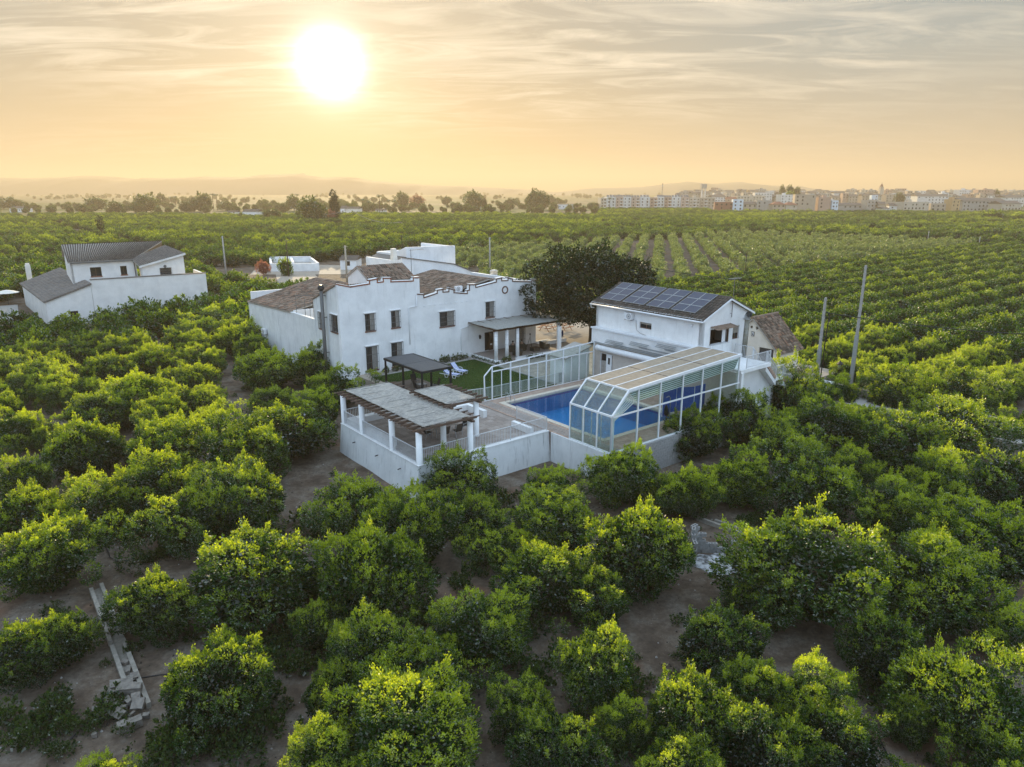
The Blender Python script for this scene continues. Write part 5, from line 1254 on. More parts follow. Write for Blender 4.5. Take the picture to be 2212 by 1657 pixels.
q=MBP(fp);q.tube([(6.7,28.25,9.75),(6.7,28.25,9.9),(6.7,28.25,10.15),(6.7,28.25,10.3)],[.17,.34,.30,.12],12);q.build('cowl',M_dgrey,fp)
for z in(3.6,7.1,9.2):q=MBP(fp);q.box(6.6,7.1,28.2,28.4,z,z+.06);q.build('clamp',M_iron,fp)
# roofs behind the parapets
q=MBP(mh);prism_wall(q,frameP('a',10.9),[(26.0,8.5),(26.3,10.55),(28.7,11.68),(31.0,10.6),(31.0,8.5)],.3);q.box(11.2,16.0,30.7,31.0,8.5,10.6);q.build('upper_wall',M_white,mh)
roof_tiles(mh,(10.8,26.1,10.42),(16.05,26.1,10.42),(10.8,28.75,11.72),(16.05,28.75,11.72),23,8,M_tile,M_mort)
roof_tiles(mh,(16.05,31.3,10.55),(10.8,31.3,10.55),(16.05,28.75,11.72),(10.8,28.75,11.72),23,8,M_tile,M_mort,'back_tile',0)
mb=MBP(mh);mb.box(15.6,16.0,25.9,31.0,8.5,10.4);mb.build('upper_wall',M_white,mh)
roof_tiles(mh,(17.0,37.8,8.05),(17.0,26.3,8.05),(25.4,37.8,9.66),(25.4,26.3,9.66),46,22,M_tile,M_mort)
roof_tiles(mh,(31.4,26.3,8.3),(31.4,37.8,8.3),(25.4,26.3,9.66),(25.4,37.8,9.66),46,14,M_tile,M_mort,'back_tile',0)
q=MBP(mh);q.box(16.0,17.1,25.9,37.8,8.0,8.32);q.build('roof_terrace',M_conc,mh)
mb=MBP(mh);prism_wall(mb,frameP('b',37.8,1),[(16.0,.6),(16,8.0),(25.4,9.55),(31.4,8.2),(31.4,.6)],.3);mb.box(31.1,31.5,25.5,37.8,.6,9.0);mb.build('rear_wall',M_white,mh)
q=MBP(mh);q.box(31.6,32.2,33.7,34.3,6,9.0);for_=q.build('chimney',M_white,mh);q=MBP(mh)
for z in(9.0,9.14,9.28,9.42):q.box(31.55,32.25,33.65,34.35,z,z+.07)
q.box(31.6,32.2,33.7,34.3,9.5,9.56);q.build('chimney_pot',M_cream,for_)
ac('air conditioner standing on the roof behind the parapet step',lambda s,d,z:(s,26.6-d,z),21.3,8.62)
q=MB();q.tube([(18.4,31,8.4),(18.4,31,12.9)],.03,5);q.bar((18.2,31,12.8),(20.0,31,12.9),.025)
for k in range(8):q.bar((18.5+k*.2,30.7,12.83),(18.5+k*.2,31.3,12.83),.012)
q.bar((17.9,31,11.9),(18.9,31,11.95),.02);single('tv_antenna',q,M_iron,'television aerial standing between the farmhouse roofs','antenna')
# building behind
bk=thing('white_barn','tall blank white building with sloping wing behind the farmhouse roofs','building',25,42,0)
P42=frameP('b',42)
mb=MBP(bk);wall(mb,P42,0,[(24.28,12.19),(31.64,12.07)],[],.3);wall(mb,frameP('a',24.28),0,[(42.3,12.15),(45.2,11.3),(49.7,11.2)],[],.3);mb.box(31.34,31.64,42.3,50,0,12.0);mb.box(24.6,31.3,49.7,50,0,11.2);mb.hexa([(22.5,42.3,10.6),(24.28,42.3,12.0),(31.3,42.3,11.9),(31.3,49.7,11.9),(22.5,42.3,10.7),(24.28,42.3,12.1),(31.3,42.3,12.0),(31.3,49.7,12.0)]) if False else mb.box(24.6,31.34,42.3,49.7,10.3,10.5);mb.build('wall',M_white,bk)
P40=frameP('b',40)
mb=MBP(bk);wall(mb,P40,0,[(22.48,11.13),(30.04,9.87),(34.33,8.21)],[],.3);mb.box(22.48,34,40.3,41.9,0,8.0);mb.build('front_wall',M_white,bk)
q=MBP(bk);
for (a,z0),(b,z1) in zip([(22.4,11.14),(30.04,9.88)],[(30.04,9.88),(34.4,8.22)]):q.hexa([(a,39.9,z0),(b,39.9,z1),(b,40.4,z1),(a,40.4,z0),(a,39.9,z0+.12),(b,39.9,z1+.12),(b,40.4,z1+.12),(a,40.4,z0+.12)])
q.build('wall_coping',M_tilegrey,bk)
mb=MBP(bk);wall(mb,frameP('a',22.48),0,[(40.3,10.95),(42.05,10.66),(49.4,10.62)],[],.3);mb.box(22.8,24.2,49.1,49.4,0,10.6);mb.build('left_wall',M_white,bk)
q=MBP(bk);q.hexa([(22.8,42.0,10.4),(24.25,42.0,10.9),(24.25,49.4,10.9),(22.8,49.4,10.4),(22.8,42.0,10.5),(24.25,42.0,11.0),(24.25,49.4,11.0),(22.8,49.4,10.5)]);q.build('flat_roof',M_tilegrey,bk)
q=MBP(bk);q.hexa([(22.5,42.1,10.3),(23.1,42.1,10.3),(23.1,42.9,10.3),(22.5,42.9,10.3),(22.5,42.2,12.1),(23.0,42.2,12.1),(23.0,42.8,12.1),(22.5,42.8,12.1)]);q.build('chimney',M_cream,bk)
q=MBP(bk);q.box(25.9,26.5,41.97,42.03,9.95,10.3);q.build('vent_opening',M_black,bk)
# ------------------------------------------------------------------ porch
po_=thing('porch','open porch with white columns and grey reed roof on the farmhouse','porch',22,21,1.6)
q=MBP(po_);q.box(22.0,31.3,20.75,25.45,1.4,1.84);q.build('porch_slab',M_terr,po_)
q=MBP(po_);q.box(21.85,23.9,20.55,20.75,1.4,1.92);q.box(21.85,22.0,20.75,25.4,1.4,2.0);q.build('plinth_wall',M_white,po_)
q=MBP(po_);q.box(24.6,31.4,20.55,20.75,1.4,1.95);q.build('plinth_wall',M_white,po_)
for a in(22.2,23.62,25.05,30.9):
    q=MBP(po_);q.tube([(a,20.92,1.84),(a,20.92,5.0)],[.20,.18],14);cc=q.build('column',M_white,po_,True)
    q=MBP(po_)
    for k in range(1,6):q.tube([(a,20.92,1.84+k*.53),(a,20.92,1.85+k*.53)],.207,14)
    q.build('column_joint',M_conc,cc)
q=MBP(po_);q.bar((21.8,20.9,5.08),(32.3,20.9,5.08),.16,.2);q.build('beam',M_wood,po_)
for k in range(9):
    a=21.95+k*1.2;q=MBP(po_);q.bar((a,20.4,5.16),(a,25.45,5.30),.09,.14);q.build('rafter',M_wood,po_)
mat_sheet(po_,21.85,32.2,20.35,25.42,5.30,'reed_roof',21,mat('grey_reed',(.20,.20,.185),(.32,.31,.28),5,.95,bmp=1.,dist=.04,stretch=(1,5,1)),n=26,amp=.04)
q=MB();q.bar((23.3,25.3,3.75),(23.3,25.42,3.75),.05);q.tube([(23.3,25.25,3.35),(23.3,25.25,3.45),(23.3,25.25,3.7),(23.3,25.25,3.85)],[.05,.12,.15,.03],6);single('wall_lantern',q,M_black,'black wall lantern beside the porch door','lamp')
M_wick=mat('dark_wicker',(.055,.048,.035),(.035,.03,.024),30,.8,bmp=.8);M_cush=mat('pale_cushion',(.52,.49,.43),(.44,.41,.36),5,.9)
def armchair(lb,a,b,rot,w=.8):
    t=thing('wicker_armchair',lb,'armchair',a,b,1.84,rot,'dark wicker armchairs on the porch')
    q=MB();q.box(-w/2,w/2,-.38,.38,.05,.30);q.build('base',M_wick,t);q=MB();q.box(-w/2,w/2,.28,.42,.30,.80);q.build('backrest',M_wick,t)
    for s in(-1,1):q=MB();q.box(s*w/2-.12*(s>0),s*w/2+.12*(s<0),-.38,.28,.30,.60);q.build('armrest',M_wick,t)
    q=MB();q.box(-w/2+.13,w/2-.13,-.40,.27,.30,.43);q.build('seat_cushion',M_cush,t)
armchair('wicker armchair in which the man beside the door sits',26.3,23.4,PI*.85);armchair('wicker armchair turned toward the camera near the third porch column',25.6,21.6,PI)
armchair('wide wicker armchair behind the third column where one person sits',27.6,23.3,PI*.7,1.0);armchair('wicker armchair at the right open end of the porch',30.2,22.4,PI*.45,.95)
t=thing('wicker_table','dark wicker box table on the porch by the tripod','table',28.6,22.2,1.84);q=MB();q.box(-.45,.45,-.35,.35,.0,.38);q.build('body',M_wick,t);q=MB();q.box(-.48,.48,-.38,.38,.38,.41);q.build('tabletop',M_wood,t)
t=thing('tripod','black camera tripod standing on the porch by the barred window','tripod',28.9,23.4,1.84)
for k in range(3):
    a=2*PI*k/3+.4;q=MB();q.tube([(.42*math.cos(a),.42*math.sin(a),0),(0,0,1.35)],.02,5);q.build('leg',M_black,t)
q=MB();q.tube([(0,0,1.3),(0,0,1.6)],.025,6);q.box(-.06,.06,-.05,.05,1.6,1.72);q.build('head',M_black,t)
# people: one continuous skinned surface each, hair and clothes as children
def person(lb,a,b,z,rot,J,shirt,pants,skin=(.32,.20,.14)):
    t=thing('person',lb,'person',a,b,z,rot)
    def skinned(name,verts,edges,rad,m,sub=1,root=0):
        me=bpy.data.meshes.new(name);me.from_pydata(verts,edges,[]);o=link(name,me,t);me.materials.append(m)
        sk=o.modifiers.new('skin','SKIN')
        for i,r_ in enumerate(rad):o.data.skin_vertices[0].data[i].radius=(r_,r_)
        o.data.skin_vertices[0].data[root].use_root=True
        ss=o.modifiers.new('smooth','SUBSURF');ss.levels=sub;ss.render_levels=sub;sk.use_smooth_shade=True;return o
    ms=mat('skin',skin,tuple(x*.85 for x in skin),4,.6,bmp=0)
    V=[J['pel'],J['chest'],J['neck'],J['head']];E_=[(0,1),(1,2),(2,3)];Rd=[.13,.15,.055,.095]
    for s in('l','r'):
        k=len(V);V+=[J['sh'+s],J['el'+s],J['wr'+s],J['ha'+s],J['hi'+s],J['kn'+s],J['an'+s],J['to'+s]]
        E_+=[(1,k),(k,k+1),(k+1,k+2),(k+2,k+3),(0,k+4),(k+4,k+5),(k+5,k+6),(k+6,k+7)];Rd+=[.06,.045,.032,.04,.09,.065,.045,.04]
    b_=bpy.data.meshes.new('body');skinned('body',V,E_,Rd,ms,1)
    sv=[J['pel'],J['chest'],J['shl'],J['ell'],J['shr'],J['elr']];skinned('shirt',sv,[(0,1),(1,2),(2,3),(1,4),(4,5)],[.145,.168,.072,.056,.072,.056],shirt,1)
    pv_=[J['pel'],J['hil'],J['knl'],J['anl'],J['hir'],J['knr'],J['anr']];skinned('trousers',pv_,[(0,1),(1,2),(2,3),(0,4),(4,5),(5,6)],[.142,.10,.078,.056,.10,.078,.056],pants,1)
    q=MB();hx,hy,hz_=J['head'];q.tube([(hx,hy+.03,hz_-.02),(hx,hy+.03,hz_+.06),(hx,hy+.02,hz_+.12)],[.10,.10,.05],10);q.build('hair',M_black,t,True)
    q=MB();q.tube([(hx,hy-.10,hz_),(hx,hy-.125,hz_-.02)],[.012,.02],6);q.build('nose',ms,t)
    return t
def seatpose(lean=0.,armup=False):
    J=dict(pel=(0,0,.55),chest=(0,.12+lean,.95),neck=(0,.12+lean,1.12),head=(0,.08+lean,1.27),hil=(-.11,-.06,.53),hir=(.11,-.06,.53),knl=(-.15,-.48,.56),knr=(.15,-.48,.56),anl=(-.15,-.50,.10),anr=(.15,-.52,.10),tol=(-.15,-.68,.05),tor=(.15,-.70,.05),
      shl=(-.2,.12+lean,1.02),shr=(.2,.12+lean,1.02),ell=(-.27,-.05,.78),elr=(.27,-.05,.78),wrl=(-.15,-.25,.72),wrr=(.15,-.25,.72),hal=(-.1,-.32,.72),har=(.1,-.32,.72))
    if armup:J.update(elr=(.42,.05,1.22),wrr=(.22,-.02,1.38),har=(.10,.0,1.36))
    return J
person('man in grey shirt sitting in a wicker chair to the right of the porch door',26.3,23.3,1.75,PI*.85,seatpose(.04),mat('grey_shirt',(.14,.16,.17),(.11,.12,.13),6,.9),mat('dark_trousers',(.03,.03,.035),(.02,.02,.02),6,.9))
person('person in black leaning back on the porch with one raised arm behind the head',27.6,23.2,1.75,PI*.7,seatpose(.12,True),mat('black_shirt',(.02,.02,.022),(.015,.015,.015),6,.9),mat('dark_trousers',(.03,.03,.035)))
# ------------------------------------------------------------------ garden plants, yard furniture
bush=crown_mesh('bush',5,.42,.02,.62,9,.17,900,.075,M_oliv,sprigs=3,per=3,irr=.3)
def shrub(a,b,s,lb,grp='small shrubs along the lawn edge'):
    o=link('shrub',bush);o.location=l2w(a,b,1.6);o.rotation_euler=(0,0,rs.uniform(0,6));o.scale=(s,s,s*rs.uniform(.8,1.1));return tag(o,lb,'shrub',grp)
k=0
for a in(11.2,12.2,12.9,17.0,17.9,18.5,19.3,20.1,20.9):shrub(a,24.5+rs.uniform(-.2,.3),rs.uniform(.8,1.15),f'{ORD[k].replace("nearest","from the left").replace("from the left","shrub from the left") if k else "leftmost shrub"} in the stony bed under the farmhouse wall');k+=1
k=0
for b in(24.4,23.7,23.0,22.3,21.6,20.9,20.2):k+=1;shrub(21.8,b,.62,f'{ordn(k)} low clipped plant from the farmhouse wall along the porch plinth','low plants along the porch plinth')
for a,s,lb in((23.0,1.35,'large dark bush before the first gap of the porch'),(26.2,.9,'small bush right of the third porch column'),(27.2,.7,'small bush between the third and last porch columns'),(28.0,.6,'lowest bush on the porch front bed')):shrub(a,20.15,s,lb,None)
st_=MB()
for k in range(420):
    a=rs.uniform(9.6,21.6);b=rs.uniform(24.0,25.35);r_=rs.uniform(.03,.09);st_.tube([(a,b,1.58),(a,b,1.6+r_),(a,b,1.62+r_*1.3)],[r_,r_*.9,r_*.3],5)
single('bed_pebbles',st_,M_conc,'pale pebbles filling the planting bed under the farmhouse wall',None,None,'stuff')
def bench(lb,a,b,rot):
    t=thing('picnic_bench',lb,'bench',a,b,1.6,rot,'orange wooden picnic benches');m=mat('orange_wood',(.36,.15,.06),(.28,.11,.045),5,.7)
    for y in(-.3,.3):q=MB();q.box(-.9,.9,y-.12,y+.12,.70,.75);q.build('tabletop',m,t)
    for y in(-.85,.85):q=MB();q.box(-.9,.9,y-.13,y+.13,.42,.47);q.build('seat',m,t)
    for x_ in(-.7,.7):q=MB();q.bar((x_,-.9,.40),(x_,.9,.40),.06);q.bar((x_,-.7,0),(x_,-.2,.7),.06);q.bar((x_,.7,0),(x_,.2,.7),.06);q.build('trestle',m,t)
bench('orange picnic bench nearer the farmhouse corner behind the big tree',38.4,31.3,.3);bench('orange picnic bench farther right behind the big tree',40.4,30.2,.2)
q=MB();q.box(32.6,35.6,24.6,25.0,1.55,2.0);single('yard_wall',q,M_white,'low white bench wall in the yard under the big tree','wall')
q=MB();q.box(31.5,33.6,25.3,25.7,1.55,2.0);single('yard_wall',q,M_white,'short white low wall at the farmhouse corner beyond the porch','wall')
t=thing('litter_bin','blue litter bin on a post by the low yard wall','bin',35.3,25.3,1.6);q=MB();q.tube([(0,0,0),(0,0,1.4)],.035,6);q.build('post',M_iron,t);q=MB();q.tube([(-.05,-.2,.6),(-.05,-.2,1.3)],.22,12);q.build('bucket',mat('navy_blue',(.02,.03,.12),(.015,.025,.10),4,.5),t,True)
q=MB();q.box(29.3,29.6,19.0,19.3,1.6,4.9);single('garden_post',q,M_white,'single white post near the lawn in front of the big tree','post')
# white garden shed wall right end of the screen
t=thing('pool_hut','small white lean-to pool room at the right end of the glass screen','shed',23,10,1.6)
q=MBP(t);q.hexa([(21.6,9.7,1.6),(24.6,9.7,1.6),(24.6,11.8,1.6),(21.6,11.8,1.6),(21.6,9.7,4.2),(24.6,9.7,4.9),(24.6,11.8,4.9),(21.6,11.8,4.2)]);q.build('wall',M_white,t)
q=MBP(t);q.hexa([(21.4,9.5,4.2),(24.7,9.5,4.97),(24.7,11.9,4.97),(21.4,11.9,4.2),(21.4,9.5,4.3),(24.7,9.5,5.07),(24.7,11.9,5.07),(21.4,11.9,4.3)]);q.build('roof',M_conc,t)
# ------------------------------------------------------------------ the big dark tree
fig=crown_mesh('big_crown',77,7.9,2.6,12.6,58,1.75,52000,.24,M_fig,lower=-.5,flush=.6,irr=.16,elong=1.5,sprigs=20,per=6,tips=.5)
bt=thing('big_tree','very large dark broad-leaved tree between the farmhouse and the annexe','tree',37.3,22.0,1.2)
c=link('crown',fig,bt,(0,0,.2));c.scale=(1.07,1.07,.94);link('trunk',trunk_mesh('big_trunk',5,2.6,.42,5.5,M_darkbark,8,8.),bt)
# ------------------------------------------------------------------ left white house
lh=bpy.data.objects.new('left_house',None);COL.objects.link(lh);lh.location=(LH0.x,LH0.y,0);lh.rotation_euler=(0,0,LHA);lh['_org']=(0,0,0)
tag(lh,'white house with grey tiled roofs and long blank wall at the left','house')
q=MB();wall(q,frameP('b',0),-.2,[(0,3.55),(5.9,5.6)],[(2.75,3.8,.9,1.95)],.3);q.hexa([(0,.3,-.2),(.3,.3,-.2),(-2.05,26.3,-.2),(-2.35,26.3,-.2),(0,.3,3.5),(.3,.3,3.5),(-2.05,26.3,3.5),(-2.35,26.3,3.5)]);q.hexa([(5.6,.3,-.2),(5.9,.3,-.2),(3.6,27.6,-.2),(3.3,27.6,-.2),(5.6,.3,5.5),(5.9,.3,5.5),(3.6,27.6,5.5),(3.3,27.6,5.5)]);q.hexa([(-2.35,26.3,-.2),(3.6,27.6,-.2),(3.6,27.9,-.2),(-2.35,26.6,-.2),(-2.35,26.3,3.5),(3.6,27.6,5.5),(3.6,27.9,5.5),(-2.35,26.6,3.5)]);q.build('annex_wall',M_lh,lh)
window(lh,frameP('b',0),2.75,3.8,.9,1.95,grille=False,sill=False,lintel=False)
q=MB();wall(q,frameP('b',0),-.2,[(5.95,6.32),(22.0,6.25)],[],.3);q.box(21.7,22,.3,8,-.2,6.2);q.build('long_wall',M_lh,lh);q=MB();q.box(5.9,22.08,-.08,.38,6.3,6.42);q.build('wall_coping',M_tilegrey,lh)
roof_tiles(lh,(-.25,-.2,3.55),(-2.7,26.8,3.55),(6.0,-.2,5.75),(3.6,28.2,5.75),60,14,M_tilegrey,M_tilegrey,singles=150)
U0,U1,QF=4.0,18.4,5.0
w1=[(6.5,8.0,6.3,7.68),(10.6,11.5,6.3,7.66)]
q=MB();wall(q,frameP('b',QF),-.2,[(U0,8.55),(12.9,8.5)],w1,.3);wall(q,frameP('a',U0),-.2,[(QF,8.55),(13.8,10.55),(16.9,8.5)],[],.3)
wall(q,frameP('b',2.5),-.2,[(13.35,7.62),(19.45,9.33)],[(15.82,17.45,6.15,7.25)],.3);q.box(13.35,13.65,2.8,6,-.2,7.6);q.box(19.15,19.45,2.8,14,-.2,9.0);q.build('wall',M_lh,lh)
for w_ in w1:window(lh,frameP('b',QF),*w_,grille=False,lintel=False,blind=0,fr=M_wood)
window(lh,frameP('b',2.5),15.82,17.45,6.15,7.25,grille=True,sill=False,lintel=False)
q=MB();q.tube([(16.6,2.45,7.5),(16.6,2.35,7.5)],[.22,.16],12);q.build('round_vent',M_iron,lh)
roof_tiles(lh,(U0-.3,QF-.3,8.6),(12.4,QF-.3,8.6),(U0-.3,13.9,10.7),(18.4,13.9,10.7),42,18,M_tiledark,M_mort)
roof_tiles(lh,(18.4,17.2,8.6),(U0-.3,17.2,8.6),(18.4,13.9,10.7),(U0-.3,13.9,10.7),42,8,M_tiledark,M_mort,'back_tile',0)
roof_tiles(lh,(12.9,2.2,7.72),(19.7,2.2,9.4),(12.3,5.2,8.6),(18.2,10,10.25),22,14,M_tilegrey,M_mort,singles=150)
q=MB();q.hexa([(12.9,2.12,7.45),(19.75,2.12,9.15),(19.75,2.3,9.15),(12.9,2.3,7.45),(12.9,2.12,7.75),(19.75,2.12,9.45),(19.75,2.3,9.45),(12.9,2.3,7.75)]);q.build('fascia',M_lh,lh)
q=MB();q.tube([(U0,QF-.4,8.5),(12.4,QF-.4,8.5),(12.6,QF-.1,8.3),(12.75,QF-.1,-.1)],.08,6);q.build('gutter',M_iron,lh)
q=MB();q.box(-1.5,-.7,27.6,28.4,0,6.6);q.box(-1.4,-.8,27.7,28.3,6.6,6.9);q.build('chimney',M_cream,lh)
q=MB();q.box(-12,-3.5,8,27,-.3,.06);q.build('yard_slab',M_conc,lh)
t=thing('parasol','pale open garden parasol in the yard left of the left house','parasol',-87,129,0,0,None,True)
pp_=l2w(*sol(30,1190,'z',1.2)[:2],0);t.location=(pp_.x,pp_.y,0)
q=MB();q.tube([(0,0,0),(0,0,2.4)],.04,6);q.build('pole',M_iron,t);q=MB();q.tube([(0,0,2.0),(0,0,2.3),(0,0,2.5)],[1.9,1.0,.05],8,cap=False);q.build('canopy',M_cream,t)
# ------------------------------------------------------------------ foreground bits
def W(U,V,z=0.):return Vector(l2w(*sol(U,V,'z',z)[:2],z))
def curb(par,p,q_,w=.17,h=.26):
    m=MB(tuple(par.location));m.bar((p.x,p.y,h/2-.02),(q_.x,q_.y,h/2-.02),w,h);return m.build('curb',M_conc2,par)
def wthing(name,lb,cat,p,group=None,rot=0.):
    t=thing(name,lb,cat,p.x,p.y,p.z,rot,group,True);return t
di=wthing('irrigation_ditch','narrow concrete irrigation ditch running down to the rubble heap','ditch',W(480,2560))
L0,L1=W(364,2354,.2),W(500,2728,.2);R0,R1=W(405,2335,.2),W(594,2815,.2)
for a,b in((0,.62),(.66,1.)):curb(di,L0.lerp(L1,a),L0.lerp(L1,b))
for a,b in((0,.50),(.52,.60),(.64,1.)):curb(di,R0.lerp(R1,a),R0.lerp(R1,b))
m_=MB(tuple(di.location));m_.add([(L0.x,L0.y,.03),(R0.x,R0.y,.03),(R1.x,R1.y,.03),(L1.x,L1.y,.03)],[(0,1,2,3)]);m_.build('silt',M_conc2,di)
d2=wthing('irrigation_ditch','old concrete channel crossing behind the ring of broken blocks','ditch',W(2900,2120))
a0,a1=W(2790,2068,.2),W(3095,2180,.2);b0,b1=W(2860,2080,.2),W(3080,2155,.2);curb(d2,a0,a1);curb(d2,b0,b1)
# rubble slabs
M_rub=mat('rubble_concrete',(.22,.195,.165),(.15,.13,.11),6,.95,bmp=.6,dist=.02)
def slab(lb,U,V,Lx,Wx,Hx,yaw,tx,ty,z,jag=.12,seed=0):
    p=W(U,V,0);r_=random.Random(seed);bm=bmesh.new();bmesh.ops.create_cube(bm,size=1)
    bmesh.ops.subdivide_edges(bm,edges=bm.edges[:],cuts=2,use_grid_fill=True)
    for v in bm.verts:
        n=mnoise.noise_vector(Vector((v.co.x*3+seed*7.3,v.co.y*3,v.co.z*3)))
        v.co=Vector((v.co.x*Lx*(1+.0),v.co.y*Wx,v.co.z*Hx))+Vector((n.x*jag*Lx*.35,n.y*jag*Wx*.9,n.z*Hx*.18))
    me=bpy.data.meshes.new('rubble_slab');bm.to_mesh(me);bm.free();me.materials.append(M_rub);me.attributes.new('tint','FLOAT','FACE')
    o=link('rubble_slab',me);o.scale=(.85,.85,1.1);o.location=(p.x,p.y,z);o.rotation_euler=(tx,ty,yaw);return tag(o,lb,'rubble','broken concrete slabs heaped at the ditch end')
SL=[('long pale block lying across the heap beside the ditch curb',524,2788,1.0,.42,.30,.22,.1,.05,.36),('long flat slab leaning at the top of the rubble heap',490,2760,.95,.38,.14,.45,.3,.1,.30),
('thick long block lying apart below the heap',522,2912,.95,.36,.30,.6,.05,0,.15),('square brownish slab at the right side of the heap',556,2842,.52,.5,.12,.1,.5,0,.30),('triangular slab in the lower middle of the heap',476,2872,.62,.42,.14,-.4,.35,.1,.2),
('oblong slab at the lower left of the heap',420,2868,.72,.30,.16,.5,.1,0,.12),('flat brown slab at the far left of the heap',398,2842,.55,.32,.1,.5,.1,0,.1),('tilted slab left of the middle of the heap',442,2826,.62,.40,.13,-.35,.4,.2,.2),
('angular block at the upper left of the heap',450,2798,.5,.28,.22,-.2,.1,.1,.22),('small hollow block with triangular gap near the curb',548,2815,.38,.32,.18,.4,.4,0,.3),('bent slab standing in the middle of the heap',482,2838,.42,.18,.22,.9,.3,0,.25),
('small upright block right of the heap middle',519,2830,.34,.22,.24,-.7,.3,.2,.28),('small loose stone at the right foot of the heap',586,2872,.26,.2,.16,.3,.1,0,.1),('small chip at the left tip of the heap',418,2810,.3,.18,.12,.3,0,0,.12),
('little round stone in the heap centre',497,2850,.26,.2,.16,.1,0,0,.2),('pointed fragment at the very top of the heap',541,2733,.34,.26,.1,.5,.6,.1,.36),('narrow splinter in the lower right of the heap',528,2872,.3,.1,.12,1.2,.2,0,.15),('pale lump lying inside the ditch above the heap',515,2690,.5,.22,.14,-1.2,0,0,.12),('pale stone farther up inside the ditch',503,2660,.32,.26,.14,-.3,0,0,.12),('small white stone below the heap toward the lower left',380,2945,.2,.16,.14,.2,0,0,.06),('small white stone alone on the soil right of the heap',636,2980,.2,.14,.1,.4,0,0,.05)]
for k,s in enumerate(SL):slab(s[0],s[1],s[2],*s[3:],seed=k)
# ring of broken blocks
rg=wthing('block_ring','curved ruined ring wall of loose grey hollow blocks','ruin wall',W(2830,2205))
def P4(x,y):return W(2600+x/3.687,2000+y/3.687)
poly=[P4(648,1000),P4(612,880),P4(625,810),P4(690,775),P4(800,778),P4(950,778),P4(1060,792),P4(1130,805)]
b5=MB();b5.box(-.195,.195,-.095,.095,-.095,.095);b5.box(-.15,-.02,-.05,.05,.0951,.0955,1);b5.box(.02,.15,-.05,.05,.0951,.0955,1);b5m=b5.mesh('block',[M_block,M_black])
seg=[];tot=0
for p,q_ in zip(poly,poly[1:]):seg.append((tot,p,q_));tot+=(q_-p).length
def along(s):
    for t0,p,q_ in seg[::-1]:
        if s>=t0:
            d=(q_-p);k_=(s-t0)/d.length;return p.lerp(q_,k_),math.atan2(d.y,d.x)
    return poly[0],0
for c_ in range(9):
    s=.2+(.2 if c_%2 else 0)
    while s<tot-.15:
        f=s/tot;mx=7 if f<.22 else 9 if f<.5 else 5.2 if f<.60 else 4 if f<.7 else 3 if f<.82 else 2
        if c_<mx:
            p,an_=along(s);o=link('block',b5m,rg,(p.x-rg.location.x+rs.uniform(-.02,.02),p.y-rg.location.y+rs.uniform(-.02,.02),.1+c_*.195));o.rotation_euler=(rs.uniform(-.02,.02),rs.uniform(-.02,.02),an_+rs.uniform(-.06,.06))
        s+=.405
q0,q1=P4(1150,905),P4(1350,960)
for c_ in range(3):
    for k in range(4):
        p=q0.lerp(q1,(k+.5+(.3 if c_%2 else 0))/5);o=link('block',b5m,rg,(p.x-rg.location.x,p.y-rg.location.y,.1+c_*.195));o.rotation_euler=(0,0,math.atan2((q1-q0).y,(q1-q0).x))
o=link('loose_block',b5m);pp_=P4(1240,650);o.location=(pp_.x,pp_.y,.1);o.rotation_euler=(0,.1,.3);tag(o,'single loose grey block lying behind the ruined ring','block')
ash=MB();c0=P4(1000,960)
vs=[(c0.x+math.cos(a*.42)*1.5*rs.uniform(.7,1.1),c0.y+math.sin(a*.42)*1.3*rs.uniform(.7,1.1),.065) for a in range(15)]
ash.add([(c0.x,c0.y,.12)]+vs,[(0,1+k,1+(k+1)%15) for k in range(15)])
tag(ash.build('ash_patch',mat('white_ash',(.50,.50,.50),(.10,.095,.09),3.2,.98,bmp=.8,dist=.03,spread=(.42,.6)),None,True),'white ash and burnt soil in front of the block ring',None,None,'stuff')
# irrigation hoses
def hose(lb,pts):
    q=MB();q.tube([tuple(W(u,v,.06)) for u,v in pts],.028,5);tag(q.build('irrigation_hose',M_black,None,True),lb,'hose')
hose('black hose crossing the ditch just above the rubble heap',[(280,2960),(400,2830),(440,2780),(505,2735),(560,2712),(640,2700),(700,2695)])
hose('black hose crossing the upper part of the ditch',[(300,2510),(370,2495),(420,2470),(450,2462)])
hose('curved black hose on the soil above the ditch head',[(425,2190),(440,2230),(470,2245),(510,2243)])
hose('black hose on bare soil at the bottom right',[(3520,2960),(3560,3040),(3590,3069)])
# weeds, stones and clods
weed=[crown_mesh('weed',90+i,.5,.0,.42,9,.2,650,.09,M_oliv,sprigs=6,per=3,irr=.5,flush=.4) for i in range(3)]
wp=[]
for U,V,s in((1320,2000,1.2),(1250,2120,1.5),(1650,2330,1.6),(1710,2450,1.4),(1900,2330,1.3),(1780,2120,1.3),(2080,2320,1.0),(2110,2560,1.5),(2180,2700,1.6),(480,2150,1.2),(560,2160,1.3),(700,2205,1.),(640,2230,.9),(690,2990,1.2),(130,2870,1.6),(60,2930,1.5),(240,2860,1.2),(350,2880,1.1),(700,3020,1.5),(900,3000,1.7),(1150,2730,1.5),(1100,2560,1.6),(960,2650,1.4),(2400,2780,1.5),(2950,1950,1.1),(3300,2040,1.),(3470,2090,.9),(2010,2020,1.5),(2200,1960,1.3),(1330,2350,1.),(1060,2030,1.),(3700,2700,1.5),(3480,2780,1.5),(2600,3020,1.4),(3050,2090,.8),(2990,2100,.8),(560,2050,1.2),(1010,2200,1.)):
    w_=W(U,V)
    for k in range(5):wp.append((w_.x+rs.uniform(-1,1)*s*.7,w_.y+rs.uniform(-1,1)*s*.7,s*rs.uniform(.5,1.1)))
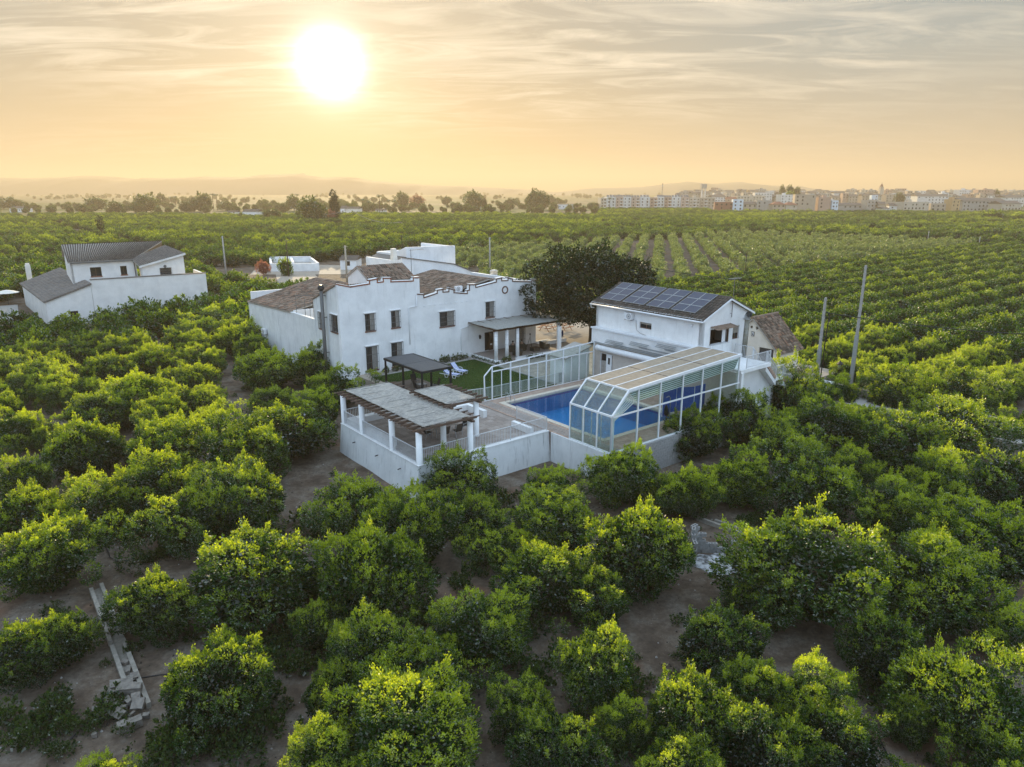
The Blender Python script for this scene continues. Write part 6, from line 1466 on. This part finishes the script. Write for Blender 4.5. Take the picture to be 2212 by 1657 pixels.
for k in range(420):
    y=rs.uniform(17,75);x=rs.uniform(-.75,.75)*y*1.05;a,b=w2l(x,y)
    if not any(inrect(a,b,r) for r in EXCL) and not near_road(a,b):wp.append((x,y,rs.uniform(.3,.9)))
me=bpy.data.meshes
wobj=[]
for i,w_ in enumerate(weed):
    o=link('weed_tuft',w_);o.location=(wp[i][0],wp[i][1],0);tag(o,['dark weed tuft on the orchard soil near the white terrace','dark weed tuft between the orange trees','small weed tuft on the bare orchard floor'][i],None,None,'stuff');wobj.append(o)
scatter('undergrowth',wp[3:],wobj,'dark low weeds growing between the orange trees','undergrowth',1.0)
clod=MB()
for k in range(2600):
    y=rs.uniform(17,60);x=rs.uniform(-.75,.75)*y*1.05;a,b=w2l(x,y)
    if any(inrect(a,b,r) for r in EXCL):continue
    r_=rs.uniform(.02,.07);z=.10*mnoise.noise(Vector((x*.25,y*.25,0)))
    an_=rs.uniform(0,6);c_,s_=math.cos(an_)*r_,math.sin(an_)*r_
    clod.add([(x+c_,y+s_,z-.02),(x-s_,y+c_,z-.02),(x-c_,y-s_,z-.02),(x+s_,y-c_,z-.02),(x,y,z+r_*.9)],[(0,1,4),(1,2,4),(2,3,4),(3,0,4)],0 if rs.random()<.72 else 1)
tag(clod.build('soil_clods',[mat('dark_clod',(.028,.022,.018),(.05,.04,.03),9,.95),M_conc]),'dark fallen fruit, clods and stones scattered on the soil',None,None,'stuff')
# ------------------------------------------------------------------ yard with the white basin, shed, poles
def place(U,V,z=0):return W(U,V,z)
def depth_h(U,Vb,Vt,z0=0.):   # base point and the height reached at Vt
    p=W(U,Vb,z0);d=ray(U,Vt);t=p.y/d.y;return p,CH+d.z*t
yp_=MB();c_=[W(1000,1100),W(1440,1098),W(1480,1065),W(1040,1055)]
yp_.add([(p.x,p.y,.03) for p in c_],[(0,1,2,3)]);c_=[W(600*1.8525,615*1.8525),W(1300,1150),W(1250,1085),W(1100,1085)];yp_.add([(p.x,p.y,.035) for p in c_],[(0,1,2,3)])
tag(yp_.build('farm_yard',MATS['yard_earth']),'pale bare earth yard round the white basin',None,None,'structure')
bs=wthing('water_basin','low white irrigation basin with stepped walls in the far yard','basin',W(1180,1085))
def bwall(p,q_,h,nm='basin_wall'):m=MB(tuple(bs.location));m.bar((p.x,p.y,h/2),(q_.x,q_.y,h/2),.5,h);m.build(nm,M_white,bs)
n0,n1,f0,f1=W(1087,1087),W(1274,1085),W(1083,1063),W(1245,1061)
bwall(n0,n1,1.9);bwall(f0,f1,2.3);bwall(n0,f0,2.0);bwall(n1,f1,2.0);bwall(W(1175,1085),W(1165,1062),2.2)
m_=MB(tuple(bs.location));m_.add([(p.x,p.y,.9) for p in (n0,n1,f1,f0)],[(0,1,2,3)]);m_.build('water',M_conc,bs)
def cottage(name,lb,U0,U1,Vb,Vt,dep,rf=1.2,cat='house',wallm=None,roofm=None,wins=2,gr=None,hgt=None,yaw=0.,chim=False):
    """a far house placed from its visible base line; gable roof, windows in the wall facing the viewer"""
    p0,h=depth_h(U0,Vb,Vt);p1=W(U1,Vb);w_=(p1-p0).length;h=hgt or max(h,2.2);c=(p0+p1)/2
    t=wthing(name,lb,cat,Vector((c.x,c.y,0)),gr,math.atan2((p1-p0).y,(p1-p0).x)+yaw)
    q=MB();q.box(-w_/2,w_/2,0,dep,-.3,h-rf);q.build('wall',wallm or M_white,t)
    q=MB();q.prism([(-.3,h-rf),(dep/2,h),(dep+.3,h-rf)],'x',-w_/2-.25,w_/2+.25);q.build('roof',roofm or M_tiledark,t)
    for k in range(wins):
        x_=-w_/2+w_*(k+.5)/wins;q=MB();q.box(x_-.45,x_+.45,-.04,.02,(h-rf)*.42,(h-rf)*.42+1.1);q.build('window',M_glass,t)
    if chim:q=MB();q.box(w_*.2,w_*.2+.6,dep*.4,dep*.4+.6,h-rf*.6,h+.7);q.build('chimney',M_white,t)
    return t
cottage('white_shed','small white gabled shed with double door in the far yard',1362,1426,1080,1026,6.5,.9,'shed',None,M_tiledark,1)
def pole(lb,U,Vb,Vt,r0=.16,r1=.10,m=None,wood=False):
    p,h=depth_h(U,Vb,Vt);t=wthing('utility_pole',lb,'utility pole',p,'slender utility poles among the groves')
    q=MB();q.tube([(0,0,-.2),(0,0,h*.5),(0,0,h)],[r0,(r0+r1)/2,r1],8);q.build('shaft',m or M_conc,t,True)
    q=MB();q.bar((-.35,0,h-.3),(.35,0,h-.3),.08);q.build('crossarm',M_iron,t)
    for x_ in(-.3,.3):q=MB();q.tube([(x_,0,h-.26),(x_,0,h-.08)],.05,6);q.build('insulator',M_iron,t)
    return Vector((p.x,p.y,h-.15))
A_=pole('pale concrete pole between the left house and the basin yard',908,1128,945,.22,.14);B_=pole('thin dark pole beside the white basin',1156,1107,960,.13,.09,M_darkbark)
C_=pole('pale wooden pole rising behind the farmhouse left parapet',1390,1150,983,.22,.17,mat('pale_wood',(.42,.36,.27),(.34,.28,.21),5,.9));D_=pole('grey pole standing right behind the farmhouse chimney',1960,1116,950,.2,.14)
E_=pole('thin dark pole behind the tall white building',1612,1075,941,.12,.08,M_darkbark);F_=pole('thin dark pole at the edge of the young orchard',2979,1107,1020,.1,.08,M_darkbark)
G_=pole('small grey pole at the far corner of the young orchard',3709,972,924,.16,.1);H_=pole('small grey pole at the far right edge of the groves',3912,1000,947,.16,.1)
pole('short dark pole beside the left wing of the farmhouse',972,1300,1195,.14,.10,M_darkbark)
wire(A_,B_,3.2,.05,'pale sagging cable from the left house pole to the basin pole',M_conc);wire(B_,C_,2.6,.05,'pale sagging cable from the basin pole toward the farmhouse',M_conc);wire(C_,E_,1.2,.045,'dark cable running behind the farmhouse roofs')
wire(E_,D_,2.4,.045,'dark cable between the two poles behind the farmhouse');wire(G_,H_,3.6,.09,'pale sagging cable between the two far right poles',M_conc);K_=W(3440,925);K_.z=9;wire(K_,G_,3.,.09,'pale cable running left from the far corner pole',M_conc);K2=W(3160,905);K2.z=9;wire(K2,K_,4.,.09,'pale cable swinging over the far citrus plots',M_conc)
# ------------------------------------------------------------------ trees that stand out in the middle and far distance
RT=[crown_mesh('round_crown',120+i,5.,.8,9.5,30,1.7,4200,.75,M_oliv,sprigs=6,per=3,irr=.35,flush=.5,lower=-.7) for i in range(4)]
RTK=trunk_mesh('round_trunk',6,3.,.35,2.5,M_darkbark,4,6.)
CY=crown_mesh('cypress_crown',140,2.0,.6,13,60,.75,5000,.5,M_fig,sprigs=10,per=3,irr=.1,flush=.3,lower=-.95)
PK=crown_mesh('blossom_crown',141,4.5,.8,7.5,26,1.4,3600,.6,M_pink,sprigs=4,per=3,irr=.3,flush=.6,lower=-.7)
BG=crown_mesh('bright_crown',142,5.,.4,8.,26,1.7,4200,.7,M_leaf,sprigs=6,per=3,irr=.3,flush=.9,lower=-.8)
pf=MB()
for k in range(17):
    a=2*PI*k/17;e_=.9-.9*(k%3)/2;pts=[]
    for j in range(7):
        s=j/6;pts.append((math.cos(a)*s*2.3,math.sin(a)*s*2.3,math.sin(s*2.2)*e_*1.1-.9*s*s))
    for j in range(6):
        p,q_=Vector(pts[j]),Vector(pts[j+1]);sd=Vector((-math.sin(a),math.cos(a),0))*(.34*(1-abs(j/6-.4)))
        pf.add([tuple(p-sd),tuple(q_-sd*.8),tuple(q_),tuple(p)],[(0,1,2,3)],0,.3);pf.add([tuple(p),tuple(q_),tuple(q_+sd*.8+Vector((0,0,-.15))),tuple(p+sd+Vector((0,0,-.15)))],[(0,1,2,3)],0,.4)
PALM=pf.mesh('frond_crown',M_oliv)
FT=[]
def ftree(name,lb,u,vt,vb,hw,kind,grp='trees standing out on the hazy plain'):
    U=u*1.8525;p,h=depth_h(U,vb*1.8525,vt*1.8525);dep=proj((p.x,p.y,h/2))[2];Rr=hw/F*dep
    o=bpy.data.objects.new(name,None);COL.objects.link(o);o.location=(p.x,p.y,0);o.rotation_euler=(0,0,rs.uniform(0,6))
    if kind=='palm':
        q=MB();q.tube([(0,0,-.2),(.2,0,h*.5),(0,0,h-.8)],[.32,.24,.22],7);q.build('trunk',M_darkbark,o);c=link('crown',PALM,o,(0,0,h-1.0));s=max(Rr,2.4)/2.3;c.scale=(s,s,s)
    else:
        me_,R0_,H0=dict(round=(rs.choice(RT),5.,9.5),cyp=(CY,2.,13.),pink=(PK,4.5,7.5),bright=(BG,5.,8.))[kind];s=Rr/R0_;sz=h/H0
        c=link('crown',me_,o);c.scale=(s,s,sz);t_=link('trunk',RTK,o);t_.scale=(s*.7,s*.7,sz*.7)
    return tag(o,lb,'tree',grp)
SP=[('broad dark tree, widest of those left of the sun',316,422,459,24,'round'),('pale broad tree left of the widest dark tree',210,428,454,22,'round'),('low dark round tree at the far left hedge',181,443,461,12,'round'),('dark round tree touching the left end of the white wall',252,437,461,15,'round'),('dark tree at the foot of the widest dark tree',298,438,460,13,'round'),
('tall dark tree beside the twin palms left of the sun',442,420,457,17,'round'),('narrow pointed conifer between the dark trees',420,428,457,7,'cyp'),('rounded tree behind the pointed conifer',403,436,458,15,'round'),('rounded dark tree right of the twin palms',493,437,455,15,'round'),('hazy tall tree beyond the twin palms',349,419,445,10,'round'),
('dark bushy tree right of the small white bungalows',586,452,476,20,'round'),('low bush beside the white bungalow',518,462,476,10,'round'),('small dark shrub tree at the far left',61,442,459,6,'round'),('low hazy tree at the left edge of the plain',30,430,452,22,'round'),
('tall dark cypress rising above the horizon',724,414,480,10,'cyp'),('large green tree left of the tall cypress',677,431,483,27,'round'),('pink flowering tree at the cypress foot',708,456,481,16,'pink'),('pink oleander tree beside the white basin',570,565,594,13,'pink'),
('dark tree group under the sun haze',870,418,448,14,'round'),('pinkish hazy tree under the sun haze',902,423,448,14,'pink'),('big dark rounded tree right of the palms',1024,416,453,20,'round'),('narrow cypress beside the big dark rounded tree',1046,429,453,5,'cyp'),('small dark round tree before the hazy field',991,442,461,9,'round'),('bushy tree below the big dark rounded tree',1056,445,464,16,'round'),
('tall dark tree left of the white villa',1152,413,453,15,'round'),('broad tree next to the white villa',1170,418,454,18,'round'),('rounded hazy tree above the white villa',1189,423,441,9,'round'),('rounded hazy tree in the middle distance',963,426,443,10,'round'),
('dark clipped cypress block at the citrus plot corner',1880,483,511,8,'cyp'),('bright green tree at the right end of the groves',2140,455,480,19,'bright'),('dark round tree behind the bright one on the right',2120,440,458,13,'round'),('bright bush at the right picture edge of the groves',2200,460,481,16,'bright'),('round green tree left of the white basin water tank',618,560,596,14,'bright'),
('ragged tree between the villa and the hazy field',1100,430,449,12,'round'),('dark tree left of the brown barn',636,424,455,14,'round'),('low tree right of the big dark rounded tree',1085,440,455,10,'round')]
for s in SP:ftree('cypress_tree' if s[5]=='cyp' else 'round_tree',*s)
for s in(('left one of the twin palms left of the sun',462,418,455,6),('right one of the twin palms left of the sun',470,419,455,6),('palm beside the hazy tall tree',371,425,447,6),('palm right of the hazy tall tree',380,424,447,6),('palm left of the large green tree',643,419,452,6),('tallest palm in the row right of the barn',820,421,459,7),('second palm right of the tallest one',841,431,459,6),('third palm right of the tallest one',853,432,459,6),('palm immediately right of the brown barn',785,429,459,6),('palm between the barn palm and tallest palm',797,434,459,5),('lone palm in front of the apartment blocks',1316,426,460,6),('short palm behind the cypress',735,430,452,6)):ftree('palm_tree',*s,'palm','palms on the hazy plain')
# bare dark tree behind the left house
p,h=depth_h(411,962,870);t=wthing('bare_tree','dark twiggy tree top poking up behind the left house roof','tree',p)
q=MB();q.tube([(0,0,0),(0,0,h*.9)],.18,6);q.build('trunk',M_darkbark,t)
c=link('crown',crown_mesh('ragged_crown',150,1.6,h*.42,h,14,.6,900,.35,M_fig,sprigs=6,per=3,lower=-.9,flush=.2),t)
cottage('bungalow','long white bungalow with grey roof among the far trees',972,1032,876,838,12,1.6,wins=3);cottage('bungalow','small white bungalow left of the long one',908,945,856,843,9,1.4,wins=2)
cottage('barn','brown barn beside the tall cypress',1384,1436,858,828,14,1.5,'barn',M_cream,M_tiledark,1);cottage('white_house','white gabled house end beside the tall cypress',1362,1382,858,824,16,2.2,wins=1)
cottage('villa','white flat villa with battlemented roof edge in the haze',2232,2306,838,816,14,.5,'villa',wins=5);cottage('white_house','small white house under the big dark rounded tree',1898,1922,838,820,12,1.8,wins=1);cottage('white_house','white house with pitched roof left of the villa',2000,2024,832,820,12,1.6,wins=1)
cottage('field_hut','tiny white hut standing in the citrus before the town',3468,3500,853,842,6,1.2,'hut',wins=1);cottage('white_house','white house among trees at the left edge of the plain',40,92,850,826,14,1.8,wins=2);cottage('white_house','small white house near the sun side trees',1500,1540,850,836,10,1.4,wins=2)
for k,(U,lb) in enumerate(((1716,'left one of two small white pillars in the groves'),(1731,'right one of two small white pillars in the groves'))):
    p,h=depth_h(U,914,897);q=MB();q.box(-.8,.8,-.8,.8,0,h);q.tube([(0,0,h),(0,0,h+.5)],.5,8);o=q.build('white_pillar',M_white);o.location=p;tag(o,lb,'pillar')
# hedges and woods of the hazy plain
wd=[]
def addw(x,y,s):wd.append((x,y,s))
for k in range(2900):
    y=640*math.exp(rs.random()*1.7);x=rs.uniform(-.80,.80)*y
    if x>.12*y and y<1500:continue
    n=mnoise.noise(Vector((x*.006,y*.0022,1)))+.5*mnoise.noise(Vector((x*.02,y*.006,7)))
    if y<700 and n<.25:continue
    if n>.2:addw(x,y,rs.uniform(.25,.75)*(1+y/5000)*2.2/2.2)
for k in range(260):
    x=rs.uniform(-.78,.12);y=rs.uniform(600,900);row=round(y/70)*70;addw(x*row,row+rs.uniform(-4,4),rs.uniform(.35,.7))
rtp=[]
for o in bpy.data.objects:
    if o.type=='MESH' and o.data in RT and o.data not in [q.data for q in rtp]:rtp.append(o)
scatter('far_woods',wd,rtp,'hazy hedges and woods scattered over the far plain','woods',1.0)
# ------------------------------------------------------------------ lattice pylons
pyl=MB();H0=36.
for sx,sy in((-1,-1),(1,-1),(1,1),(-1,1)):pyl.bar((sx*3.2,sy*3.2,0),(sx*.6,sy*.6,H0),.45)
for k in range(6):
    z=k*H0/6;w=3.2-2.6*k/6;w2=3.2-2.6*(k+1)/6
    for s in(-1,1):pyl.bar((-w,s*w,z),(w2,s*w2,z+H0/6),.3);pyl.bar((w,s*w,z),(-w2,s*w2,z+H0/6),.3)
PYLB=pyl.mesh('tower',M_iron);arms=MB()
for z,l in((H0*.78,7),(H0*.9,5.5),(H0*.99,3.5)):arms.bar((-l,0,z),(l,0,z),.6)
PYLA=arms.mesh('crossarms',M_iron)
ordw=['first','second','third','fourth','fifth','sixth','seventh','eighth','ninth','tenth']
for k,(u,vt) in enumerate(((47,405),(60,404),(73,404),(86,405),(108,405),(265,406),(400,407),(537,406),(648,403),(752,406))):
    p,h=depth_h(u*1.8525,419.5*1.8525,vt*1.8525);o=wthing('lattice_pylon',f'{ordw[k]} lattice power pylon counted from the left on the horizon','pylon',p,'power pylons on the horizon',.4);link('tower',PYLB,o);link('crossarms',PYLA,o);s=h/H0;o.scale=(s,s,s)
# ------------------------------------------------------------------ the town
TC=[mat(f'town_{n}',c,tuple(x*.88 for x in c),.4,.9,bmp=0) for n,c in (('tan',(.42,.34,.26)),('beige',(.50,.43,.34)),('pink',(.44,.30,.23)),('white',(.66,.64,.60)),('grey',(.36,.33,.29)),('ochre',(.50,.34,.18)),('brick',(.27,.12,.08)),('bluewhite',(.60,.68,.74)),('blockpink',(.50,.37,.30)))]
tn={m.name[5:]:m for m in TC}
M_troof=mat('town_roof',(.17,.13,.10),(.12,.095,.08),.5,.9,bmp=0);M_tred=mat('town_red_roof',(.26,.11,.07),(.2,.09,.06),.5,.9,bmp=0)
wm=MB();wm.box(-.6,.6,-.06,.05,0,1.4);wmm=wm.mesh('window',M_glass)
bmm_=MB();bmm_.box(-1.7,1.7,-1.1,0,0,.15);bmm_.box(-1.7,1.7,-1.1,-1.0,.15,1.0);blc=bmm_.mesh('balcony',tn['white'])
def bld(lb,u0,u1,vt,Y,col,kind='flat',fl=None,nwin=None,dep=None,extra='',vb=None,cat='house',z0=None):
    """town building between overview columns u0..u1 whose top is seen at row vt, standing at distance Y"""
    if kind!='apt' and Y<860:Y*=.81
    def X(u,v,Y):
        d=ray(u*1.8525,v*1.8525);t=Y/d.y;return d.x*t,CH+d.z*t
    x0,h=X(u0,vt,Y);x1,_=X(u1,vt,Y);w_=x1-x0;dep=dep or max(9,w_*.6);rt=0
    t=wthing('town_'+('house' if cat=='house' else cat.replace(' ','_')),lb,cat,Vector(((x0+x1)/2,Y,0)),'town buildings beyond the groves',rs.uniform(-.22,.30) if kind!='apt' else .10)
    rh=0
    if kind in('gable','hip'):rh=min(2.6,h*.25)
    q=MB();q.box(-w_/2,w_/2,0,dep,-.5,h-rh);q.build('wall',tn[col],t)
    q=MB()
    if rh:q.prism([(-.4,h-rh),(dep/2,h),(dep+.4,h-rh)],'x',-w_/2-.4,w_/2+.4) if kind=='gable' else q.hexa([(-w_/2-.5,-.5,h-rh),(w_/2+.5,-.5,h-rh),(w_/2+.5,dep+.5,h-rh),(-w_/2-.5,dep+.5,h-rh),(-w_*.15,dep*.4,h),(w_*.15,dep*.4,h),(w_*.15,dep*.6,h),(-w_*.15,dep*.6,h)])
    else:
        for a,b,c,d in((-w_/2,w_/2,-.02,.25),(-w_/2,w_/2,dep-.25,dep),(-w_/2,-w_/2+.25,.25,dep-.25),(w_/2-.25,w_/2,.25,dep-.25)):q.box(a,b,c,d,h,h+.7)
        if w_>8 and rs.random()<.7:x_=rs.uniform(-w_*.3,w_*.2);q.box(x_,x_+3.2,dep*.4,dep*.4+3.4,h,h+2.6)
    q.build('roof' if rh else 'parapet',(M_tred if 'red' in extra else M_troof) if rh else tn[col],t)
    zb=max(0,h-12) if vb is None else 0
    nf=fl or max(1,int((h-rh)/3.1));n=nwin or max(2,int(w_/3.6))
    nfv=min(nf,4 if kind=='apt' else 3)
    for f in range(nfv):
        z=(h-rh)-(f+1)*3.05+1.0
        if z<.5:break
        for k in range(min(n,14)):
            if kind!='apt' and rs.random()<.15:continue
            x_=-w_/2+w_*(k+.5)/n;o=link('window',wmm,t,(x_,0,z));o.scale=(rs.uniform(.8,1.25),1,rs.uniform(.8,1.15))
            if kind=='apt' and k%3==1:link('balcony',blc,t,(x_,0,z-1.0))
    return t,h,w_,dep
def colpanel(t,h,w_,n):
    for k in range(n):
        q=MB();x_=-w_/2+w_*(k+.5)/n;q.hexa([(x_-1.2,1.5,h+.8),(x_+1.2,1.5,h+.8),(x_+1.2,3.6,h+2.4),(x_-1.2,3.6,h+2.4),(x_-1.2,1.5,h+1.),(x_+1.2,1.5,h+1.),(x_+1.2,3.6,h+2.6),(x_-1.2,3.6,h+2.6)]);q.build('solar_collector',M_iron,t)
ca_=lambda x:1295.5+x*.3610
cb_=lambda x:1754.4+x*.3593
vv=lambda y:377.9+y*.3610
YA=745.
aps=[(5,40,142,'beige'),(40,95,136,'white'),(95,140,136,'blockpink'),(140,188,136,'white'),(188,240,138,'blockpink'),(240,300,136,'white'),(300,345,140,'pink'),(345,385,136,'white'),(385,430,138,'pink'),(430,485,136,'white'),(485,535,137,'blockpink'),(535,600,140,'beige'),(600,690,142,'tan')]
for k,(x0,x1,y,c) in enumerate(aps):
    t,h,w_,d=bld(f'{ordw[k] if k<10 else ["eleventh","twelfth","last"][k-10]} section from the left of the long four-storey apartment row',ca_(x0),ca_(x1),vv(y),YA+k*2.,c,'apt',4,dep=14,cat='apartment block')
    if y<139 and k not in(6,11):colpanel(t,h,w_,3)
front=[('low dark red building right of the apartment row',688,798,168,810,'brick','flat'),('pale blue-white narrow house beside the dark red building',798,858,152,806,'bluewhite','flat'),('long beige warehouse with flat roof behind the blue-white house',820,990,130,900,'beige','flat'),('white block above the long beige warehouse',930,1030,110,960,'white','flat'),
('beige two-storey house row right of the blue-white house',858,940,160,808,'tan','gable'),('plain tan house with small windows in the front row',940,1032,158,806,'grey','flat'),('tan house with hipped red roof, left of a pair',1035,1112,160,780,'tan','hip'),('tan house with hipped red roof, right of a pair',1114,1182,164,780,'beige','hip'),('wide tan four-storey block with balcony openings',1172,1290,122,800,'tan','flat'),
('white blank block behind the hipped roofs',1080,1168,122,880,'white','flat'),('white house with pitched roof behind the apartment end',668,760,120,930,'white','gable'),('red-brown house over the warehouse roof left side',760,830,132,900,'pink','gable')]
for lb,x0,x1,y,Y,c,kd in front:bld(lb,ca_(x0),ca_(x1),vv(y),Y,c,kd,extra='red' if 'red' in lb else '')
fb=[('reddish brick house left of the pale blue facade',40,112,140,800,'pink','flat'),('pale blue-white narrow facade in the front row',118,160,158,800,'bluewhite','flat'),('white stepped house over the pale blue facade',70,125,148,830,'white','flat'),('long low grey shed in the town front row',160,300,168,830,'grey','gable'),('grey-tan plain house right of the long shed',328,400,155,820,'grey','flat'),('tan house beside the grey-tan plain house',400,438,160,815,'tan','gable'),
('white-blue narrow block with three small windows',358,392,125,900,'bluewhite','flat'),('white farm houses with low roofs in the front row',425,470,192,770,'white','gable'),('white gabled house in the front row with four windows',468,535,170,775,'white','gable'),('long beige villa with arcade windows and battlements',536,718,168,770,'beige','flat'),('smaller beige annex right of the long beige villa',716,800,176,780,'tan','flat'),
('long white hall with wide grey roof',640,815,115,900,'white','gable'),('orange rendered house with round corner',836,895,152,800,'ochre','flat'),('large grey industrial shed at the right',895,1130,138,820,'grey','gable'),('second grey shed overlapping the large one',1040,1185,140,850,'grey','gable'),('low pale warehouse at the right picture edge',1125,1280,155,800,'beige','gable'),('white warehouse at the far right',1150,1290,122,900,'white','gable'),('brown-pink block above the large shed',1000,1100,92,1000,'pink','flat'),('white block with terraces on the right skyline',880,960,92,1010,'white','flat')]
for lb,x0,x1,y,Y,c,kd in fb:bld(lb,cb_(x0),cb_(x1),vv(y),Y,c,kd)
# the hill of houses behind
kk=0;cols=['tan','beige','grey','white','pink','tan','beige','white']
side=['left','middle','right']
for row,(Y,ybase,sp) in enumerate(((960,118,44),(1060,107,40),(1180,98,38),(1320,93,40))):
    u=ca_(440 if row else 700)+row*7;ki=0
    while u<2222:
        w_=rs.uniform(.6,1.35)*sp*.36;h_=rs.uniform(-7,9)
        rel=(u-ca_(430))/(2215-ca_(430));bulge=6*math.exp(-((rel-.12)/.1)**2)
        c=rs.choice(cols);kd=rs.choice(['flat','gable','flat','gable','hip'])
        kk+=1;ki+=1
        bld(f'{dict(tan="tan",beige="beige",grey="grey-brown",white="white",pink="pinkish")[c]} {dict(flat="flat-roofed",gable="gabled",hip="hip-roofed")[kd]} house, {ordn(ki)} from the left in old town row {ordn(row+1)} from the front',u,u+w_,vv(ybase-h_-bulge),Y+rs.uniform(-20,20),c,kd,dep=11)
        u+=w_*rs.uniform(.95,1.5)
def tow(lb,u,vt,Y,fn,cat):
    d=ray(u*1.8525,vt*1.8525);t=Y/d.y;h=CH+d.z*t;o=wthing(cat.replace(' ','_'),lb,cat,Vector((d.x*t,Y,0)));fn(o,h);return o
def water(o,h):
    for sx in(-1,1):
        for sy in(-1,1):q=MB();q.bar((sx*2.2,sy*2.2,0),(sx*2.2,sy*2.2,h-6),.9);q.build('leg',tn['white'],o)
    for z in(h-16,h-11):q=MB();q.box(-2.6,2.6,-2.6,2.6,z,z+.5);q.build('platform',tn['white'],o)
    q=MB();q.box(-3.6,3.6,-3.6,3.6,h-6,h-.4);q.build('tank',tn['grey'],o);q=MB();q.box(-4,4,-4,4,h-.4,h);q.build('tank_rim',tn['white'],o)
tow('concrete water tower on four legs above the apartment row',ca_(621),vv(55),1000,water,'water tower')
def mast(o,h):
    q=MB()
    for k in range(3):a=2*PI*k/3;q.bar((math.cos(a)*1.2,math.sin(a)*1.2,0),(math.cos(a)*.5,math.sin(a)*.5,h),.25)
    for k in range(14):z=h*k/14;q.bar((-1,0,z),(1,0,z+h/14),.15)
    q.build('lattice',M_iron,o);q=MB();q.box(-1,1,-.4,.4,h*.86,h*.9);q.build('antenna_panel',tn['white'],o)
tow('tall thin lattice radio mast at the left of the town',ca_(375),vv(50),980,mast,'radio mast')
def church(o,h):
    q=MB();q.box(-2.6,2.6,-2.6,2.6,0,h-9);q.build('tower',tn['beige'],o);q=MB();q.box(-2.1,2.1,-2.1,2.1,h-9,h-6);q.build('belfry',tn['tan'],o)
    q=MB();q.tube([(0,0,h-6),(0,0,h-4),(0,0,h-1.5)],[2.2,1.5,.1],8);q.build('spire',M_tred,o);q=MB();q.tube([(0,0,h-1.6),(0,0,h)],.12,5);q.build('cross',M_iron,o)
tow('church bell tower with pointed red spire in the town',cb_(419),vv(44),1050,church,'church tower')
def stack(o,h):q=MB();q.tube([(0,0,0),(0,0,h)],[1.4,.9],10);q.build('shaft',tn['ochre'],o)
tow('old brick chimney stack in the middle of the town',ca_(880),vv(88),1000,stack,'chimney stack')
def townpark(u,vt,Y,hw,lb,kind='round'):
    d=ray(u*1.8525,vt*1.8525);t=Y/d.y;h=CH+d.z*t;o=bpy.data.objects.new('round_tree',None);COL.objects.link(o);o.location=(d.x*t,Y,h-12);s=hw/F*Y/5.
    c=link('crown',BG if kind=='bright' else rs.choice(RT),o);c.scale=(s,s,12/9.5);tk=link('trunk',RTK,o);tk.scale=(s,s,1);tag(o,lb,'tree','trees rising over the town roofs')
townpark(ca_(1142),402,900,7,'dark umbrella pine rising over the town, left one');townpark(ca_(1180),405,900,7,'dark umbrella pine rising over the town, right one');townpark(ca_(1140),411,890,11,'bright green tree crowning the town below the pines','bright');townpark(ca_(1095),402,900,5,'slim dark tree left of the town pines');townpark(cb_(530),vv(112),880,9,'dark palm-like tree in the middle of the town');townpark(cb_(1110),vv(92),1000,6,'dark tree on the skyline at the right of the town');townpark(cb_(850),vv(190),770,10,'dark bushes in front of the orange house')
# ------------------------------------------------------------------ mountains
def ridge(name,lb,Y,prof,z_noise,seed,m):
    q=MB();vs=[];n=260;us=[p[0] for p in prof]
    rows=5
    for j in range(rows):
        for i in range(n+1):
            u=us[0]+(us[-1]-us[0])*i/n
            for (u0,v0),(u1,v1) in zip(prof,prof[1:]):
                if u0<=u<=u1:v=v0+(v1-v0)*(u-u0)/(u1-u0);break
            x=(u-1105.5)/F*Y*1.0;z=CH+(412.3-v)/F*Y*1.02+z_noise*mnoise.noise(Vector((i*.22,seed,0)))+z_noise*.5*mnoise.noise(Vector((i*.7,seed,4)))
            f=[0,.45,.8,1.,.0][j];vs.append((x+mnoise.noise(Vector((i*.3,j,seed)))*40,Y-700+j*180+mnoise.noise(Vector((i*.25,j*2,seed)))*120,max(-5,z*f)+(0 if j in(0,3,4) else z_noise*mnoise.noise(Vector((i*.5,j*3,seed))))))
    fs=[(j*(n+1)+i,j*(n+1)+i+1,(j+1)*(n+1)+i+1,(j+1)*(n+1)+i) for j in range(rows-1) for i in range(n)]
    q.add(vs,fs);tag(q.build(name,m,None,True),lb,None,None,'structure')
M_mt=mat('mountain_scrub',(.09,.10,.07),(.16,.14,.11),.004,1.,bmp=0)
ridge('mountains','hazy mountain ridge along the left horizon',4300,[(-500,392),(0,386),(150,389),(270,384),(360,390),(455,387),(560,386),(610,383),(680,379),(730,387),(780,387),(850,395),(930,402),(1020,404),(1150,411),(1250,420),(2600,430)],5,1,M_mt)
ridge('mountains','hazy far mountain ridge behind the town',3900,[(-500,430),(1130,425),(1230,411),(1290,407),(1350,406),(1400,401),(1470,394),(1510,400),(1555,395),(1600,401),(1680,405),(1730,414),(1850,424),(2600,430)],3.5,4,M_mt)
# ------------------------------------------------------------------ haze (the air over the plain)
def haze(dens=.00031,aniso=.26,col=(.66,.545,.385)):
    mb=MB();mb.box(-11000,11000,-150,9500,-1.5,190)
    m=bpy.data.materials.new('haze_air');m.use_nodes=True;t=m.node_tree;t.nodes.clear()
    v=N(t,'ShaderNodeVolumePrincipled');v.inputs['Color'].default_value=(*col,1);v.inputs['Density'].default_value=dens;v.inputs['Anisotropy'].default_value=aniso
    o=N(t,'ShaderNodeOutputMaterial');L(t,v.outputs[0],o.inputs['Volume'])
    h=mb.build('haze',m);tag(h,'pale golden evening haze lying over the plain',None,None,'stuff')
haze()
